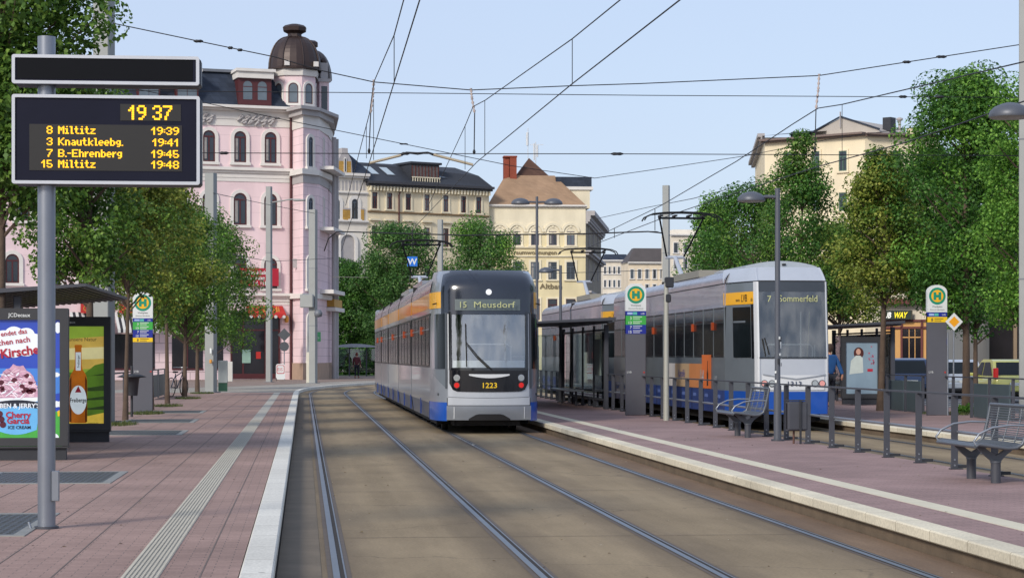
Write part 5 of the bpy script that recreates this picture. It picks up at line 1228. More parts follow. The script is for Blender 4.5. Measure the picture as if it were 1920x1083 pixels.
# bicycle
t = thing('bicycle', 'parked bicycle seen nearly end-on among the trunks on the left platform', 'bicycle', at(333, 743, .2), radians(68))
def torus(b, c, R_, r, m, seg=28):
    pts = [(c[0] + R_ * cos(2 * pi * i / seg), c[1], c[2] + R_ * sin(2 * pi * i / seg)) for i in range(seg + 1)]; b.tube(pts, r, m, 6, False)
for xx in (-.52, .52):
    b = MB(); torus(b, (xx, 0, .34), .33, .018, TYRE)
    for i in range(12): a = 2 * pi * i / 12; b.tube([(xx, 0, .34), (xx + .32 * cos(a), 0, .34 + .32 * sin(a))], .003, CHR, 4)
    b.build('wheel', t)
b = MB(); fm = mat('bike_frame', '#2b3a4a', .4, .2)
for p0, p1 in (((-.52, 0, .34), (-.05, 0, .30)), ((-.05, 0, .3), (-.18, 0, .82)), ((-.52, 0, .34), (-.17, 0, .75)), ((-.05, 0, .3), (.38, 0, .78)), ((-.16, 0, .72), (.36, 0, .86)), ((.52, 0, .34), (.36, 0, .92))): b.tube([p0, p1], .018, fm, 8)
b.build('frame', t); b = MB(); b.tube([(.36, 0, .92), (.36, 0, 1.02)], .014, CHR); b.tube([(.24, -.28, 1.03), (.38, -.1, 1.03), (.38, .1, 1.03), (.24, .28, 1.03)], .012, CHR); b.build('handlebar', t)
b = MB(); b.bbox(-.30, -.06, -.07, .07, .84, .90, RUBB, .025); b.build('saddle', t)
# bin on a post near the first trunk
t = thing('post_bin', 'dark round bin on a pole beside the first slim trunk', 'litter bin', at(247, 781, .2)); b = MB(); b.cyl(0, 0, 0, 1.2, .03, ANTH2); b.build('pole', t); b = MB(); b.lathe([(.14, 0), (.18, .4), (.2, .42), (.36, .44), (.2, .5), (.0, .52)], ANTH2, 18, (0, -.05, .5)); b.build('bin_body', t)
# bike racks / low green fence between the trunks
t = thing('low_fence', 'low fence with dark green panels behind the trunks of the left platform', 'fence', (-5.0, 0, .2))
for d in (56, 59.5, 63, 66.5, 70, 73.5, 77): b = MB(); y = YD(-5, d); b.bbox(-.03, .03, y - .02, y + .02, 0, .95, ANTH, .004); b.build('fence_post', t)
b = MB(); b.box(-.025, .025, YD(-5, 56), YD(-5, 77), .95, .99, ANTH); b.build('top_rail', t)
for d in (70, 73.5): b = MB(); b.bbox(-.02, .02, YD(-5, d) + .05, YD(-5, d) + 3.3, .05, .8, GP, .006); b.build('infill_panel', t)
# sign poles in front of the pink building, seen from the back
t = thing('traffic_sign', 'back of a diamond sign above a round sign on one post by the pink corner', 'traffic sign', at(533, 712, .115)); b = MB(); b.cyl(0, 0, 0, 3.2, .035, GALV, seg=10); b.build('post', t); sb = mat('sign_back', '#55585c', .5, .4, .1, 5)
b = MB(); b.plate(diam(.42), [], (0, -.04, 2.9), X3, Z3, .01, sb); b.build('diamond_plate', t); b = MB(); b.plate(circ(0, 2.15, .3), [], (0, -.04, 0), X3, Z3, .01, sb); b.build('round_plate', t)
t = thing('pavement_sign', 'red and white folding pavement sign at the foot of the slim mast', 'pavement sign', at(526, 714, .115)); b = MB()
b.plate(rrect(-.28, .28, .1, 1.05, .12), [], (0, -.1, 0), X3, Z3, .02, WH); b.plate(rrect(-.24, .24, .45, .98, .08), [rrect(-.2, .2, .5, .94, .06)], (0, -.103, 0), X3, Z3, .002, mat('aboard_red', '#b2303a', .5)); b.build('front_board', t)
b = MB(); b.plate(rrect(-.28, .28, .1, 1.05, .12), [], (0, .22, 0), X3, Vector((0, -.25, 1)), .02, ANTH2); b.build('back_board', t)
b = MB(); b.text('EIS', .28, (-.2, -.105, .62), X3, Z3, mat('aboard_red', '#b2303a', .5)); b.box(-.26, -.23, -.1, -.06, 0, .2, ANTH2); b.build('lettering', t)
# far shelter beyond the curve
x, y, z = at(668, 706, .12); t = thing('glass_shelter', 'small glass shelter with a curved pale roof beyond the curve', 'shelter', (x, y + 5, z))
b = MB()
for xx in (-1.6, -.4, .9, 1.7): b.box(xx - .05, xx + .05, -.05, .05, 0, 2.2, ANTH)
b.build('post', t); b = MB(); b.plate([(-1.9, 2.2)] + [(-1.9 + 3.8 * i / 10, 2.25 + .22 * sin(pi * i / 10)) for i in range(11)] + [(1.9, 2.2)][:1], [], (0, -.9, 0), X3, Z3, 1.8, mat('pale_roof', '#a5abb2', .4, .1)); b.build('roof', t)
b = MB(); b.box(-1.6, 1.6, .3, .33, .3, 2.1, CLG); b.build('back_pane', t)
# blue W sign hung from the wires
dW = 88.0; X_, Y_ = P(773, dW); t = thing('whistle_sign', 'small square blue sign with a white letter W above tram 1223', 'tram sign', (X_, Y_, ZZ(490, dW)))
b = MB(); b.box(-.21, .21, -.02, .0, -.2, .2, mat('sign_blue', '#1f6fd0', .45, 0, 0)); b.build('sign_plate', t); b = MB(); b.text('W', .36, (0, -.025, -.13), X3, Z3, WH, 'CENTER', bold=.02); b.build('lettering', t); b = MB(); b.cyl(0, 0, .2, 1.4, .012, ANTH2, seg=6); b.build('hanger', t)

# the advert panels are lit from inside
for k_, m_ in list(MATS.items()):
    if k_.startswith(('poster_', 'beer_')) and k_ not in ('poster_pale_blue', 'poster_dress', 'poster_skin', 'poster_hair', 'poster_petal'):
        b_ = m_.node_tree.nodes['Principled BSDF']; lk = [l for l in m_.node_tree.links if l.to_socket == b_.inputs['Base Color']]
        if lk: m_.node_tree.links.new(lk[0].from_socket, b_.inputs['Emission Color'])
        else: b_.inputs['Emission Color'].default_value = b_.inputs['Base Color'].default_value
        b_.inputs['Emission Strength'].default_value = .55 if k_.startswith('beer_') else .2
# ================================================================== BUILDINGS
def wallmat(name, c, w_=2.4, h_=.9, joint=.86, var=.05, rough=.85, mortar=.012, stain=.15):
    if name in MATS: return MATS[name]
    m = bpy.data.materials.new(name); m.use_nodes = True; n = m.node_tree; L = n.links; b = n.nodes['Principled BSDF']; b.inputs['Roughness'].default_value = rough; b.inputs['Specular IOR Level'].default_value = .2
    tc = n.nodes.new('ShaderNodeTexCoord'); sp = n.nodes.new('ShaderNodeSeparateXYZ'); cb = n.nodes.new('ShaderNodeCombineXYZ'); L.new(tc.outputs['Object'], sp.inputs[0])
    ad = n.nodes.new('ShaderNodeMath'); L.new(sp.outputs['X'], ad.inputs[0]); L.new(sp.outputs['Y'], ad.inputs[1]); L.new(ad.outputs[0], cb.inputs['X']); L.new(sp.outputs['Z'], cb.inputs['Y'])
    br = n.nodes.new('ShaderNodeTexBrick'); br.inputs['Scale'].default_value = 1; br.inputs['Brick Width'].default_value = w_; br.inputs['Row Height'].default_value = h_; br.inputs['Mortar Size'].default_value = mortar
    c = hexc(c); br.inputs['Color1'].default_value = (*[x * (1 - var) for x in c[:3]], 1); br.inputs['Color2'].default_value = c; br.inputs['Mortar'].default_value = (*[x * joint for x in c[:3]], 1); L.new(cb.outputs[0], br.inputs['Vector'])
    n1 = n.nodes.new('ShaderNodeTexNoise'); n1.inputs['Scale'].default_value = .35; n1.inputs['Detail'].default_value = 8; mp = n.nodes.new('ShaderNodeMapping'); mp.inputs['Scale'].default_value = (1.5, 1.5, .5); L.new(tc.outputs['Object'], mp.inputs['Vector']); L.new(mp.outputs['Vector'], n1.inputs['Vector'])
    r1 = n.nodes.new('ShaderNodeMapRange'); r1.inputs['From Min'].default_value = .3; r1.inputs['From Max'].default_value = .7; r1.inputs['To Min'].default_value = 1 - stain; r1.inputs['To Max'].default_value = 1 + stain * .5; L.new(n1.outputs['Fac'], r1.inputs['Value'])
    vs = n.nodes.new('ShaderNodeVectorMath'); vs.operation = 'SCALE'; L.new(br.outputs['Color'], vs.inputs[0]); L.new(r1.outputs[0], vs.inputs['Scale']); L.new(vs.outputs['Vector'], b.inputs['Base Color'])
    MATS[name] = m; return m
PINK = wallmat('pink_stucco', '#e5cdd0', 3.2, 1.0, .78, .03); PINKB = wallmat('pink_rustic', '#e5ced1', 2.0, .62, .62, .03, mortar=.03)
STUW = mat('white_stucco', '#d6d2cd', .8, 0, .06, 1.5); STUG = mat('grey_stucco', '#a7a3a3', .8, 0, .08, 1.5); SLATE = wallmat('slate_roof', '#38404f', .5, .32, .7, .35, .55, .02); COPP = mat('dome_copper', '#3b2e2b', .45, .3, .2, 1.2)
WRED = mat('window_red', '#4c1f22', .5, 0, .08, 3); WPANE = mat('window_pane', '#232a33', .08, 0, .35, .6, spec=.8); WPANE2 = mat('window_pane_pale', '#566069', .12, 0, .4, .5, spec=.8); CURT = mat('curtain', '#8d8a88', .7, 0, .3, 2)
class Fac:
    def __init__(s, name, label, u0, d0, u1, d1, group=None, root=None, cat='building'):
        s.p0 = Vector(P(u0, d0)); p1 = Vector(P(u1, d1)); s.L = (p1 - s.p0).length; s.e = (p1 - s.p0).normalized(); s.rz = atan2(s.e.y, s.e.x)
        if root is None: s.t = thing(name, label, cat, (s.p0.x, s.p0.y, 0), s.rz, group); s.M = None
        else:
            s.t = root.t; s.M = root_inv(root) @ (Matrix.Translation((s.p0.x, s.p0.y, 0)) @ Matrix.Rotation(s.rz, 4, 'Z'))
        s.r = random.Random(int(u0 * 7 + u1))
    def mb(s): return MB(s.M)
    def s_(s, u):                                       # photo column -> metres along the wall, and depth
        rx, ry = P(u, 1.0); ex, ey = s.e; det = ex * (-ry) + ey * rx
        a = (-s.p0.x * (-ry) + (-s.p0.y) * (rx)) / det
        x, y = s.p0.x + ex * a, s.p0.y + ey * a; return a, x * ST + y * CT
    def S(s, u): return s.s_(u)[0]
    def Z(s, u, v): return ZZ(v, s.s_(u)[1])
    def boxuv(s, b, u0, u1, v0, v1, y0, y1, m):
        um = (u0 + u1) / 2; b.box(s.S(u0), s.S(u1), y0, y1, s.Z(um, v1), s.Z(um, v0), m)
    def win(s, u, w_, v0, v1, arch=True, fr=None, sur=STUW, sw=.16, mull=True, sill=True, pane=None, key=False):
        fr = fr or WRED; a, d = s.s_(u); hw = w_ / 2 * d / F; z0, z1 = ZZ(v1, d), ZZ(v0, d)
        def shape(e, eb=0):
            r = hw + e
            if arch: return [(a - r, z0 - eb), (a + r, z0 - eb)] + [(a + r * cos(t), z1 - hw + r * sin(t)) for t in np.linspace(0, pi, 12)]
            return [(a - r, z0 - eb), (a + r, z0 - eb), (a + r, z1 + e), (a - r, z1 + e)]
        b = s.mb()
        if sur:
            b.plate(shape(sw, .0), [], (0, -.10, 0), X3, Z3, .10, sur) if not arch and 0 else b.plate(shape(sw, .0), [shape(0, -.02)], (0, -.10, 0), X3, Z3, .10, sur)
            if sill: b.box(a - hw - sw - .06, a + hw + sw + .06, -.2, 0, z0 - .16, z0, sur)
            if key: b.box(a - .12, a + .12, -.16, 0, z1, z1 + .3, sur)
        b.plate(shape(0, -.01), [shape(-.09, -.1)], (0, -.045, 0), X3, Z3, .04, fr)
        if mull:
            b.box(a - .045, a + .045, -.05, -.02, z0 + .05, z1 - hw * .9 if arch else z1 - (z1 - z0) * .28, fr); zt = z1 - hw * 1.0 if arch else z1 - (z1 - z0) * .28; b.box(a - hw + .02, a + hw - .02, -.055, -.02, zt - .05, zt + .05, fr)
        w1 = b.build('window', s.t)
        b = s.mb(); b.plate(shape(-.02, -.03), [], (0, -.018, 0), X3, Z3, .01, pane or (WPANE if s.r.random() < .75 else WPANE2))
        if s.r.random() < .4: k = s.r.uniform(.3, .9); b.box(a - hw + .1, a - hw * .35, -.026, -.02, z0 + (z1 - z0) * .1, z1 - hw * (1.0 if arch else .3), CURT)
        b.build('pane', w1)
    def body(s, u0, u1, v0, vbot, depth, m, name='wall', zb=-.05):
        b = s.mb(); um = u0; z = max(s.Z(u0, v0), s.Z(u1, v0)) if 0 else s.Z((u0 + u1) / 2, v0); b.box(s.S(u0), s.S(u1), 0, depth, zb, z, m); return b.build(name, s.t)
    def band(s, u0, u1, v0, v1, out, m, name=None, ref=None):   # horizontal moulding; v given at column ref
        ref = ref or (u0 + u1) / 2; b = s.mb(); z0, z1 = s.Z(ref, v1), s.Z(ref, v0); h = z1 - z0
        b.box(s.S(u0), s.S(u1), -out * .55, 0, z0, z0 + h * .45, m); b.box(s.S(u0), s.S(u1), -out, 0, z0 + h * .45, z1, m)
        return b.build(name or 'moulding', s.t)
def root_inv(r): return (Matrix.Translation(r.t.location) @ Matrix.Rotation(r.rz, 4, 'Z')).inverted()

# ---------------- pink corner building
PK = Fac('corner_building', 'pink corner building with slate mansard and dark dome over its rounded corner', -220, 131.4, 547, 140)
u1 = 547; q = 545
PK.body(-220, u1, 205, 0, 14, PINK)
b = PK.mb(); b.box(0, PK.S(u1), -.06, 0, -.05, PK.Z(q, 557), PINKB); b.build('ground_storey', PK.t)
PK.band(-220, u1 + 2, 203, 212, .75, STUW, 'cornice', q); PK.band(-220, u1, 212, 240, .10, STUW, 'frieze', q)
PK.band(-220, u1, 317, 327, .35, STUW, 'string_course', q); PK.band(-220, u1, 327, 343, .08, STUW, 'string_course', q); PK.band(-220, u1, 550, 559, .4, STUW, 'string_course', q); PK.band(-220, u1, 559, 571, .12, STUW, 'string_course', q)
for (a_, c_) in ((445, 515), (330, 400), (215, 285)):
    b = PK.mb(); rr = random.Random(int(a_)); d = PK.s_(a_)[1]
    for i in range(26):
        x = PK.S(a_ + (c_ - a_) * (.04 + .92 * i / 25)); z = PK.Z(480, 225) + .28 * sin(i * 1.3) * (1 - abs(i / 12.5 - 1) * .5); b.lathe([(0, -.02), (.17, 0), (.12, .12), (0, .14)], STUG, 7, (x, 0, z)) if 0 else b.tube([(x - .15, -.14, z - .12), (x, -.2, z + .1 * sin(i)), (x + .18, -.13, z + .1)], [.05, .1, .04], STUG, 6)
    b.build('stucco_relief', PK.t)
cols_ = [507, 450, 391.5, 333.5, 275.5, 217.5, 159.5, 101, 43, -15]
for i, u in enumerate(cols_):
    k = (545 - u) * .026
    PK.win(u, 23, 249 - (545 - u) * .03, 307.5 - (545 - u) * .026, sw=.22)
    PK.win(u, 25, 364 - (545 - u) * .024, 424 - (545 - u) * .02, sw=.22)
    if u > 60 or u < 0: PK.win(u, 25, 484 - (545 - u) * .012, 541 - (545 - u) * .010, sw=.22)
PK.win(23, 25, 476, 531, sw=.24)
# mansard with right edge sloping in
b = PK.mb(); sR = PK.S(547); zc = PK.Z(q, 203); zt = PK.Z(500, 133); y1 = 1.6
b.add([(0, .1, zc), (sR, .1, zc), (sR - 1.1, y1, zt), (0, y1, zt), (0, 12, zt), (sR - 1.1, 12, zt), (sR, 14, zc)], [(0, 1, 2, 3), (3, 2, 5, 4), (1, 6, 5, 2)], SLATE)
b.box(0, sR - 1.0, y1 - .25, y1 + .3, zt - .02, zt + .16, mat('lead_grey', '#6b6f76', .5, .2)); b.build('mansard_roof', PK.t)
for (ua, ub) in ((447, 509), (330, 372), (258, 300)):
    b = PK.mb(); s0, s1 = PK.S(ua), PK.S(ub); zb = PK.Z(ua, 196); zt2 = PK.Z(ua, 146)
    b.box(s0, s1, -.0, 1.9, zb, zt2, WRED); b.box(s0 - .1, s1 + .1, -.25, 1.6, zt2, zt2 + .42, STUW); b.box(s0 - .2, s1 + .2, -.4, 1.8, zt2 + .42, zt2 + .6, STUW); dm = b.build('dormer', PK.t)
    for cu in ((ua * .72 + ub * .28), (ua * .28 + ub * .72)):
        a = PK.S(cu); hw = .30; z0, z1 = zb + .35, zt2 - .18
        b = PK.mb(); b.plate([(a - hw, z0), (a + hw, z0)] + [(a + hw * cos(t), z1 - hw + hw * sin(t)) for t in np.linspace(0, pi, 10)], [], (0, -.02, 0), X3, Z3, .01, WPANE2); b.box(a - hw, a + hw, -.035, -.022, z1 - hw * 1.3, z1 - hw * 1.15, WRED); b.build('dormer_pane', dm)
b = PK.mb(); b.box(sR - 1.2, sR - 1.1, .5, 1.5, zt, zt + .2, STUW); b.cyl(PK.S(544.5), -.12, .1, zc - .3, .08, WRED, seg=8); b.build('downpipe', PK.t)
# shop fronts
DKIN = mat('shop_interior', '#1d1a1e', .15, 0, .4, .8, spec=.7); AWR = mat('awning_red', '#b32a26', .7, 0, .06, 2); AWS = mat('awning_dark', '#2b2c33', .8); AWW = mat('awning_white', '#c9c9c6', .8); GOLD = mat('sign_gold', '#c8913a', .5, 0, 0)
b = PK.mb(); PK.boxuv(b, 432, 524, 583, 709, -.09, 0, DKIN)
for u in (433, 455, 497, 523): PK.boxuv(b, u - 1.5, u + 1.5, 583, 708, -.14, -.09, WRED)
PK.boxuv(b, 432, 524, 617, 620, -.14, -.09, WRED); PK.boxuv(b, 432, 524, 700, 709, -.15, -.09, WRED); PK.boxuv(b, 453, 469, 655, 680, -.16, -.14, mat('notice_pale', '#8fae9f', .6, 0, .1)); PK.boxuv(b, 479, 488, 659, 672, -.16, -.14, AWR)
b.build('shop_front', PK.t)
def awning(u0, u1, v0, v1, out, striped, txt_=None):
    s0, s1 = PK.S(u0), PK.S(u1); um = (u0 + u1) / 2; z1, z0 = PK.Z(um, v0), PK.Z(um, v1); n = int((s1 - s0) / .17) if striped else 1; b = PK.mb()
    for i in range(n):
        a, c = s0 + (s1 - s0) * i / n, s0 + (s1 - s0) * (i + 1) / n; m = (AWS if i % 2 else AWW) if striped else AWR
        b.add([(a, -.07, z1), (c, -.07, z1), (c, -out, z0 + .18), (a, -out, z0 + .18), (a, -out, z0), (c, -out, z0)], [(3, 2, 1, 0), (4, 5, 2, 3)], m)
    if not striped:
        k = int((s1 - s0) / .25)
        for i in range(k): a = s0 + (s1 - s0) * (i + .5) / k; b.plate(circ(a, z0, .11, 8), [], (0, -out - .01, 0), X3, Z3, .01, AWR if i % 2 else AWW)
    aw = b.build('awning', PK.t)
    if txt_: b = PK.mb(); b.text(txt_, .62, (s0 + (s1 - s0) * .3, -out * .75, z0 + .33), X3, (0, .55, .8), GOLD, bold=.01); b.build('lettering', aw)
awning(460, 529, 573, 594, 1.1, False, 'Goldi'); awning(385, 425, 585, 624, 1.5, True); awning(322, 384, 585, 624, 1.5, True); awning(214, 290, 585, 624, 1.5, True); awning(130, 200, 585, 624, 1.5, True)
for (a_, c_) in ((222, 252), (322, 343), (150, 180)):
    b = PK.mb(); PK.boxuv(b, a_, c_, 569, 587, -.5, -.3, AWR); b.text('Goldi', .5, (PK.S(a_ + 3), -.52, PK.Z(a_, 583)), X3, Z3, GOLD); b.build('shop_sign', PK.t)
b = PK.mb()
for (a_, c_) in ((385, 418), (322, 380), (214, 290), (130, 200), (40, 118)): PK.boxuv(b, a_, c_, 626, 690, -.08, 0, DKIN); PK.boxuv(b, a_, c_, 690, 693, -.12, -.06, WRED); PK.boxuv(b, (a_ + c_) / 2 - 1, (a_ + c_) / 2 + 1, 626, 690, -.12, -.08, WRED)
b.build('shop_window', PK.t)
# banner
b = PK.mb(); PK.boxuv(b, 448, 520, 503, 536, -.4, -.34, mat('banner_red', '#a5182f', .6, 0, .05, 2)); bn = b.build('banner', PK.t); b = PK.mb()
b.text('Ihre B\u00fcro & Laden', .36, (PK.S(451), -.42, PK.Z(480, 514.5)), X3, Z3, STUW, bold=.03, sx=.64); b.text('zu vermieten', .36, (PK.S(451), -.42, PK.Z(480, 524.5)), X3, Z3, STUW, bold=.03, sx=.8); b.text('Tel. 111', .36, (PK.S(470), -.42, PK.Z(480, 534.5)), X3, Z3, STUW, bold=.03, sx=.8); b.build('lettering', bn)
b = PK.mb(); b.lathe([(0, 0), (.12, .05), (.16, .3), (.1, .45), (0, .5)], GOLD, 10, (PK.S(535.5), -.3, PK.Z(535, 605))); b.build('wall_lamp', PK.t)
b = PK.mb(); PK.boxuv(b, 543.5, 561, 486, 503, -.9, -.8, STUG); b.build('wall_panel', PK.t)
# corner tower as a prism of facets
pts = [(547, 140.1), (568.5, 138.2), (598, 139.6), (614, 143.5), (624, 149)]
W_ = [Vector(P(u, d)) for u, d in pts]; ri = root_inv(PK)
def loc2(p, z): return ri @ Vector((p[0], p[1], z))
TW = wallmat('pink_tower', '#e5cdd1', 2.6, .55, .72, .02, mortar=.02)
def prism(u_pts, z0, z1, out, m, name, capm=None, parent=None, zt2=None):
    cx = sum(p.x for p in W_) / 5; cy = sum(p.y for p in W_) / 5 + 2.0; cc = Vector((cx, cy))
    ring = [p + (p - cc).normalized() * out for p in W_] + [W_[-1] + Vector((0, 6)), W_[0] + Vector((0, 8))]; n = len(ring)
    b = MB(); vs = [loc2(p, z0) for p in ring] + [loc2(p, z1) for p in ring]
    b.add(vs, [(i, (i + 1) % n, n + (i + 1) % n, n + i) for i in range(n)] + [tuple(range(n, 2 * n)), tuple(range(n))[::-1]], m); return b.build(name, PK.t)
zq = lambda v: ZZ(v, 138.5)
prism(W_, -.05, zq(205), 0, TW, 'corner_bay')
prism(W_, zq(217), zq(207), .55, STUG, 'bay_cornice'); prism(W_, zq(207), zq(201), .95, STUG, 'bay_cornice'); prism(W_, zq(240), zq(217), .1, STUW, 'bay_frieze')
prism(W_, zq(327), zq(317), .4, STUW, 'bay_course'); prism(W_, zq(343), zq(327), .08, STUG, 'bay_course'); prism(W_, zq(559), zq(550), .4, STUW, 'bay_course'); prism(W_, -.05, zq(680), .12, mat('sandstone_base', '#a58d7b', .85, 0, .1, 2), 'bay_plinth')
f2 = Fac('', '', 568.5, 138.2, 598, 139.6, root=PK); f1 = Fac('', '', 547, 140.1, 568.5, 138.2, root=PK); f3 = Fac('', '', 598, 139.6, 614, 143.5, root=PK)
for v0, v1 in ((257, 313), (371, 425), (483, 541)): f2.win(581, 14, v0, v1, fr=mat('window_grey_blue', '#4c5564', .5), sw=.2)
f2.win(582, 15, 590, 676, fr=WRED, sw=.2); f3.win(606, 6, 260, 313, fr=WRED, sw=.1); f3.win(606, 6, 371, 425, fr=WRED, sw=.1)
for v0, v1 in ((545, 552), (430, 436), (318, 324)): b = f3.mb(); f3.boxuv(b, 600, 622, v0, v1, -.9, 0, STUW); b.build('balcony', PK.t)
b = f3.mb()
for uu in (618, 622.5): b.cyl(f3.S(uu), -.3, 0, zq(240), .16, STUG, seg=12)
f3.boxuv(b, 613, 628, 562, 576, -.5, 0, mat('capital_gold', '#b58a3c', .5, .2, .2, 4)); f3.boxuv(b, 612, 630, 577, 584, -.6, 0, STUW); b.build('corner_columns', PK.t)
b = f2.mb(); f2.boxuv(b, 575, 590, 622, 640, -.5, -.45, mat('bistro_sign_green', '#3f8a55', .5, emit=.1)); b.text('bistro', .26, (f2.S(576), -.52, f2.Z(580, 635)), X3, Z3, STUW); b.build('hanging_sign', PK.t)
# drum, dome and lantern
cP = Vector(P(552.5, 141.6)); cl = loc2(cP, 0); ppm = F / 141.6; rD = 45 / ppm; zd0, zd1 = zq(205), ZZ(138, 141.6)
b = MB(); n = 8; off = pi / 8 - .3
def ringpts(r, z, k=8, o=off): return [(cl.x + r * cos(o + 2 * pi * i / k), cl.y + r * sin(o + 2 * pi * i / k), z) for i in range(k)]
def loft(b, prof, m, k=8, o=off, smooth=False):
    vs = []; 
    for r, z in prof: vs += ringpts(r, z, k, o)
    b.add(vs, [(j * k + i, j * k + (i + 1) % k, (j + 1) * k + (i + 1) % k, (j + 1) * k + i) for j in range(len(prof) - 1) for i in range(k)] + [tuple(range((len(prof) - 1) * k, len(prof) * k))], m, smooth)
loft(b, [(rD * .93, zd0 - .1), (rD * .93, zd1)], PINK); loft(b, [(rD * 1.0, zd1 - .3), (rD * 1.05, zd1), (rD * 1.05, zd1 + .12)], STUW); b.build('tower_drum', PK.t)
for i in range(8):
    a = off + 2 * pi * (i + .5) / 8; nx, ny = cos(a), sin(a)
    if ny > .2: continue
    r = rD * .93 * cos(pi / 8); ux = Vector((-ny, nx, 0)); hw = .33; z0, z1 = ZZ(196, 141), ZZ(158, 141); sh = lambda e: [(-hw - e, z0 - e), (hw + e, z0 - e)] + [((hw + e) * cos(t), z1 - hw + (hw + e) * sin(t)) for t in np.linspace(0, pi, 10)]
    b = MB(); o = Vector((cl.x + nx * (r + .06), cl.y + ny * (r + .06), 0)); b.plate(sh(.16), [sh(0)], o, ux, Z3, .06, STUW); b.plate(sh(0), [sh(-.06)], o - Vector((nx, ny, 0)) * .02, ux, Z3, .02, WRED); w1 = b.build('drum_window', PK.t)
    b = MB(); b.plate(sh(-.02), [], o - Vector((nx, ny, 0)) * .04, ux, Z3, .01, WPANE2); b.build('pane', w1)
H = ZZ(70, 141.6) - zd1
b = MB(); prof = [(rD * 1.12, zd1 + .12), (rD * 1.13, zd1 + .25)] + [(rD * 1.1 * cos(t * .92) ** .85, zd1 + .3 + (H - .3) * sin(t)) for t in np.linspace(0, pi / 2, 12)]
prof[-1] = (rD * .3, prof[-1][1]); loft(b, prof, COPP, 24)
for i in range(8):
    a = off + 2 * pi * i / 8; b.tube([(cl.x + (r + .02) * cos(a), cl.y + (r + .02) * sin(a), z) for r, z in prof[1:]], .045, COPP, 5)
zt = prof[-1][1]; loft(b, [(rD * .32, zt - .1), (rD * .30, zt + .2), (rD * .34, zt + .25), (rD * .50, zt + .38), (rD * .52, zt + .62), (rD * .42, zt + .75), (rD * .2, zt + .85)], COPP); b.build('dome', PK.t)
b = MB(); loft2 = [(cl.x + 1.15, cl.y + 2.6)]
cl0 = cl.copy(); cl = cl + Vector((1.75, 3.2, .25)); loft(b, [(rD * .9, zd0), (rD * .9, zd1)], PINK); loft(b, [(rD * 1.0 * cos(t * .9) ** .85, zd1 + (H * .86) * sin(t)) for t in np.linspace(0, pi / 2, 10)], COPP, 16); zt2 = zd1 + H * .86; loft(b, [(rD * .25, zt2 - .5), (rD * .25, zt2 + .1), (rD * .42, zt2 + .25), (rD * .42, zt2 + .5), (rD * .3, zt2 + .62)], COPP); b.build('rear_dome', PK.t); cl = cl0
b = MB(); c3 = loc2(Vector(P(608, 142.5)), 0); zz0 = zq(202)
b.box(c3.x - .33, c3.x + .33, c3.y, c3.y + .8, zz0, ZZ(150, 142), PINK); b.box(c3.x - .45, c3.x + .45, c3.y - .12, c3.y + .9, ZZ(152, 142), ZZ(146, 142), STUG); b.box(c3.x - .25, c3.x + .25, c3.y, c3.y + .6, ZZ(146, 142), ZZ(116, 142), STUG); b.box(c3.x - .2, c3.x + .2, c3.y - .02, c3.y, zz0 + .3, ZZ(160, 142), WPANE); b.lathe([(.25, 0), (.27, .1), (.15, .35), (0, .42)], COPP, 10, (c3.x, c3.y + .3, ZZ(116, 142))); b.build('corner_turret', PK.t)
for x in (-1.05, .9): b = MB(); b.box(cl.x + x, cl.x + x + .3, cl.y - rD * 1.06, cl.y - rD * .95, zd1 + .3, zd1 + .62, STUW); b.build('floodlight', PK.t)

# ---------------- ornate white building
OW = Fac('ornate_building', 'narrow ornate white building with yellow brick bands between the pink and the sand coloured houses', 600, 242, 689, 245)
OW.body(600, 689, 326, 0, 12, wallmat('white_ornate', '#dcd5ca', 2.0, .6, .85, .04)); OW.band(600, 690, 325, 334, .6, STUW, 'cornice', 660)
YB = wallmat('yellow_brick', '#bb9450', .5, .25, .6, .2)
b = OW.mb()
for i in range(9): uu = 629 + i * 6.7; a = OW.S(uu); z0, z1 = OW.Z(uu, 357), OW.Z(uu, 341); b.plate([(a - .13, z0), (a + .13, z0)] + [(a + .13 * cos(t), z1 + .13 * sin(t)) for t in np.linspace(0, pi, 6)], [], (0, -.03, 0), X3, Z3, .02, STUG)
b.build('arcade_frieze', OW.t); OW.band(600, 689, 360, 364, .25, STUW, 'string_course', 660); OW.band(600, 689, 413, 418, .35, STUW, 'string_course', 660)
for u in (631, 665): OW.win(u, 13, 373, 411, fr=mat('window_blue_grey', '#4b5560', .5), sw=.4)
for a_, c_ in ((642, 656), (676, 682)): b = OW.mb(); OW.boxuv(b, a_, c_, 390, 413, -.12, 0, YB); OW.boxuv(b, a_, c_, 390, 393, -.14, -.12, STUG); b.build('brick_panel', OW.t)
a = OW.S(651); z0, z1 = OW.Z(651, 500), OW.Z(651, 440); b = OW.mb(); sh = lambda r, e: [(a - r, z0), (a + r, z0)] + [(a + r * cos(t), z1 - .9 + r * sin(t)) for t in np.linspace(0, pi, 12)]
b.plate(sh(1.25, 0), [sh(.9, 0)], (0, -.25, 0), X3, Z3, .25, STUW); b.plate(sh(.9, 0), [], (0, -.04, 0), X3, Z3, .02, STUG); b.build('portal', OW.t)
b = OW.mb(); zr = OW.Z(660, 326); s0, s1 = OW.S(600), OW.S(700); b.add([(s0, 0, zr), (s1, 0, zr), (s1 - 2.4, 3, zr + 3.1), (s0, 3, zr + 3.5), (s0, 9, zr), (s1, 9, zr)], [(0, 1, 2, 3), (3, 2, 5, 4)], SLATE); b.build('roof', OW.t)
b = OW.mb(); a0, a1 = OW.S(632), OW.S(660); am = (a0 + a1) / 2
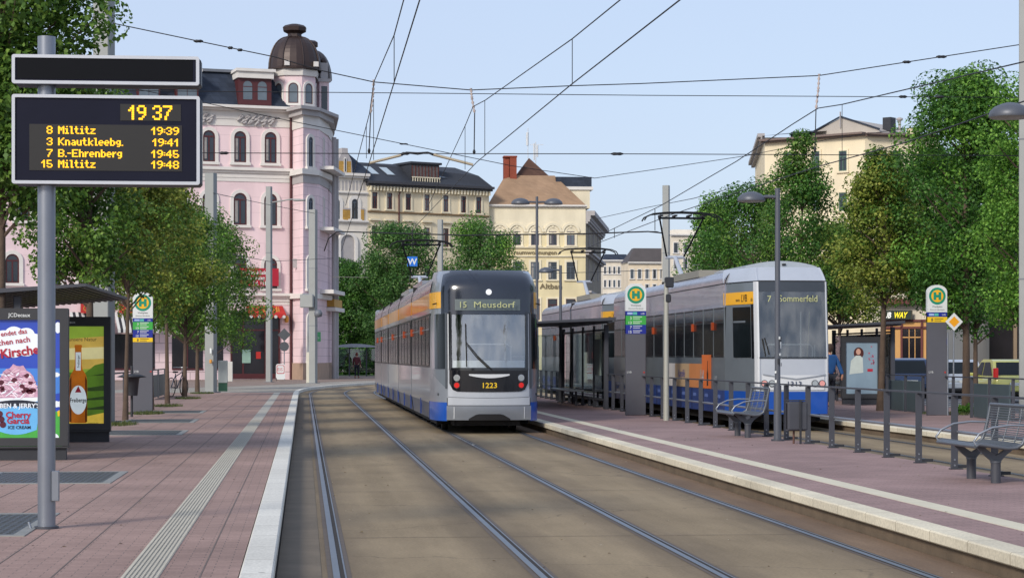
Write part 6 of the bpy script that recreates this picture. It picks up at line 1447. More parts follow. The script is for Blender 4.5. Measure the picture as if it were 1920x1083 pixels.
b.plate([(a0, zr), (a1, zr), (a1 - .1, zr + 1.5), (am + .4, zr + 2.3), (am + .35, zr + 2.9), (am - .35, zr + 2.9), (am - .4, zr + 2.3), (a0 + .1, zr + 1.5)], [], (0, -.1, 0), X3, Z3, 1.2, STUG); b.plate([(a0 + .15, zr + .1), (a1 - .15, zr + .1), (a1 - .2, zr + 1.4), (a0 + .2, zr + 1.4)], [], (0, -.13, 0), X3, Z3, .02, YB)
b.plate([(am - .16, zr + .15), (am + .16, zr + .15)] + [(am + .16 * cos(t), zr + 1.7 + .16 * sin(t)) for t in np.linspace(0, pi, 8)], [], (0, -.2, 0), X3, Z3, .06, STUW); b.plate([(am - .08, zr + .2), (am + .08, zr + .2), (am + .08, zr + 1.7), (am - .08, zr + 1.7)], [], (0, -.21, 0), X3, Z3, .01, WPANE); b.build('gable_dormer', OW.t)

# ---------------- sand coloured building with charcoal roof
SD = Fac('apartment_building', 'sand coloured apartment building with a dark roof, skylights and brown windows', 689, 245, 917, 254)
SD.body(689, 917, 351, 0, 12, wallmat('sand_stucco', '#dccfb3', 3, 1.4, .93, .03)); SD.band(686, 920, 345.5, 353.5, .9, mat('gutter_dark', '#3a3a40', .5), 'gutter', 803); SD.band(689, 917, 354, 358, .35, wallmat('sand_trim', '#dfd5bc', 3, 2, .95), 'cornice', 803)
TR = MATS['sand_trim']; b = SD.mb()
for i in range(38): s0 = SD.L * (i + .3) / 38; b.box(s0, s0 + .18, -.55, 0, SD.Z(803, 362), SD.Z(803, 354), TR)
b.build('bracket_row', SD.t); SD.band(689, 917, 399.5, 402.5, .2, mat('course_brown', '#8d7557', .7), 'string_course', 803)
for u in (702, 730, 765, 800, 835.5, 868.5, 897):
    k = (u - 803) * .046; SD.win(u, 11, 365 + k, 396 + k, False, sur=TR, sw=.22, sill=True); k *= .85
    SD.win(u, 12, 427 + k, 462 + k, False, sur=TR, sw=.2); SD.win(u, 12, 497 + k, 532 + k, False, sur=TR, sw=.2)
    b = SD.mb(); SD.boxuv(b, u - 10, u + 10, 414 + k, 417 + k, -.35, 0, TR); b.build('window_hood', SD.t)
    SD.win(u, 12, 565 + k * .5, 600 + k * .5, False, sur=TR, sw=.2)
b = SD.mb(); b.tube([(SD.S(750), -.3, SD.Z(750, 356)), (SD.S(747), -.15, SD.Z(747, 366)), (SD.S(747), -.15, 0)], .09, WRED, 8); b.build('downpipe', SD.t)
DRF = mat('charcoal_roof', '#2e3138', .6, 0, .12, .8); zr = SD.Z(803, 346); zt = SD.Z(803, 306); y1 = 3.4
b = SD.mb(); s0, s1 = SD.S(678), SD.S(921); b.add([(s0 + .3, -.5, zr), (s1, -.5, zr), (s1 - 1.4, .6, zr + 1.4), (s1 - 3.0, y1, zt), (s0 + 1.6, y1, zt), (s0 + 1.6, 9, zt), (s1 - 3.0, 9, zt), (s1, 12, zr), (s0, 12, zr)], [(0, 1, 2, 3, 4), (4, 3, 6, 5), (1, 7, 6, 3, 2), (8, 0, 4, 5)], DRF); b.build('roof', SD.t)
def onroof(s, f, out=.06): return (s, -.5 + (y1 + .5) * f, zr + (zt - zr) * f + out)
for (ua, ub) in ((700, 718), (730, 748), (829, 845), (881, 897)):
    b = SD.mb(); a, c = SD.S(ua), SD.S(ub) - .15; b.add([onroof(a + .25, .35), onroof(c + .25, .35), onroof(c - .1, .78), onroof(a - .1, .78)], [(0, 1, 2, 3)], mat('skylight_frame', '#5d6066', .5)); sk_ = b.build('skylight', SD.t)
    b = SD.mb(); b.add([onroof(a + .32, .38, .09), onroof(c + .18, .38, .09), onroof(c - .15, .75, .09), onroof(a - .02, .75, .09)], [(0, 1, 2, 3)], mat('skylight_pane', '#b5c2c8', .15, .2, .1)); b.build('pane', sk_)
b = SD.mb(); a, c = SD.S(773), SD.S(826); b.box(a, c, .3, 4, zr + .35, SD.Z(800, 308), DRF); b.box(a - .2, c + .2, .0, 4.2, SD.Z(800, 308), SD.Z(800, 304), DRF); dm = b.build('roof_dormer', SD.t)
b = SD.mb(); b.box(a + .1, c - .1, .25, .3, SD.Z(800, 334), SD.Z(800, 311), mat('dormer_glazing', '#5b5350', .2, 0, .5, 3))
for i in range(9): s = a + .15 + (c - a - .3) * i / 8; b.box(s - .05, s + .05, .2, .25, SD.Z(800, 334), SD.Z(800, 311), mat('dormer_wood', '#5a2a22', .6))
b.build('dormer_glazing', dm); b = SD.mb()
for i in range(12): s = a + .1 + (c - a - .2) * i / 11; b.box(s - .05, s + .05, .0, .05, SD.Z(800, 342), SD.Z(800, 334), TR)
b.box(a, c, -.02, .06, SD.Z(800, 334), SD.Z(800, 332), TR); b.build('dormer_balustrade', dm)

# ---------------- cream building with tan tiled roof
TB = Fac('tiled_building', 'cream and yellow building with a big tan tiled roof and a brick chimney', 915, 255, 1098, 256)
CRM = wallmat('cream_stucco', '#e3d9c0', 3, 1.2, .95, .03); YW = wallmat('yellow_stucco', '#dacda8', 3, .5, .93, .03); TILE = wallmat('tan_tiles', '#9f836a', .45, .35, .82, .12); DTI = wallmat('brown_tiles', '#5c453b', .4, .3, .8, .2)
TB.body(915, 1098, 385, 0, 16, YW); b = TB.mb(); b.box(0, TB.S(1098), -.05, 0, TB.Z(1000, 437), TB.Z(1000, 385), CRM); b.build('cream_band', TB.t); TB.band(915, 1100, 384, 389, .5, STUW, 'cornice', 1000)
for u in (937, 969, 1003, 1036.5, 1070): TB.win(u, 15, 427, 460, fr=mat('window_violet', '#5a5260', .5), sur=CRM, sw=.28, key=True)
b = TB.mb()
for u in (937, 969, 1003, 1036.5, 1070):
    a = TB.S(u); z = TB.Z(u, 435); R_ = 1.1; b.plate([(a + R_ * cos(t), z + R_ * sin(t)) for t in np.linspace(0, pi, 14)] + [(a + .82 * cos(t), z + .82 * sin(t)) for t in np.linspace(pi, 0, 14)], [], (0, -.22, 0), X3, Z3, .15, CRM)
b.build('blind_arches', TB.t); TB.band(915, 1098, 437, 440, .15, CRM, 'string_course', 1000); TB.band(915, 1098, 463, 466, .25, CRM, 'string_course', 1000); TB.band(915, 1098, 479, 482, .2, CRM, 'string_course', 1000)
for u in (970, 1003, 1036, 1070): TB.win(u, 16, 491, 524, False, fr=mat('window_blue_grey', '#4b5560', .5), sur=CRM, sw=.25); TB.win(u, 18, 560, 600, False, fr=WRED, sur=CRM, sw=.2)
b = TB.mb(); b.text('Traumwohnungen', .74, (TB.S(955), -.1, TB.Z(1000, 477)), X3, Z3, mat('letter_brown', '#75684f', .7), bold=.02, sx=1.05); b.text('Altbau', .85, (TB.S(1012), -.1, TB.Z(1030, 541)), X3, Z3, MATS['letter_brown'], bold=.02, sx=1.2); b.build('lettering', TB.t)
zr = TB.Z(1000, 385); zt = TB.Z(1000, 323); S_ = TB.S
b = TB.mb(); b.add([(S_(914), -.3, zr), (S_(1099), -.3, zr), (S_(1047), 4.5, zt), (S_(973), 4.5, zt), (S_(948), 3.6, TB.Z(948, 331)), (S_(914), 14, zr), (S_(1099), 14, zr), (S_(1047), 10, zt), (S_(973), 10, zt)], [(0, 1, 2, 3, 4), (3, 2, 7, 8), (1, 6, 7, 2), (5, 0, 4, 3, 8)], TILE); b.build('tiled_roof', TB.t)
b = TB.mb(); ap = (S_(1002), 7, TB.Z(1000, 286)); b.add([(S_(974), 4.6, zt - .1), (S_(1038), 4.6, zt - .1), (S_(1038), 11, zt - .1), (S_(974), 11, zt - .1), ap], [(0, 1, 4), (1, 2, 4), (2, 3, 4), (3, 0, 4)], DTI); b.build('pyramid_roof', TB.t)
BR = wallmat('red_brick', '#97503f', .25, .08, .7, .2); b = TB.mb(); b.box(S_(950), S_(960), 4, 5.4, zr, TB.Z(955, 289), BR); b.box(S_(961), S_(974), 3.8, 5.2, zr, TB.Z(966, 288), BR); b.box(S_(949), S_(975), 3.7, 5.5, TB.Z(960, 289), TB.Z(960, 286.5), BR); b.build('chimney', TB.t)
b = TB.mb(); wm = mat('antenna_white', '#c9cccf', .5)
for (u, v0, v1, r) in ((999, 237, 262, .16), (1012, 258, 290, .1), (1018, 262, 284, .12)): b.cyl(S_(u), 7, TB.Z(u, v1), TB.Z(u, v0), r, wm, seg=10)
b.cyl(S_(1000), 7, TB.Z(1000, 300), TB.Z(1000, 228), .04, wm, seg=6); b.cyl(S_(1015), 7, TB.Z(1015, 310), TB.Z(1015, 255), .05, wm, seg=6); b.box(S_(1004), S_(1030), 6.98, 7.02, TB.Z(1010, 261), TB.Z(1010, 260), wm); b.build('antenna', TB.t)
# slate wing and ornate right flank
b = TB.mb(); b.box(S_(1048), S_(1116), 3.5, 12, TB.Z(1080, 350), TB.Z(1080, 327), SLATE); b.box(S_(1070), S_(1112), 3.2, 12, TB.Z(1080, 387), TB.Z(1080, 350), CRM); b.box(S_(1046), S_(1118), 3.0, 12.2, TB.Z(1080, 352), TB.Z(1080, 346), STUW); b.build('roof_wing', TB.t)
TBs = Fac('', '', 1098, 256, 1127, 292, root=TB); b = TBs.mb(); b.box(0, TBs.L, 0, 3, 0, TB.Z(1098, 398), wallmat('flank_stone', '#8f877b', 1.5, .6, .8, .06)); b.build('flank_wall', TB.t)
for v0, v1, o in ((396, 412, 1.1), (412, 420, .5), (470, 478, .7), (545, 552, .7)): TBs.band(1098, 1127, v0, v1, o, STUG, 'flank_cornice', 1099)
for u in (1104, 1112, 1120):
    for v in (425, 490, 560): TBs.win(u, 4.5, v, v + 34, fr=mat('window_blue_grey', '#4b5560', .5), sur=STUG, sw=.2, mull=False)

# ---------------- far pale houses
def house(name, label, u0, d0, u1, d1, vt, m, roofm, vr, rows, colsn, wv=8, inset=.12, depth=7):
    f = Fac(name, label, u0, d0, u1, d1); f.body(u0, u1, vt, 0, depth, m); um = (u0 + u1) / 2; f.band(u0 - 1, u1 + 1, vt - 1, vt + 3, .5, STUW, 'cornice', um)
    z, zt = f.Z(um, vt), f.Z(um, vr); L = f.L; i = (zt - z) * .9; b = f.mb(); b.add([(-.2, -.3, z), (L + .2, -.3, z), (L - i * .6, i, zt), (i * .6, i, zt), (i * .6, depth - i, zt), (L - i * .6, depth - i, zt), (L + .2, depth, z), (-.2, depth, z)], [(0, 1, 2, 3), (3, 2, 5, 4), (1, 6, 5, 2), (7, 0, 3, 4)], roofm); b.build('roof', f.t)
    for v in rows:
        for k in range(colsn): u = u0 + (u1 - u0) * (k + .5) / colsn; f.win(u, min(9, (u1 - u0) / colsn * .42), v, v + wv * 1.9, False, fr=mat('window_blue_grey', '#4b5560', .5), sur=STUW, sw=.15, mull=False)
    return f
CRW = wallmat('cream_white', '#ddd3c2', 3, 1, .94, .03); PLW = wallmat('pale_plaster', '#dccdb6', 3, 1, .94, .03)
house('far_building', 'pale far house just right of the tan-roofed building, above the trams', 1130, 430, 1182, 430.5, 488, CRW, SLATE, 476, (500, 525, 550, 575), 6, 7)
house('far_building', 'cream far house with a dark pitched roof behind the middle stop column', 1178, 377, 1262, 378, 492, PLW, mat('roof_grey_brown', '#4d4746', .7, 0, .15, .8), 464, (505, 533, 560, 585), 6, 9)
house('far_building', 'pale far house with a high light gable behind the pantograph of tram 1313', 1258, 354, 1330, 355, 440, CRW, CRW, 430, (455, 485, 515, 545), 4, 10)
house('far_building', 'grey-brown far house closing the street behind the far trams and trees', 1325, 355, 1440, 356, 470, PLW, SLATE, 455, (485, 515, 545, 575), 7, 10)
house('far_building', 'low pale house behind the round trees and the glass shelter', 560, 300, 700, 300, 560, CRW, SLATE, 545, (575, 605, 640), 8, 9)

# ---------------- cream building behind the right-hand trees
CB = Fac('gabled_building', 'cream building with a pale gable and green window frames behind the right-hand trees', 1434, 207, 1622, 200)
CW = wallmat('cream_render', '#e3d5b8', 4, 2, .96, .02); GF = mat('window_green', '#4f6b5b', .5); CB.body(1434, 1622, 256, 0, 14, CW); CB.band(1431, 1624, 250, 256.5, .8, mat('eave_brown', '#70605a', .6), 'eave', 1600)
for v0, v1 in ((283, 321), (361, 396), (440, 478), (515, 550)):
    for u in (1478, 1530, 1581): CB.win(u, 17, v0 + (1581 - u) * .02, v1 + (1581 - u) * .02, False, fr=GF, sur=CW, sw=.18)
CBr = Fac('', '', 1622, 200, 1760, 202, root=CB); b = CBr.mb(); b.box(0, CBr.L, 0, 10, -.05, CB.Z(1622, 255), CW); b.build('right_wing_wall', CB.t); CBr.band(1621, 1762, 250, 256, .8, MATS['eave_brown'], 'eave', 1625)
for v0, v1 in ((283, 321), (361, 396), (440, 478), (515, 550)):
    for u in (1681, 1730): CBr.win(u, 17, v0, v1, False, fr=GF, sur=CW, sw=.18)
CBl = Fac('', '', 1416, 236, 1434, 207, root=CB); b = CBl.mb(); b.box(0, CBl.L, 0, 6, -.05, CB.Z(1434, 258), CW); b.build('left_wing_wall', CB.t); CBl.band(1415, 1434, 250, 262, .7, STUG, 'eave', 1434)
S_ = CB.S; Zc = CB.Z; PG = mat('gable_render', '#a9a29b', .8, 0, .08, 1)
b = CB.mb(); b.add([(S_(1431), -.6, Zc(1500, 251)), (S_(1540), -.6, Zc(1500, 251)), (S_(1540), 5, Zc(1500, 236)), (S_(1431), 5, Zc(1500, 236))], [(0, 1, 2, 3)], SLATE)
b.box(S_(1431), S_(1535), 5, 12, Zc(1500, 252), Zc(1500, 235), SLATE); b.build('roof', CB.t)
b = CB.mb(); b.plate([(S_(1500), Zc(1567, 252)), (S_(1640), Zc(1567, 252)), (S_(1637), Zc(1567, 247)), (S_(1567), Zc(1567, 219)), (S_(1500), Zc(1567, 249))], [], (0, 1.0, 0), X3, Z3, 8, PG); ga = b.build('gable', CB.t)
b = CB.mb(); b.tube([(S_(1498), .9, Zc(1567, 250)), (S_(1567), .9, Zc(1567, 217)), (S_(1640), .9, Zc(1567, 246))], .09, SLATE, 6); b.box(S_(1566), S_(1567.5), .8, .95, Zc(1567, 238), Zc(1567, 208), STUG); b.build('gable_trim', ga)
b = CB.mb(); b.box(S_(1625), S_(1640), 3, 4, Zc(1630, 256), Zc(1630, 215), ANTH2); b.build('chimney', CB.t); b = CB.mb(); xx = S_(1652); b.cyl(xx, 3.5, Zc(1652, 256), Zc(1652, 222), .14, STUG); b.lathe([(.12, 0), (.3, .15), (.32, .3), (0, .42)], STUG, 14, (xx, 3.5, Zc(1652, 222))); b.build('steel_flue', CB.t); b = CB.mb(); b.box(S_(1660), S_(1677), 4, 5, Zc(1665, 256), Zc(1665, 233), CW); b.build('chimney', CB.t)
# ground floor green shutters
b = CB.mb(); CB.boxuv(b, 1571, 1593, 576, 599, -.3, -.05, mat('shutter_green', '#3f7044', .6)); CB.boxuv(b, 1510, 1535, 576, 599, -.3, -.05, MATS['shutter_green']); b.build('shutter', CB.t)

# ---------------- shop building
SB = Fac('shop_building', 'shop building with a dark green sandwich shop sign, orange panels and red timber frames', 1600, 98, 1760, 96)
DRD = mat('timber_red', '#5a2523', .6, 0, .08, 2); OP = mat('panel_ochre', '#c19257', .7, 0, .06, 2)
SB.body(1640, 1760, 520, 0, 8, wallmat('shop_cream', '#cfc5b3', .5, 5, .8, .05)); b = SB.mb(); SB.boxuv(b, 1655, 1752, 604, 705, -.12, 0, OP); b.build('ochre_infill', SB.t)
b = SB.mb()
for u in (1656, 1674, 1693, 1731, 1750): SB.boxuv(b, u - 2, u + 2, 600, 705, -.2, -.12, DRD)
for v in (601, 614, 700): SB.boxuv(b, 1655, 1752, v - 2, v + 2, -.2, -.12, DRD)
SB.boxuv(b, 1650, 1756, 560, 570, -.5, 0, DRD); b.build('timber_frame', SB.t)
b = SB.mb(); SB.boxuv(b, 1695, 1729, 617, 690, -.16, -.12, DKIN)
for u in (1707, 1718): SB.boxuv(b, u - .7, u + .7, 617, 690, -.18, -.16, OP)
SB.boxuv(b, 1695, 1729, 631, 633, -.18, -.16, OP); b.build('shop_window', SB.t)
b = SB.mb(); SB.boxuv(b, 1657, 1715, 582, 599, -.5, -.3, mat('sign_dark_green', '#13241c', .4)); sg = b.build('shop_sign', SB.t)
b = SB.mb(); b.text('SUB', .36, (SB.S(1660), -.53, SB.Z(1680, 596)), X3, Z3, mat('sign_letter_white', '#e0e0d8', .5, emit=.25), bold=.03, sx=.72, shear=.2); b.text('WAY', .36, (SB.S(1683), -.53, SB.Z(1680, 596)), X3, Z3, mat('sign_letter_yellow', '#f0dc1e', .5, emit=.25), bold=.03, sx=.72, shear=.2); b.build('lettering', sg)
# shops under the trees at the right edge
RB = Fac('side_building', 'shaded brown building with shop windows behind the trees at the right edge', 1752, 104, 2080, 100)
RB.body(1752, 2080, 420, 0, 10, wallmat('brown_render', '#8d7c6a', 4, 2, .9, .05)); b = RB.mb()
for (a_, c_) in ((1762, 1800), (1806, 1822), (1856, 1900), (1908, 1960)): RB.boxuv(b, a_, c_, 600, 690, -.1, 0, DKIN)
b.build('shop_window', RB.t); b = RB.mb(); RB.boxuv(b, 1826, 1852, 622, 672, -.3, -.1, STUW); RB.boxuv(b, 1826, 1852, 600, 618, -.35, -.1, AWR); RB.boxuv(b, 1829, 1845, 640, 652, -.32, -.3, AWR); b.build('poster_board', RB.t)
for u in (1790, 1850, 1910):
    for v in (450, 520): RB.win(u, 18, v, v + 40, False, sur=STUW, sw=.15)
# ================================================================== TREES
BARK = mat('bark', '#5a4b40', .9, 0, .25, 6, .5, 30)
LGA = leafmat('leaves_lime_green', '#3c5a24', '#557a30', '#86a648'); LGB = leafmat('leaves_yellowing', '#62762e', '#84923c', '#aaad52'); LGC = leafmat('leaves_deep_green', '#305724', '#44702c', '#699640'); LGD = leafmat('leaves_bright_green', '#447026', '#639234', '#8db850'); LGE = leafmat('leaves_far_green', '#3a5c32', '#4e7838', '#73984e')
def tree(label, X, Y, z0, zb, zt, r, n, leaf, lm, seed, kind='deciduous_tree', shape=0, tr=.085, group=None, nc=80, lm2=None, bias=None, trunk=True):
    rg = np.random.default_rng(seed); t = thing(kind, label, 'tree', (X, Y, z0), 0, group); zb -= z0; zt -= z0; H = zt - zb
    b = MB(); lean = rg.normal(0, .05, 2); ax = lambda z: (lean[0] * z * .25, lean[1] * z * .25, z)
    zz = list(np.linspace(0, zb + H * .8, 9)); b.tube([ax(z) for z in zz], [tr * (1.25 if i == 0 else 1 - .1 * i) for i in range(9)], BARK, 9)
    def prof(f):
        if shape == 0: return math.sqrt(max(.02, 1 - ((f - .42) / .60) ** 2))
        if shape == 1: return max(.08, min(1, (f / .22) ** .5) * (1 - max(0, f - .25) / .80) ** .8)
        return math.sqrt(max(.02, 1 - ((f - .5) / .53) ** 2)) * (1 - .15 * f)
    C = []; 
    for i in range(nc):
        f = rg.random() ** .92; a = rg.random() * 6.283; q = rg.random() ** .45 * (1.0 + .12 * rg.normal()) ; rr_ = prof(f) * r * min(1.12, q); cx, cy = rr_ * math.cos(a), rr_ * math.sin(a)
        if bias: cx += bias * f * r
        cz = zb + H * (.04 + .92 * f); cr = r * rg.uniform(.17, .33) * (1.15 - .45 * f if shape == 1 else 1); C.append((cx, cy, cz, cr))
        if i % 2 == 0:
            zs = max(zb * .8, cz - rr_ * .7 - .2); b.tube([ax(zs), ((cx + ax(cz)[0]) * .55, (cy + ax(cz)[1]) * .55, (zs + cz) / 2 + .05), (cx, cy, cz)], [tr * .35, tr * .2, tr * .08], BARK, 5, False)
    b.build('trunk', t)
    C = np.array(C); wgt = C[:, 3] ** 2; idx = rg.choice(len(C), n, p=wgt / wgt.sum()); g = rg.normal(0, 1, (n, 3)); g /= np.maximum(1, np.linalg.norm(g, axis=1, keepdims=True) / 1.7)
    c = C[idx, :3] + g * C[idx, 3:4] * np.array([.72, .72, .58])
    nrm = rg.normal(0, 1, (n, 3)) * .5 + np.array([0, 0, .6]) + g * .45; nrm /= np.linalg.norm(nrm, axis=1, keepdims=True)
    d = np.cross(nrm, rg.normal(0, 1, (n, 3))); d /= np.linalg.norm(d, axis=1, keepdims=True); d[:, 2] -= .35; d /= np.linalg.norm(d, axis=1, keepdims=True); w_ = np.cross(nrm, d); w_ /= np.linalg.norm(w_, axis=1, keepdims=True)
    s = leaf * rg.uniform(.6, 1.25, (n, 1)); V = np.stack([c - d * s * .5, c + w_ * s * .34 + nrm * s * .1 - d * s * .08, c + d * s * .55, c - w_ * s * .34 + nrm * s * .1 - d * s * .08], 1).reshape(-1, 3)
    me = bpy.data.meshes.new('crown'); me.vertices.add(4 * n); me.vertices.foreach_set('co', V.ravel()); me.loops.add(4 * n); me.loops.foreach_set('vertex_index', np.arange(4 * n, dtype=np.int32)); me.polygons.add(n); me.polygons.foreach_set('loop_start', np.arange(n, dtype=np.int32) * 4); me.polygons.foreach_set('loop_total', np.full(n, 4, np.int32))
    me.materials.append(lm)
    if lm2: me.materials.append(lm2); me.polygons.foreach_set('material_index', (rg.random(len(C)) < .4).astype(np.int32)[idx])
    me.update(calc_edges=True); o = bpy.data.objects.new('crown', me); col.objects.link(o); o.parent = t
    return t
def tuv(label, u, d, zb, zt, r, n, leaf, lm, seed, **k):
    n = int(n * 3.1); leaf *= .71; k.setdefault('nc', 105)
    x, y = P(u, d); return tree(label, x, y, k.pop('z0', .2), zb, zt, r, n, leaf, lm, seed, **k)
GL = 'slim lime trees along the left platform'; GR = 'trees along the far right platform'
tuv('large leafy tree filling the upper left corner behind the departure board', 0, 29.5, 3.15, 9.6, 1.45, 15000, .125, LGA, 1, group=GL, nc=120, shape=2)
tuv('dark leafy tree just right of the departure board pole behind the shelter roof', 168, 40, 2.9, 6.6, 1.15, 8000, .12, LGA, 2, group=GL, tr=.1)
tuv('slim tree with yellowing leaves and the trunk nearest the beer advert', 235, 47.5, 2.95, 6.1, 1.2, 6500, .12, LGB, 3, group=GL, tr=.06, lm2=LGA)
tuv('slim tree whose trunk crosses the right edge of the left stop column', 284, 56.5, 2.6, 6.6, 1.3, 6500, .125, LGA, 4, group=GL, tr=.065, lm2=LGB)
tuv('slim tree with the third trunk right of the left stop column', 314, 64.5, 3.0, 7.2, 1.3, 6500, .13, LGB, 5, group=GL, tr=.07, lm2=LGA, shape=1)
tuv('slim tree with its trunk just right of the parked bicycle', 346, 76, 2.5, 7.1, 1.5, 6500, .14, LGA, 6, group=GL)
tuv('slim tree with the last visible trunk left of the sticker mast', 370, 86, 2.2, 8.0, 1.85, 7000, .15, LGA, 7, group=GL, lm2=LGD)
tuv('leafy tree in front of the pink facade whose crown hangs over the grey cabinet', 402, 97, 2.0, 7.7, 1.9, 7000, .16, LGA, 8, group=GL)
tuv('bright green tree cut by the right picture edge behind the lamp head', 1930, 50.5, 2.2, 8.3, 1.35, 9000, .12, LGD, 11, group=GR, shape=2, z0=.2)
tuv('big deep green tree with its trunk beside the priority sign', 1812, 54.3, 2.4, 9.0, 1.75, 15000, .13, LGC, 12, group=GR, shape=2, nc=110, z0=.2, lm2=LGD, tr=.11)
tuv('tree with yellowing leaves whose trunk stands in front of the dark estate car', 1651, 56, 3.25, 7.1, 1.4, 9000, .125, LGB, 13, group=GR, shape=1, lm2=LGA, tr=.1)
tuv('tall pointed tree directly above the roof of tram 1313', 1500, 65.5, 2.6, 8.6, 1.6, 8000, .13, LGA, 14, group=GR, shape=1, lm2=LGC)
tuv('mid green tree between the pointed tree and the leftmost tree of the right row', 1415, 72.5, 2.6, 7.5, 1.7, 7000, .135, LGC, 15, group=GR, shape=0, lm2=LGA)
tuv('leftmost tree of the right row, its tip beside the mast behind tram 1313', 1340, 79, 2.4, 7.7, 1.65, 7500, .14, LGC, 16, group=GR, shape=1, lm2=LGD)
tuv('dense tree behind the big deep green tree at the right', 1745, 66, 3.3, 8.0, 1.9, 8000, .15, LGC, 17, group=GR, shape=2)
tuv('shaded tree with the thicker trunk just behind the big deep green tree', 1829, 66, 2.4, 8.0, 2.3, 8000, .15, LGC, 18, group=GR, shape=2)
tuv('yellow tinged tree filling the gap between tram 1313 and the yellowing tree', 1575, 74, 2.9, 6.2, 1.5, 7000, .14, LGB, 19, group=GR, shape=0, lm2=LGA)
tuv('dark round tree left of tram 1223 under the blue W sign', 745, 176, 1.8, 12.6, 3.6, 12000, .27, LGE, 21, z0=.1, nc=110, tr=.22, shape=2)
tuv('round tree behind the roof of tram 1223 right of the thin mast', 905, 182, 1.8, 13.4, 3.8, 12000, .27, LGE, 22, z0=.1, nc=110, tr=.22, shape=2, lm2=LGD)
tuv('dark tree squeezed between the pink tower and the round tree', 655, 178, 2.2, 9.6, 2.2, 8000, .25, LGC, 23, z0=.1, nc=70, tr=.2, shape=2)
tuv('low dark tree filling the gap below the round trees left of tram 1223', 700, 190, 2.0, 9.4, 2.8, 8000, .27, LGC, 24, z0=.1, nc=70, tr=.2, shape=2)
# shrubbery and lawn beyond the curve
rg2 = np.random.default_rng(5); n = 9000; b = MB(); px, py = P(665, 176); V = []
c = np.stack([px + rg2.uniform(-4.5, 4.5, n), py + rg2.normal(0, .8, n), .1 + 2.3 * rg2.random(n) ** .8], 1); d1 = rg2.normal(0, 1, (n, 3)); d1 /= np.linalg.norm(d1, axis=1, keepdims=True); d2 = np.cross(d1, rg2.normal(0, 1, (n, 3))); d2 /= np.linalg.norm(d2, axis=1, keepdims=True)
V = np.stack([c - d1 * .14, c + d2 * .09, c + d1 * .14, c - d2 * .09], 1).reshape(-1, 3); me = bpy.data.meshes.new('shrubbery'); me.from_pydata(V.tolist(), [], [(4 * i, 4 * i + 1, 4 * i + 2, 4 * i + 3) for i in range(n)]); me.materials.append(LGC); o = bpy.data.objects.new('shrubbery', me); col.objects.link(o); stuff(o)
b = MB(); b.plate([(px - 6, py - 9), (px + 6, py - 9), (px + 6, py + 2), (px - 6, py + 2)], [], (0, 0, .13), X3, Y3, 0, mat('lawn', '#3f5a26', .9, 0, .25, 4)); struct(b.build('lawn'))
# sprouts at the foot of the right-hand trunk
x, y = P(1811, 53.9); rg = random.Random(3); b = MB()
for i in range(260):
    a = rg.random() * 6.28; r = .26 * sqrt(rg.random()); z = .2 + rg.random() * .28 * (1 - r / .4); c = Vector((x + r * cos(a), y + r * sin(a), z)); d1 = Vector((rg.gauss(0, 1), rg.gauss(0, 1), rg.gauss(0, 1))).normalized(); d2 = d1.cross(Vector((rg.gauss(0, 1), rg.gauss(0, 1), 1))).normalized()
    b.add([c, c + d1 * .06 + d2 * .03, c + d1 * .1, c + d1 * .06 - d2 * .03], [(0, 1, 2, 3)], LGD)
tag(b.build('root_sprouts'), 'leafy green sprouts at the foot of the trunk beside the priority sign', 'plant')
# ================================================================== OVERHEAD WIRES
WIR = mat('wire_dark', '#25262a', .5, .4, .1, 5); INS = mat('insulator_pale', '#b3a5a0', .5, 0, .15, 20); ARM = mat('arm_tan', '#a89c86', .5, .1, .05)
def W3(u, v, d): x, y = P(u, d); return (x, y, ZZ(v, d))
def wire(label, pts, r=.011, name='overhead_wire', cat='overhead wire', grp='overhead wires and spans', m=None, ins=()):
    b = MB(); b.tube([W3(*p) for p in pts], r, m or WIR, 6)
    for (u, v, d, l) in ins: a = Vector(W3(u - l, v, d)); c = Vector(W3(u + l, v, d)); b.tube([a + (c - a) * k / 4 for k in range(5)], [.012, .035, .03, .035, .012], INS if 0 else WIR, 8)
    o = b.build(name); tag(o, label, cat, grp); return o
def tw(label, X, pts, r=.0085):
    xs = X if isinstance(X, (list, tuple)) else [X] * len(pts); q = [(u, v, DU(x, u)) for (u, v), x in zip(pts, xs)]
    u, v, d = q[0]; a = Vector(W3(*q[0])); c = Vector(W3(*q[1])); e = a + (a - c).normalized() * 22
    b = MB(); b.tube([e] + [W3(*p) for p in q], r, WIR, 6); o = b.build('overhead_wire'); tag(o, label, 'overhead wire', 'overhead wires and spans'); return q
tw('contact wire over the empty left track, the right of two steep wires', 1.25, [(787, 0), (738, 158), (693, 303), (664, 395), (640, 470)])
tw('carrying wire over the empty left track, the left one of the two steep wires', 1.25, [(757, 0), (739, 66), (701, 154), (693, 212), (672, 292), (648, 385)])
tw('contact wire of the near tram, lower of the pair leaving the top edge', [3.86, 3.7, 3.5, 3.7, 3.86], [(1275, 0), (1072, 158), (895, 303), (785, 418), (737, 480)])
tw('carrying wire of the near tram, upper of the pair leaving the top edge', [3.86, 3.8, 3.4, 3.35, 3.3, 3.5], [(1163, 0), (1073, 73), (910, 188), (887, 200), (873, 234), (800, 392)])
tw('contact wire of the far track dropping to the pantograph of tram 1313', 10.5, [(1920, 190), (1812, 228), (1695, 268), (1535, 312), (1400, 355), (1260, 402), (1130, 452), (1098, 466)], .011)
tw('carrying wire of the far track sloping from the right mast', 10.5, [(1920, 116), (1579, 196), (1534, 203), (1486, 233), (1380, 303), (1330, 332), (1240, 385), (1127, 440)], .011)
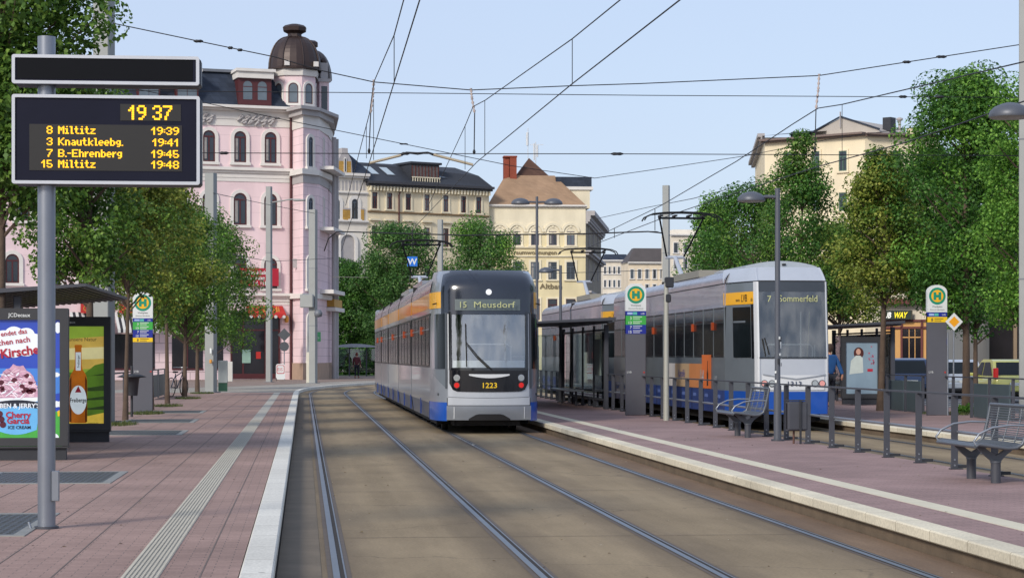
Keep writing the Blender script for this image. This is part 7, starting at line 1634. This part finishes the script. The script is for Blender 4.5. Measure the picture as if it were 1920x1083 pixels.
wire('upper sagging span wire hung between the left mast and the right mast', [(212, 44, 45.9), (360, 75, 46), (515, 107, 46.1), (600, 132, 46.2), (701, 154, 46.3), (738, 157, 46.4), (883, 169, 46.6), (1073, 161, 46.9), (1200, 157, 47.2), (1535, 142, 47.7), (1912, 84, 48.2)], .012, ins=[(372, 77.5, 46, 9), (432, 90, 46, 5), (450, 94, 46, 5), (1700, 116.5, 47.9, 8), (1765, 106.7, 48, 10)])
wire('middle span wire, nearly level, passing just under the upper sagging wire', [(212, 170, 45.9), (800, 175, 46.5), (1210, 179, 47.2), (1912, 183, 48.2)], .009, ins=[(1693, 181.5, 48, 8), (1762, 182, 48, 8)])
wire('lower span wire, nearly level, crossing above the roofs', [(212, 286, 45.9), (693, 288, 46.3), (1160, 288.5, 47), (1912, 292, 48.2)], .010, ins=[(1157, 288.5, 47, 12), (420, 287, 46, 9), (760, 288, 46.4, 8)])
wire('far span wire dipping from the pink facade to the slate roof corner', [(250, 166, 86), (380, 192, 87), (520, 222, 88), (757, 270, 90), (960, 311, 93), (1115, 334, 96), (1240, 316, 98), (1400, 292, 99), (1550, 262, 100), (1720, 238, 101)], .016, ins=[(757, 270, 90, 8), (520, 222, 88, 5)])
wire('thick black feeder cable strung across above the tram roofs', [(608, 470, 119), (616, 447, 118), (632, 434, 117), (700, 436, 115), (870, 441, 112), (1100, 438, 107), (1215, 434, 104.4), (1245, 437, 104)], .035, 'feeder_cable', 'cable', ins=[(1225, 434.5, 104.2, 10)])
wire('thin far cable between the tiled building and the right trees', [(1118, 410, 150), (1213, 389, 130), (1300, 372, 110), (1420, 340, 95)], .018)
wire('short pale far wire left of tram 1223 across the dark tree', [(625, 519, 105), (690, 520, 108)], .016, m=ARM)
wire('lower thin far cable across the pale far houses', [(1040, 512, 130), (1250, 506, 104)], .018)
wire('thin cable in front of the pink facade, upper', [(400, 362, 84), (505, 384, 110), (590, 400, 118)], .014); wire('thin cable in front of the pink facade at banner height', [(400, 470, 84), (505, 490, 110), (625, 484, 118)], .014)
# droppers
for k, (u, v0, v1, d, l) in enumerate(((739, 66, 156, 29.5, 'dropper between the two wires over the left track, upper'), (700.5, 186, 300, 39, 'dropper over the left track below the striped insulator'), (687, 233, 297, 43, 'short dropper over the left track next to the insulator rod'),
        (1073, 73, 159, 30.4, 'dropper at upper right centre between the two wires of the near tram'), (909, 188, 292, 40, 'dropper right of the centre insulator rod'), (872, 234, 318, 44, 'dropper left of the centre insulator rod'), (1579, 196, 300, 41.5, 'dropper in front of the gabled cream building'), (1228, 392, 432, 63, 'short dropper left of the tram 1313 pantograph'), (1152, 427, 446, 72, 'shortest dropper near the tiled building flank'))):
    wire(l, [(u, v0, d), (u, v1, d)], .006 if d < 60 else .012, 'wire_dropper', 'wire dropper', 'droppers between contact and carrying wires')
# insulator strings and rods
def insulator(label, pts, d, rod):
    t = thing('insulator_string', label, 'insulator', W3(*pts[0], d), 0, 'striped insulators hung from the upper span wire'); o = Vector(W3(*pts[0], d)); b = MB(); q = [Vector(W3(u, v, d)) - o for u, v in pts]
    for i in range(len(q) - 1):
        a, c = q[i], q[i + 1]; n = 7
        b.tube([a + (c - a) * k / n for k in range(n + 1)], [.012 if k % 2 else .034 for k in range(n + 1)], INS, 8)
    b.build('insulator_body', t); b = MB(); p = q[-1]; e = Vector(W3(rod[0], rod[1], d)) - o; b.tube([p, p + (e - p) * .08, e], .012, WIR, 6); b.tube([e + Vector((0, 0, .05)), e, e - Vector((0, 0, .05))], [.02, .035, .02], WIR, 8); b.build('tie_rod', t)
insulator('striped insulator hanging from the upper span left of centre', [(701, 150), (699, 180), (695, 212)], 46.3, (692, 283)); insulator('striped insulator hanging from the upper span at picture centre', [(883, 166), (885, 185), (890, 212)], 46.6, (889, 285)); insulator('striped insulator hanging from the upper span in front of the gabled building', [(1536, 139), (1534, 170), (1530, 205)], 47.7, (1528, 280))
for l, a, c in (('tan steady arm holding the left track wire', (692, 306), (752, 291)), ('tan steady arm holding the near tram wire', (813, 290), (887, 309))):
    b = MB(); b.tube([W3(*a, 46.4), W3(*c, 46.4)], .03, ARM, 8); tag(b.build('steady_arm'), l, 'steady arm', 'steady arms on the lower span')
b = MB(); b.tube([W3(752, 291, 46.4), W3(762, 286, 46.4), W3(783, 288, 46.4), W3(802, 286, 46.4), W3(813, 290, 46.4)], [.03, .02, .03, .02, .03], WIR, 8); tag(b.build('span_connector'), 'black connector joining the two tan steady arms', 'connector')
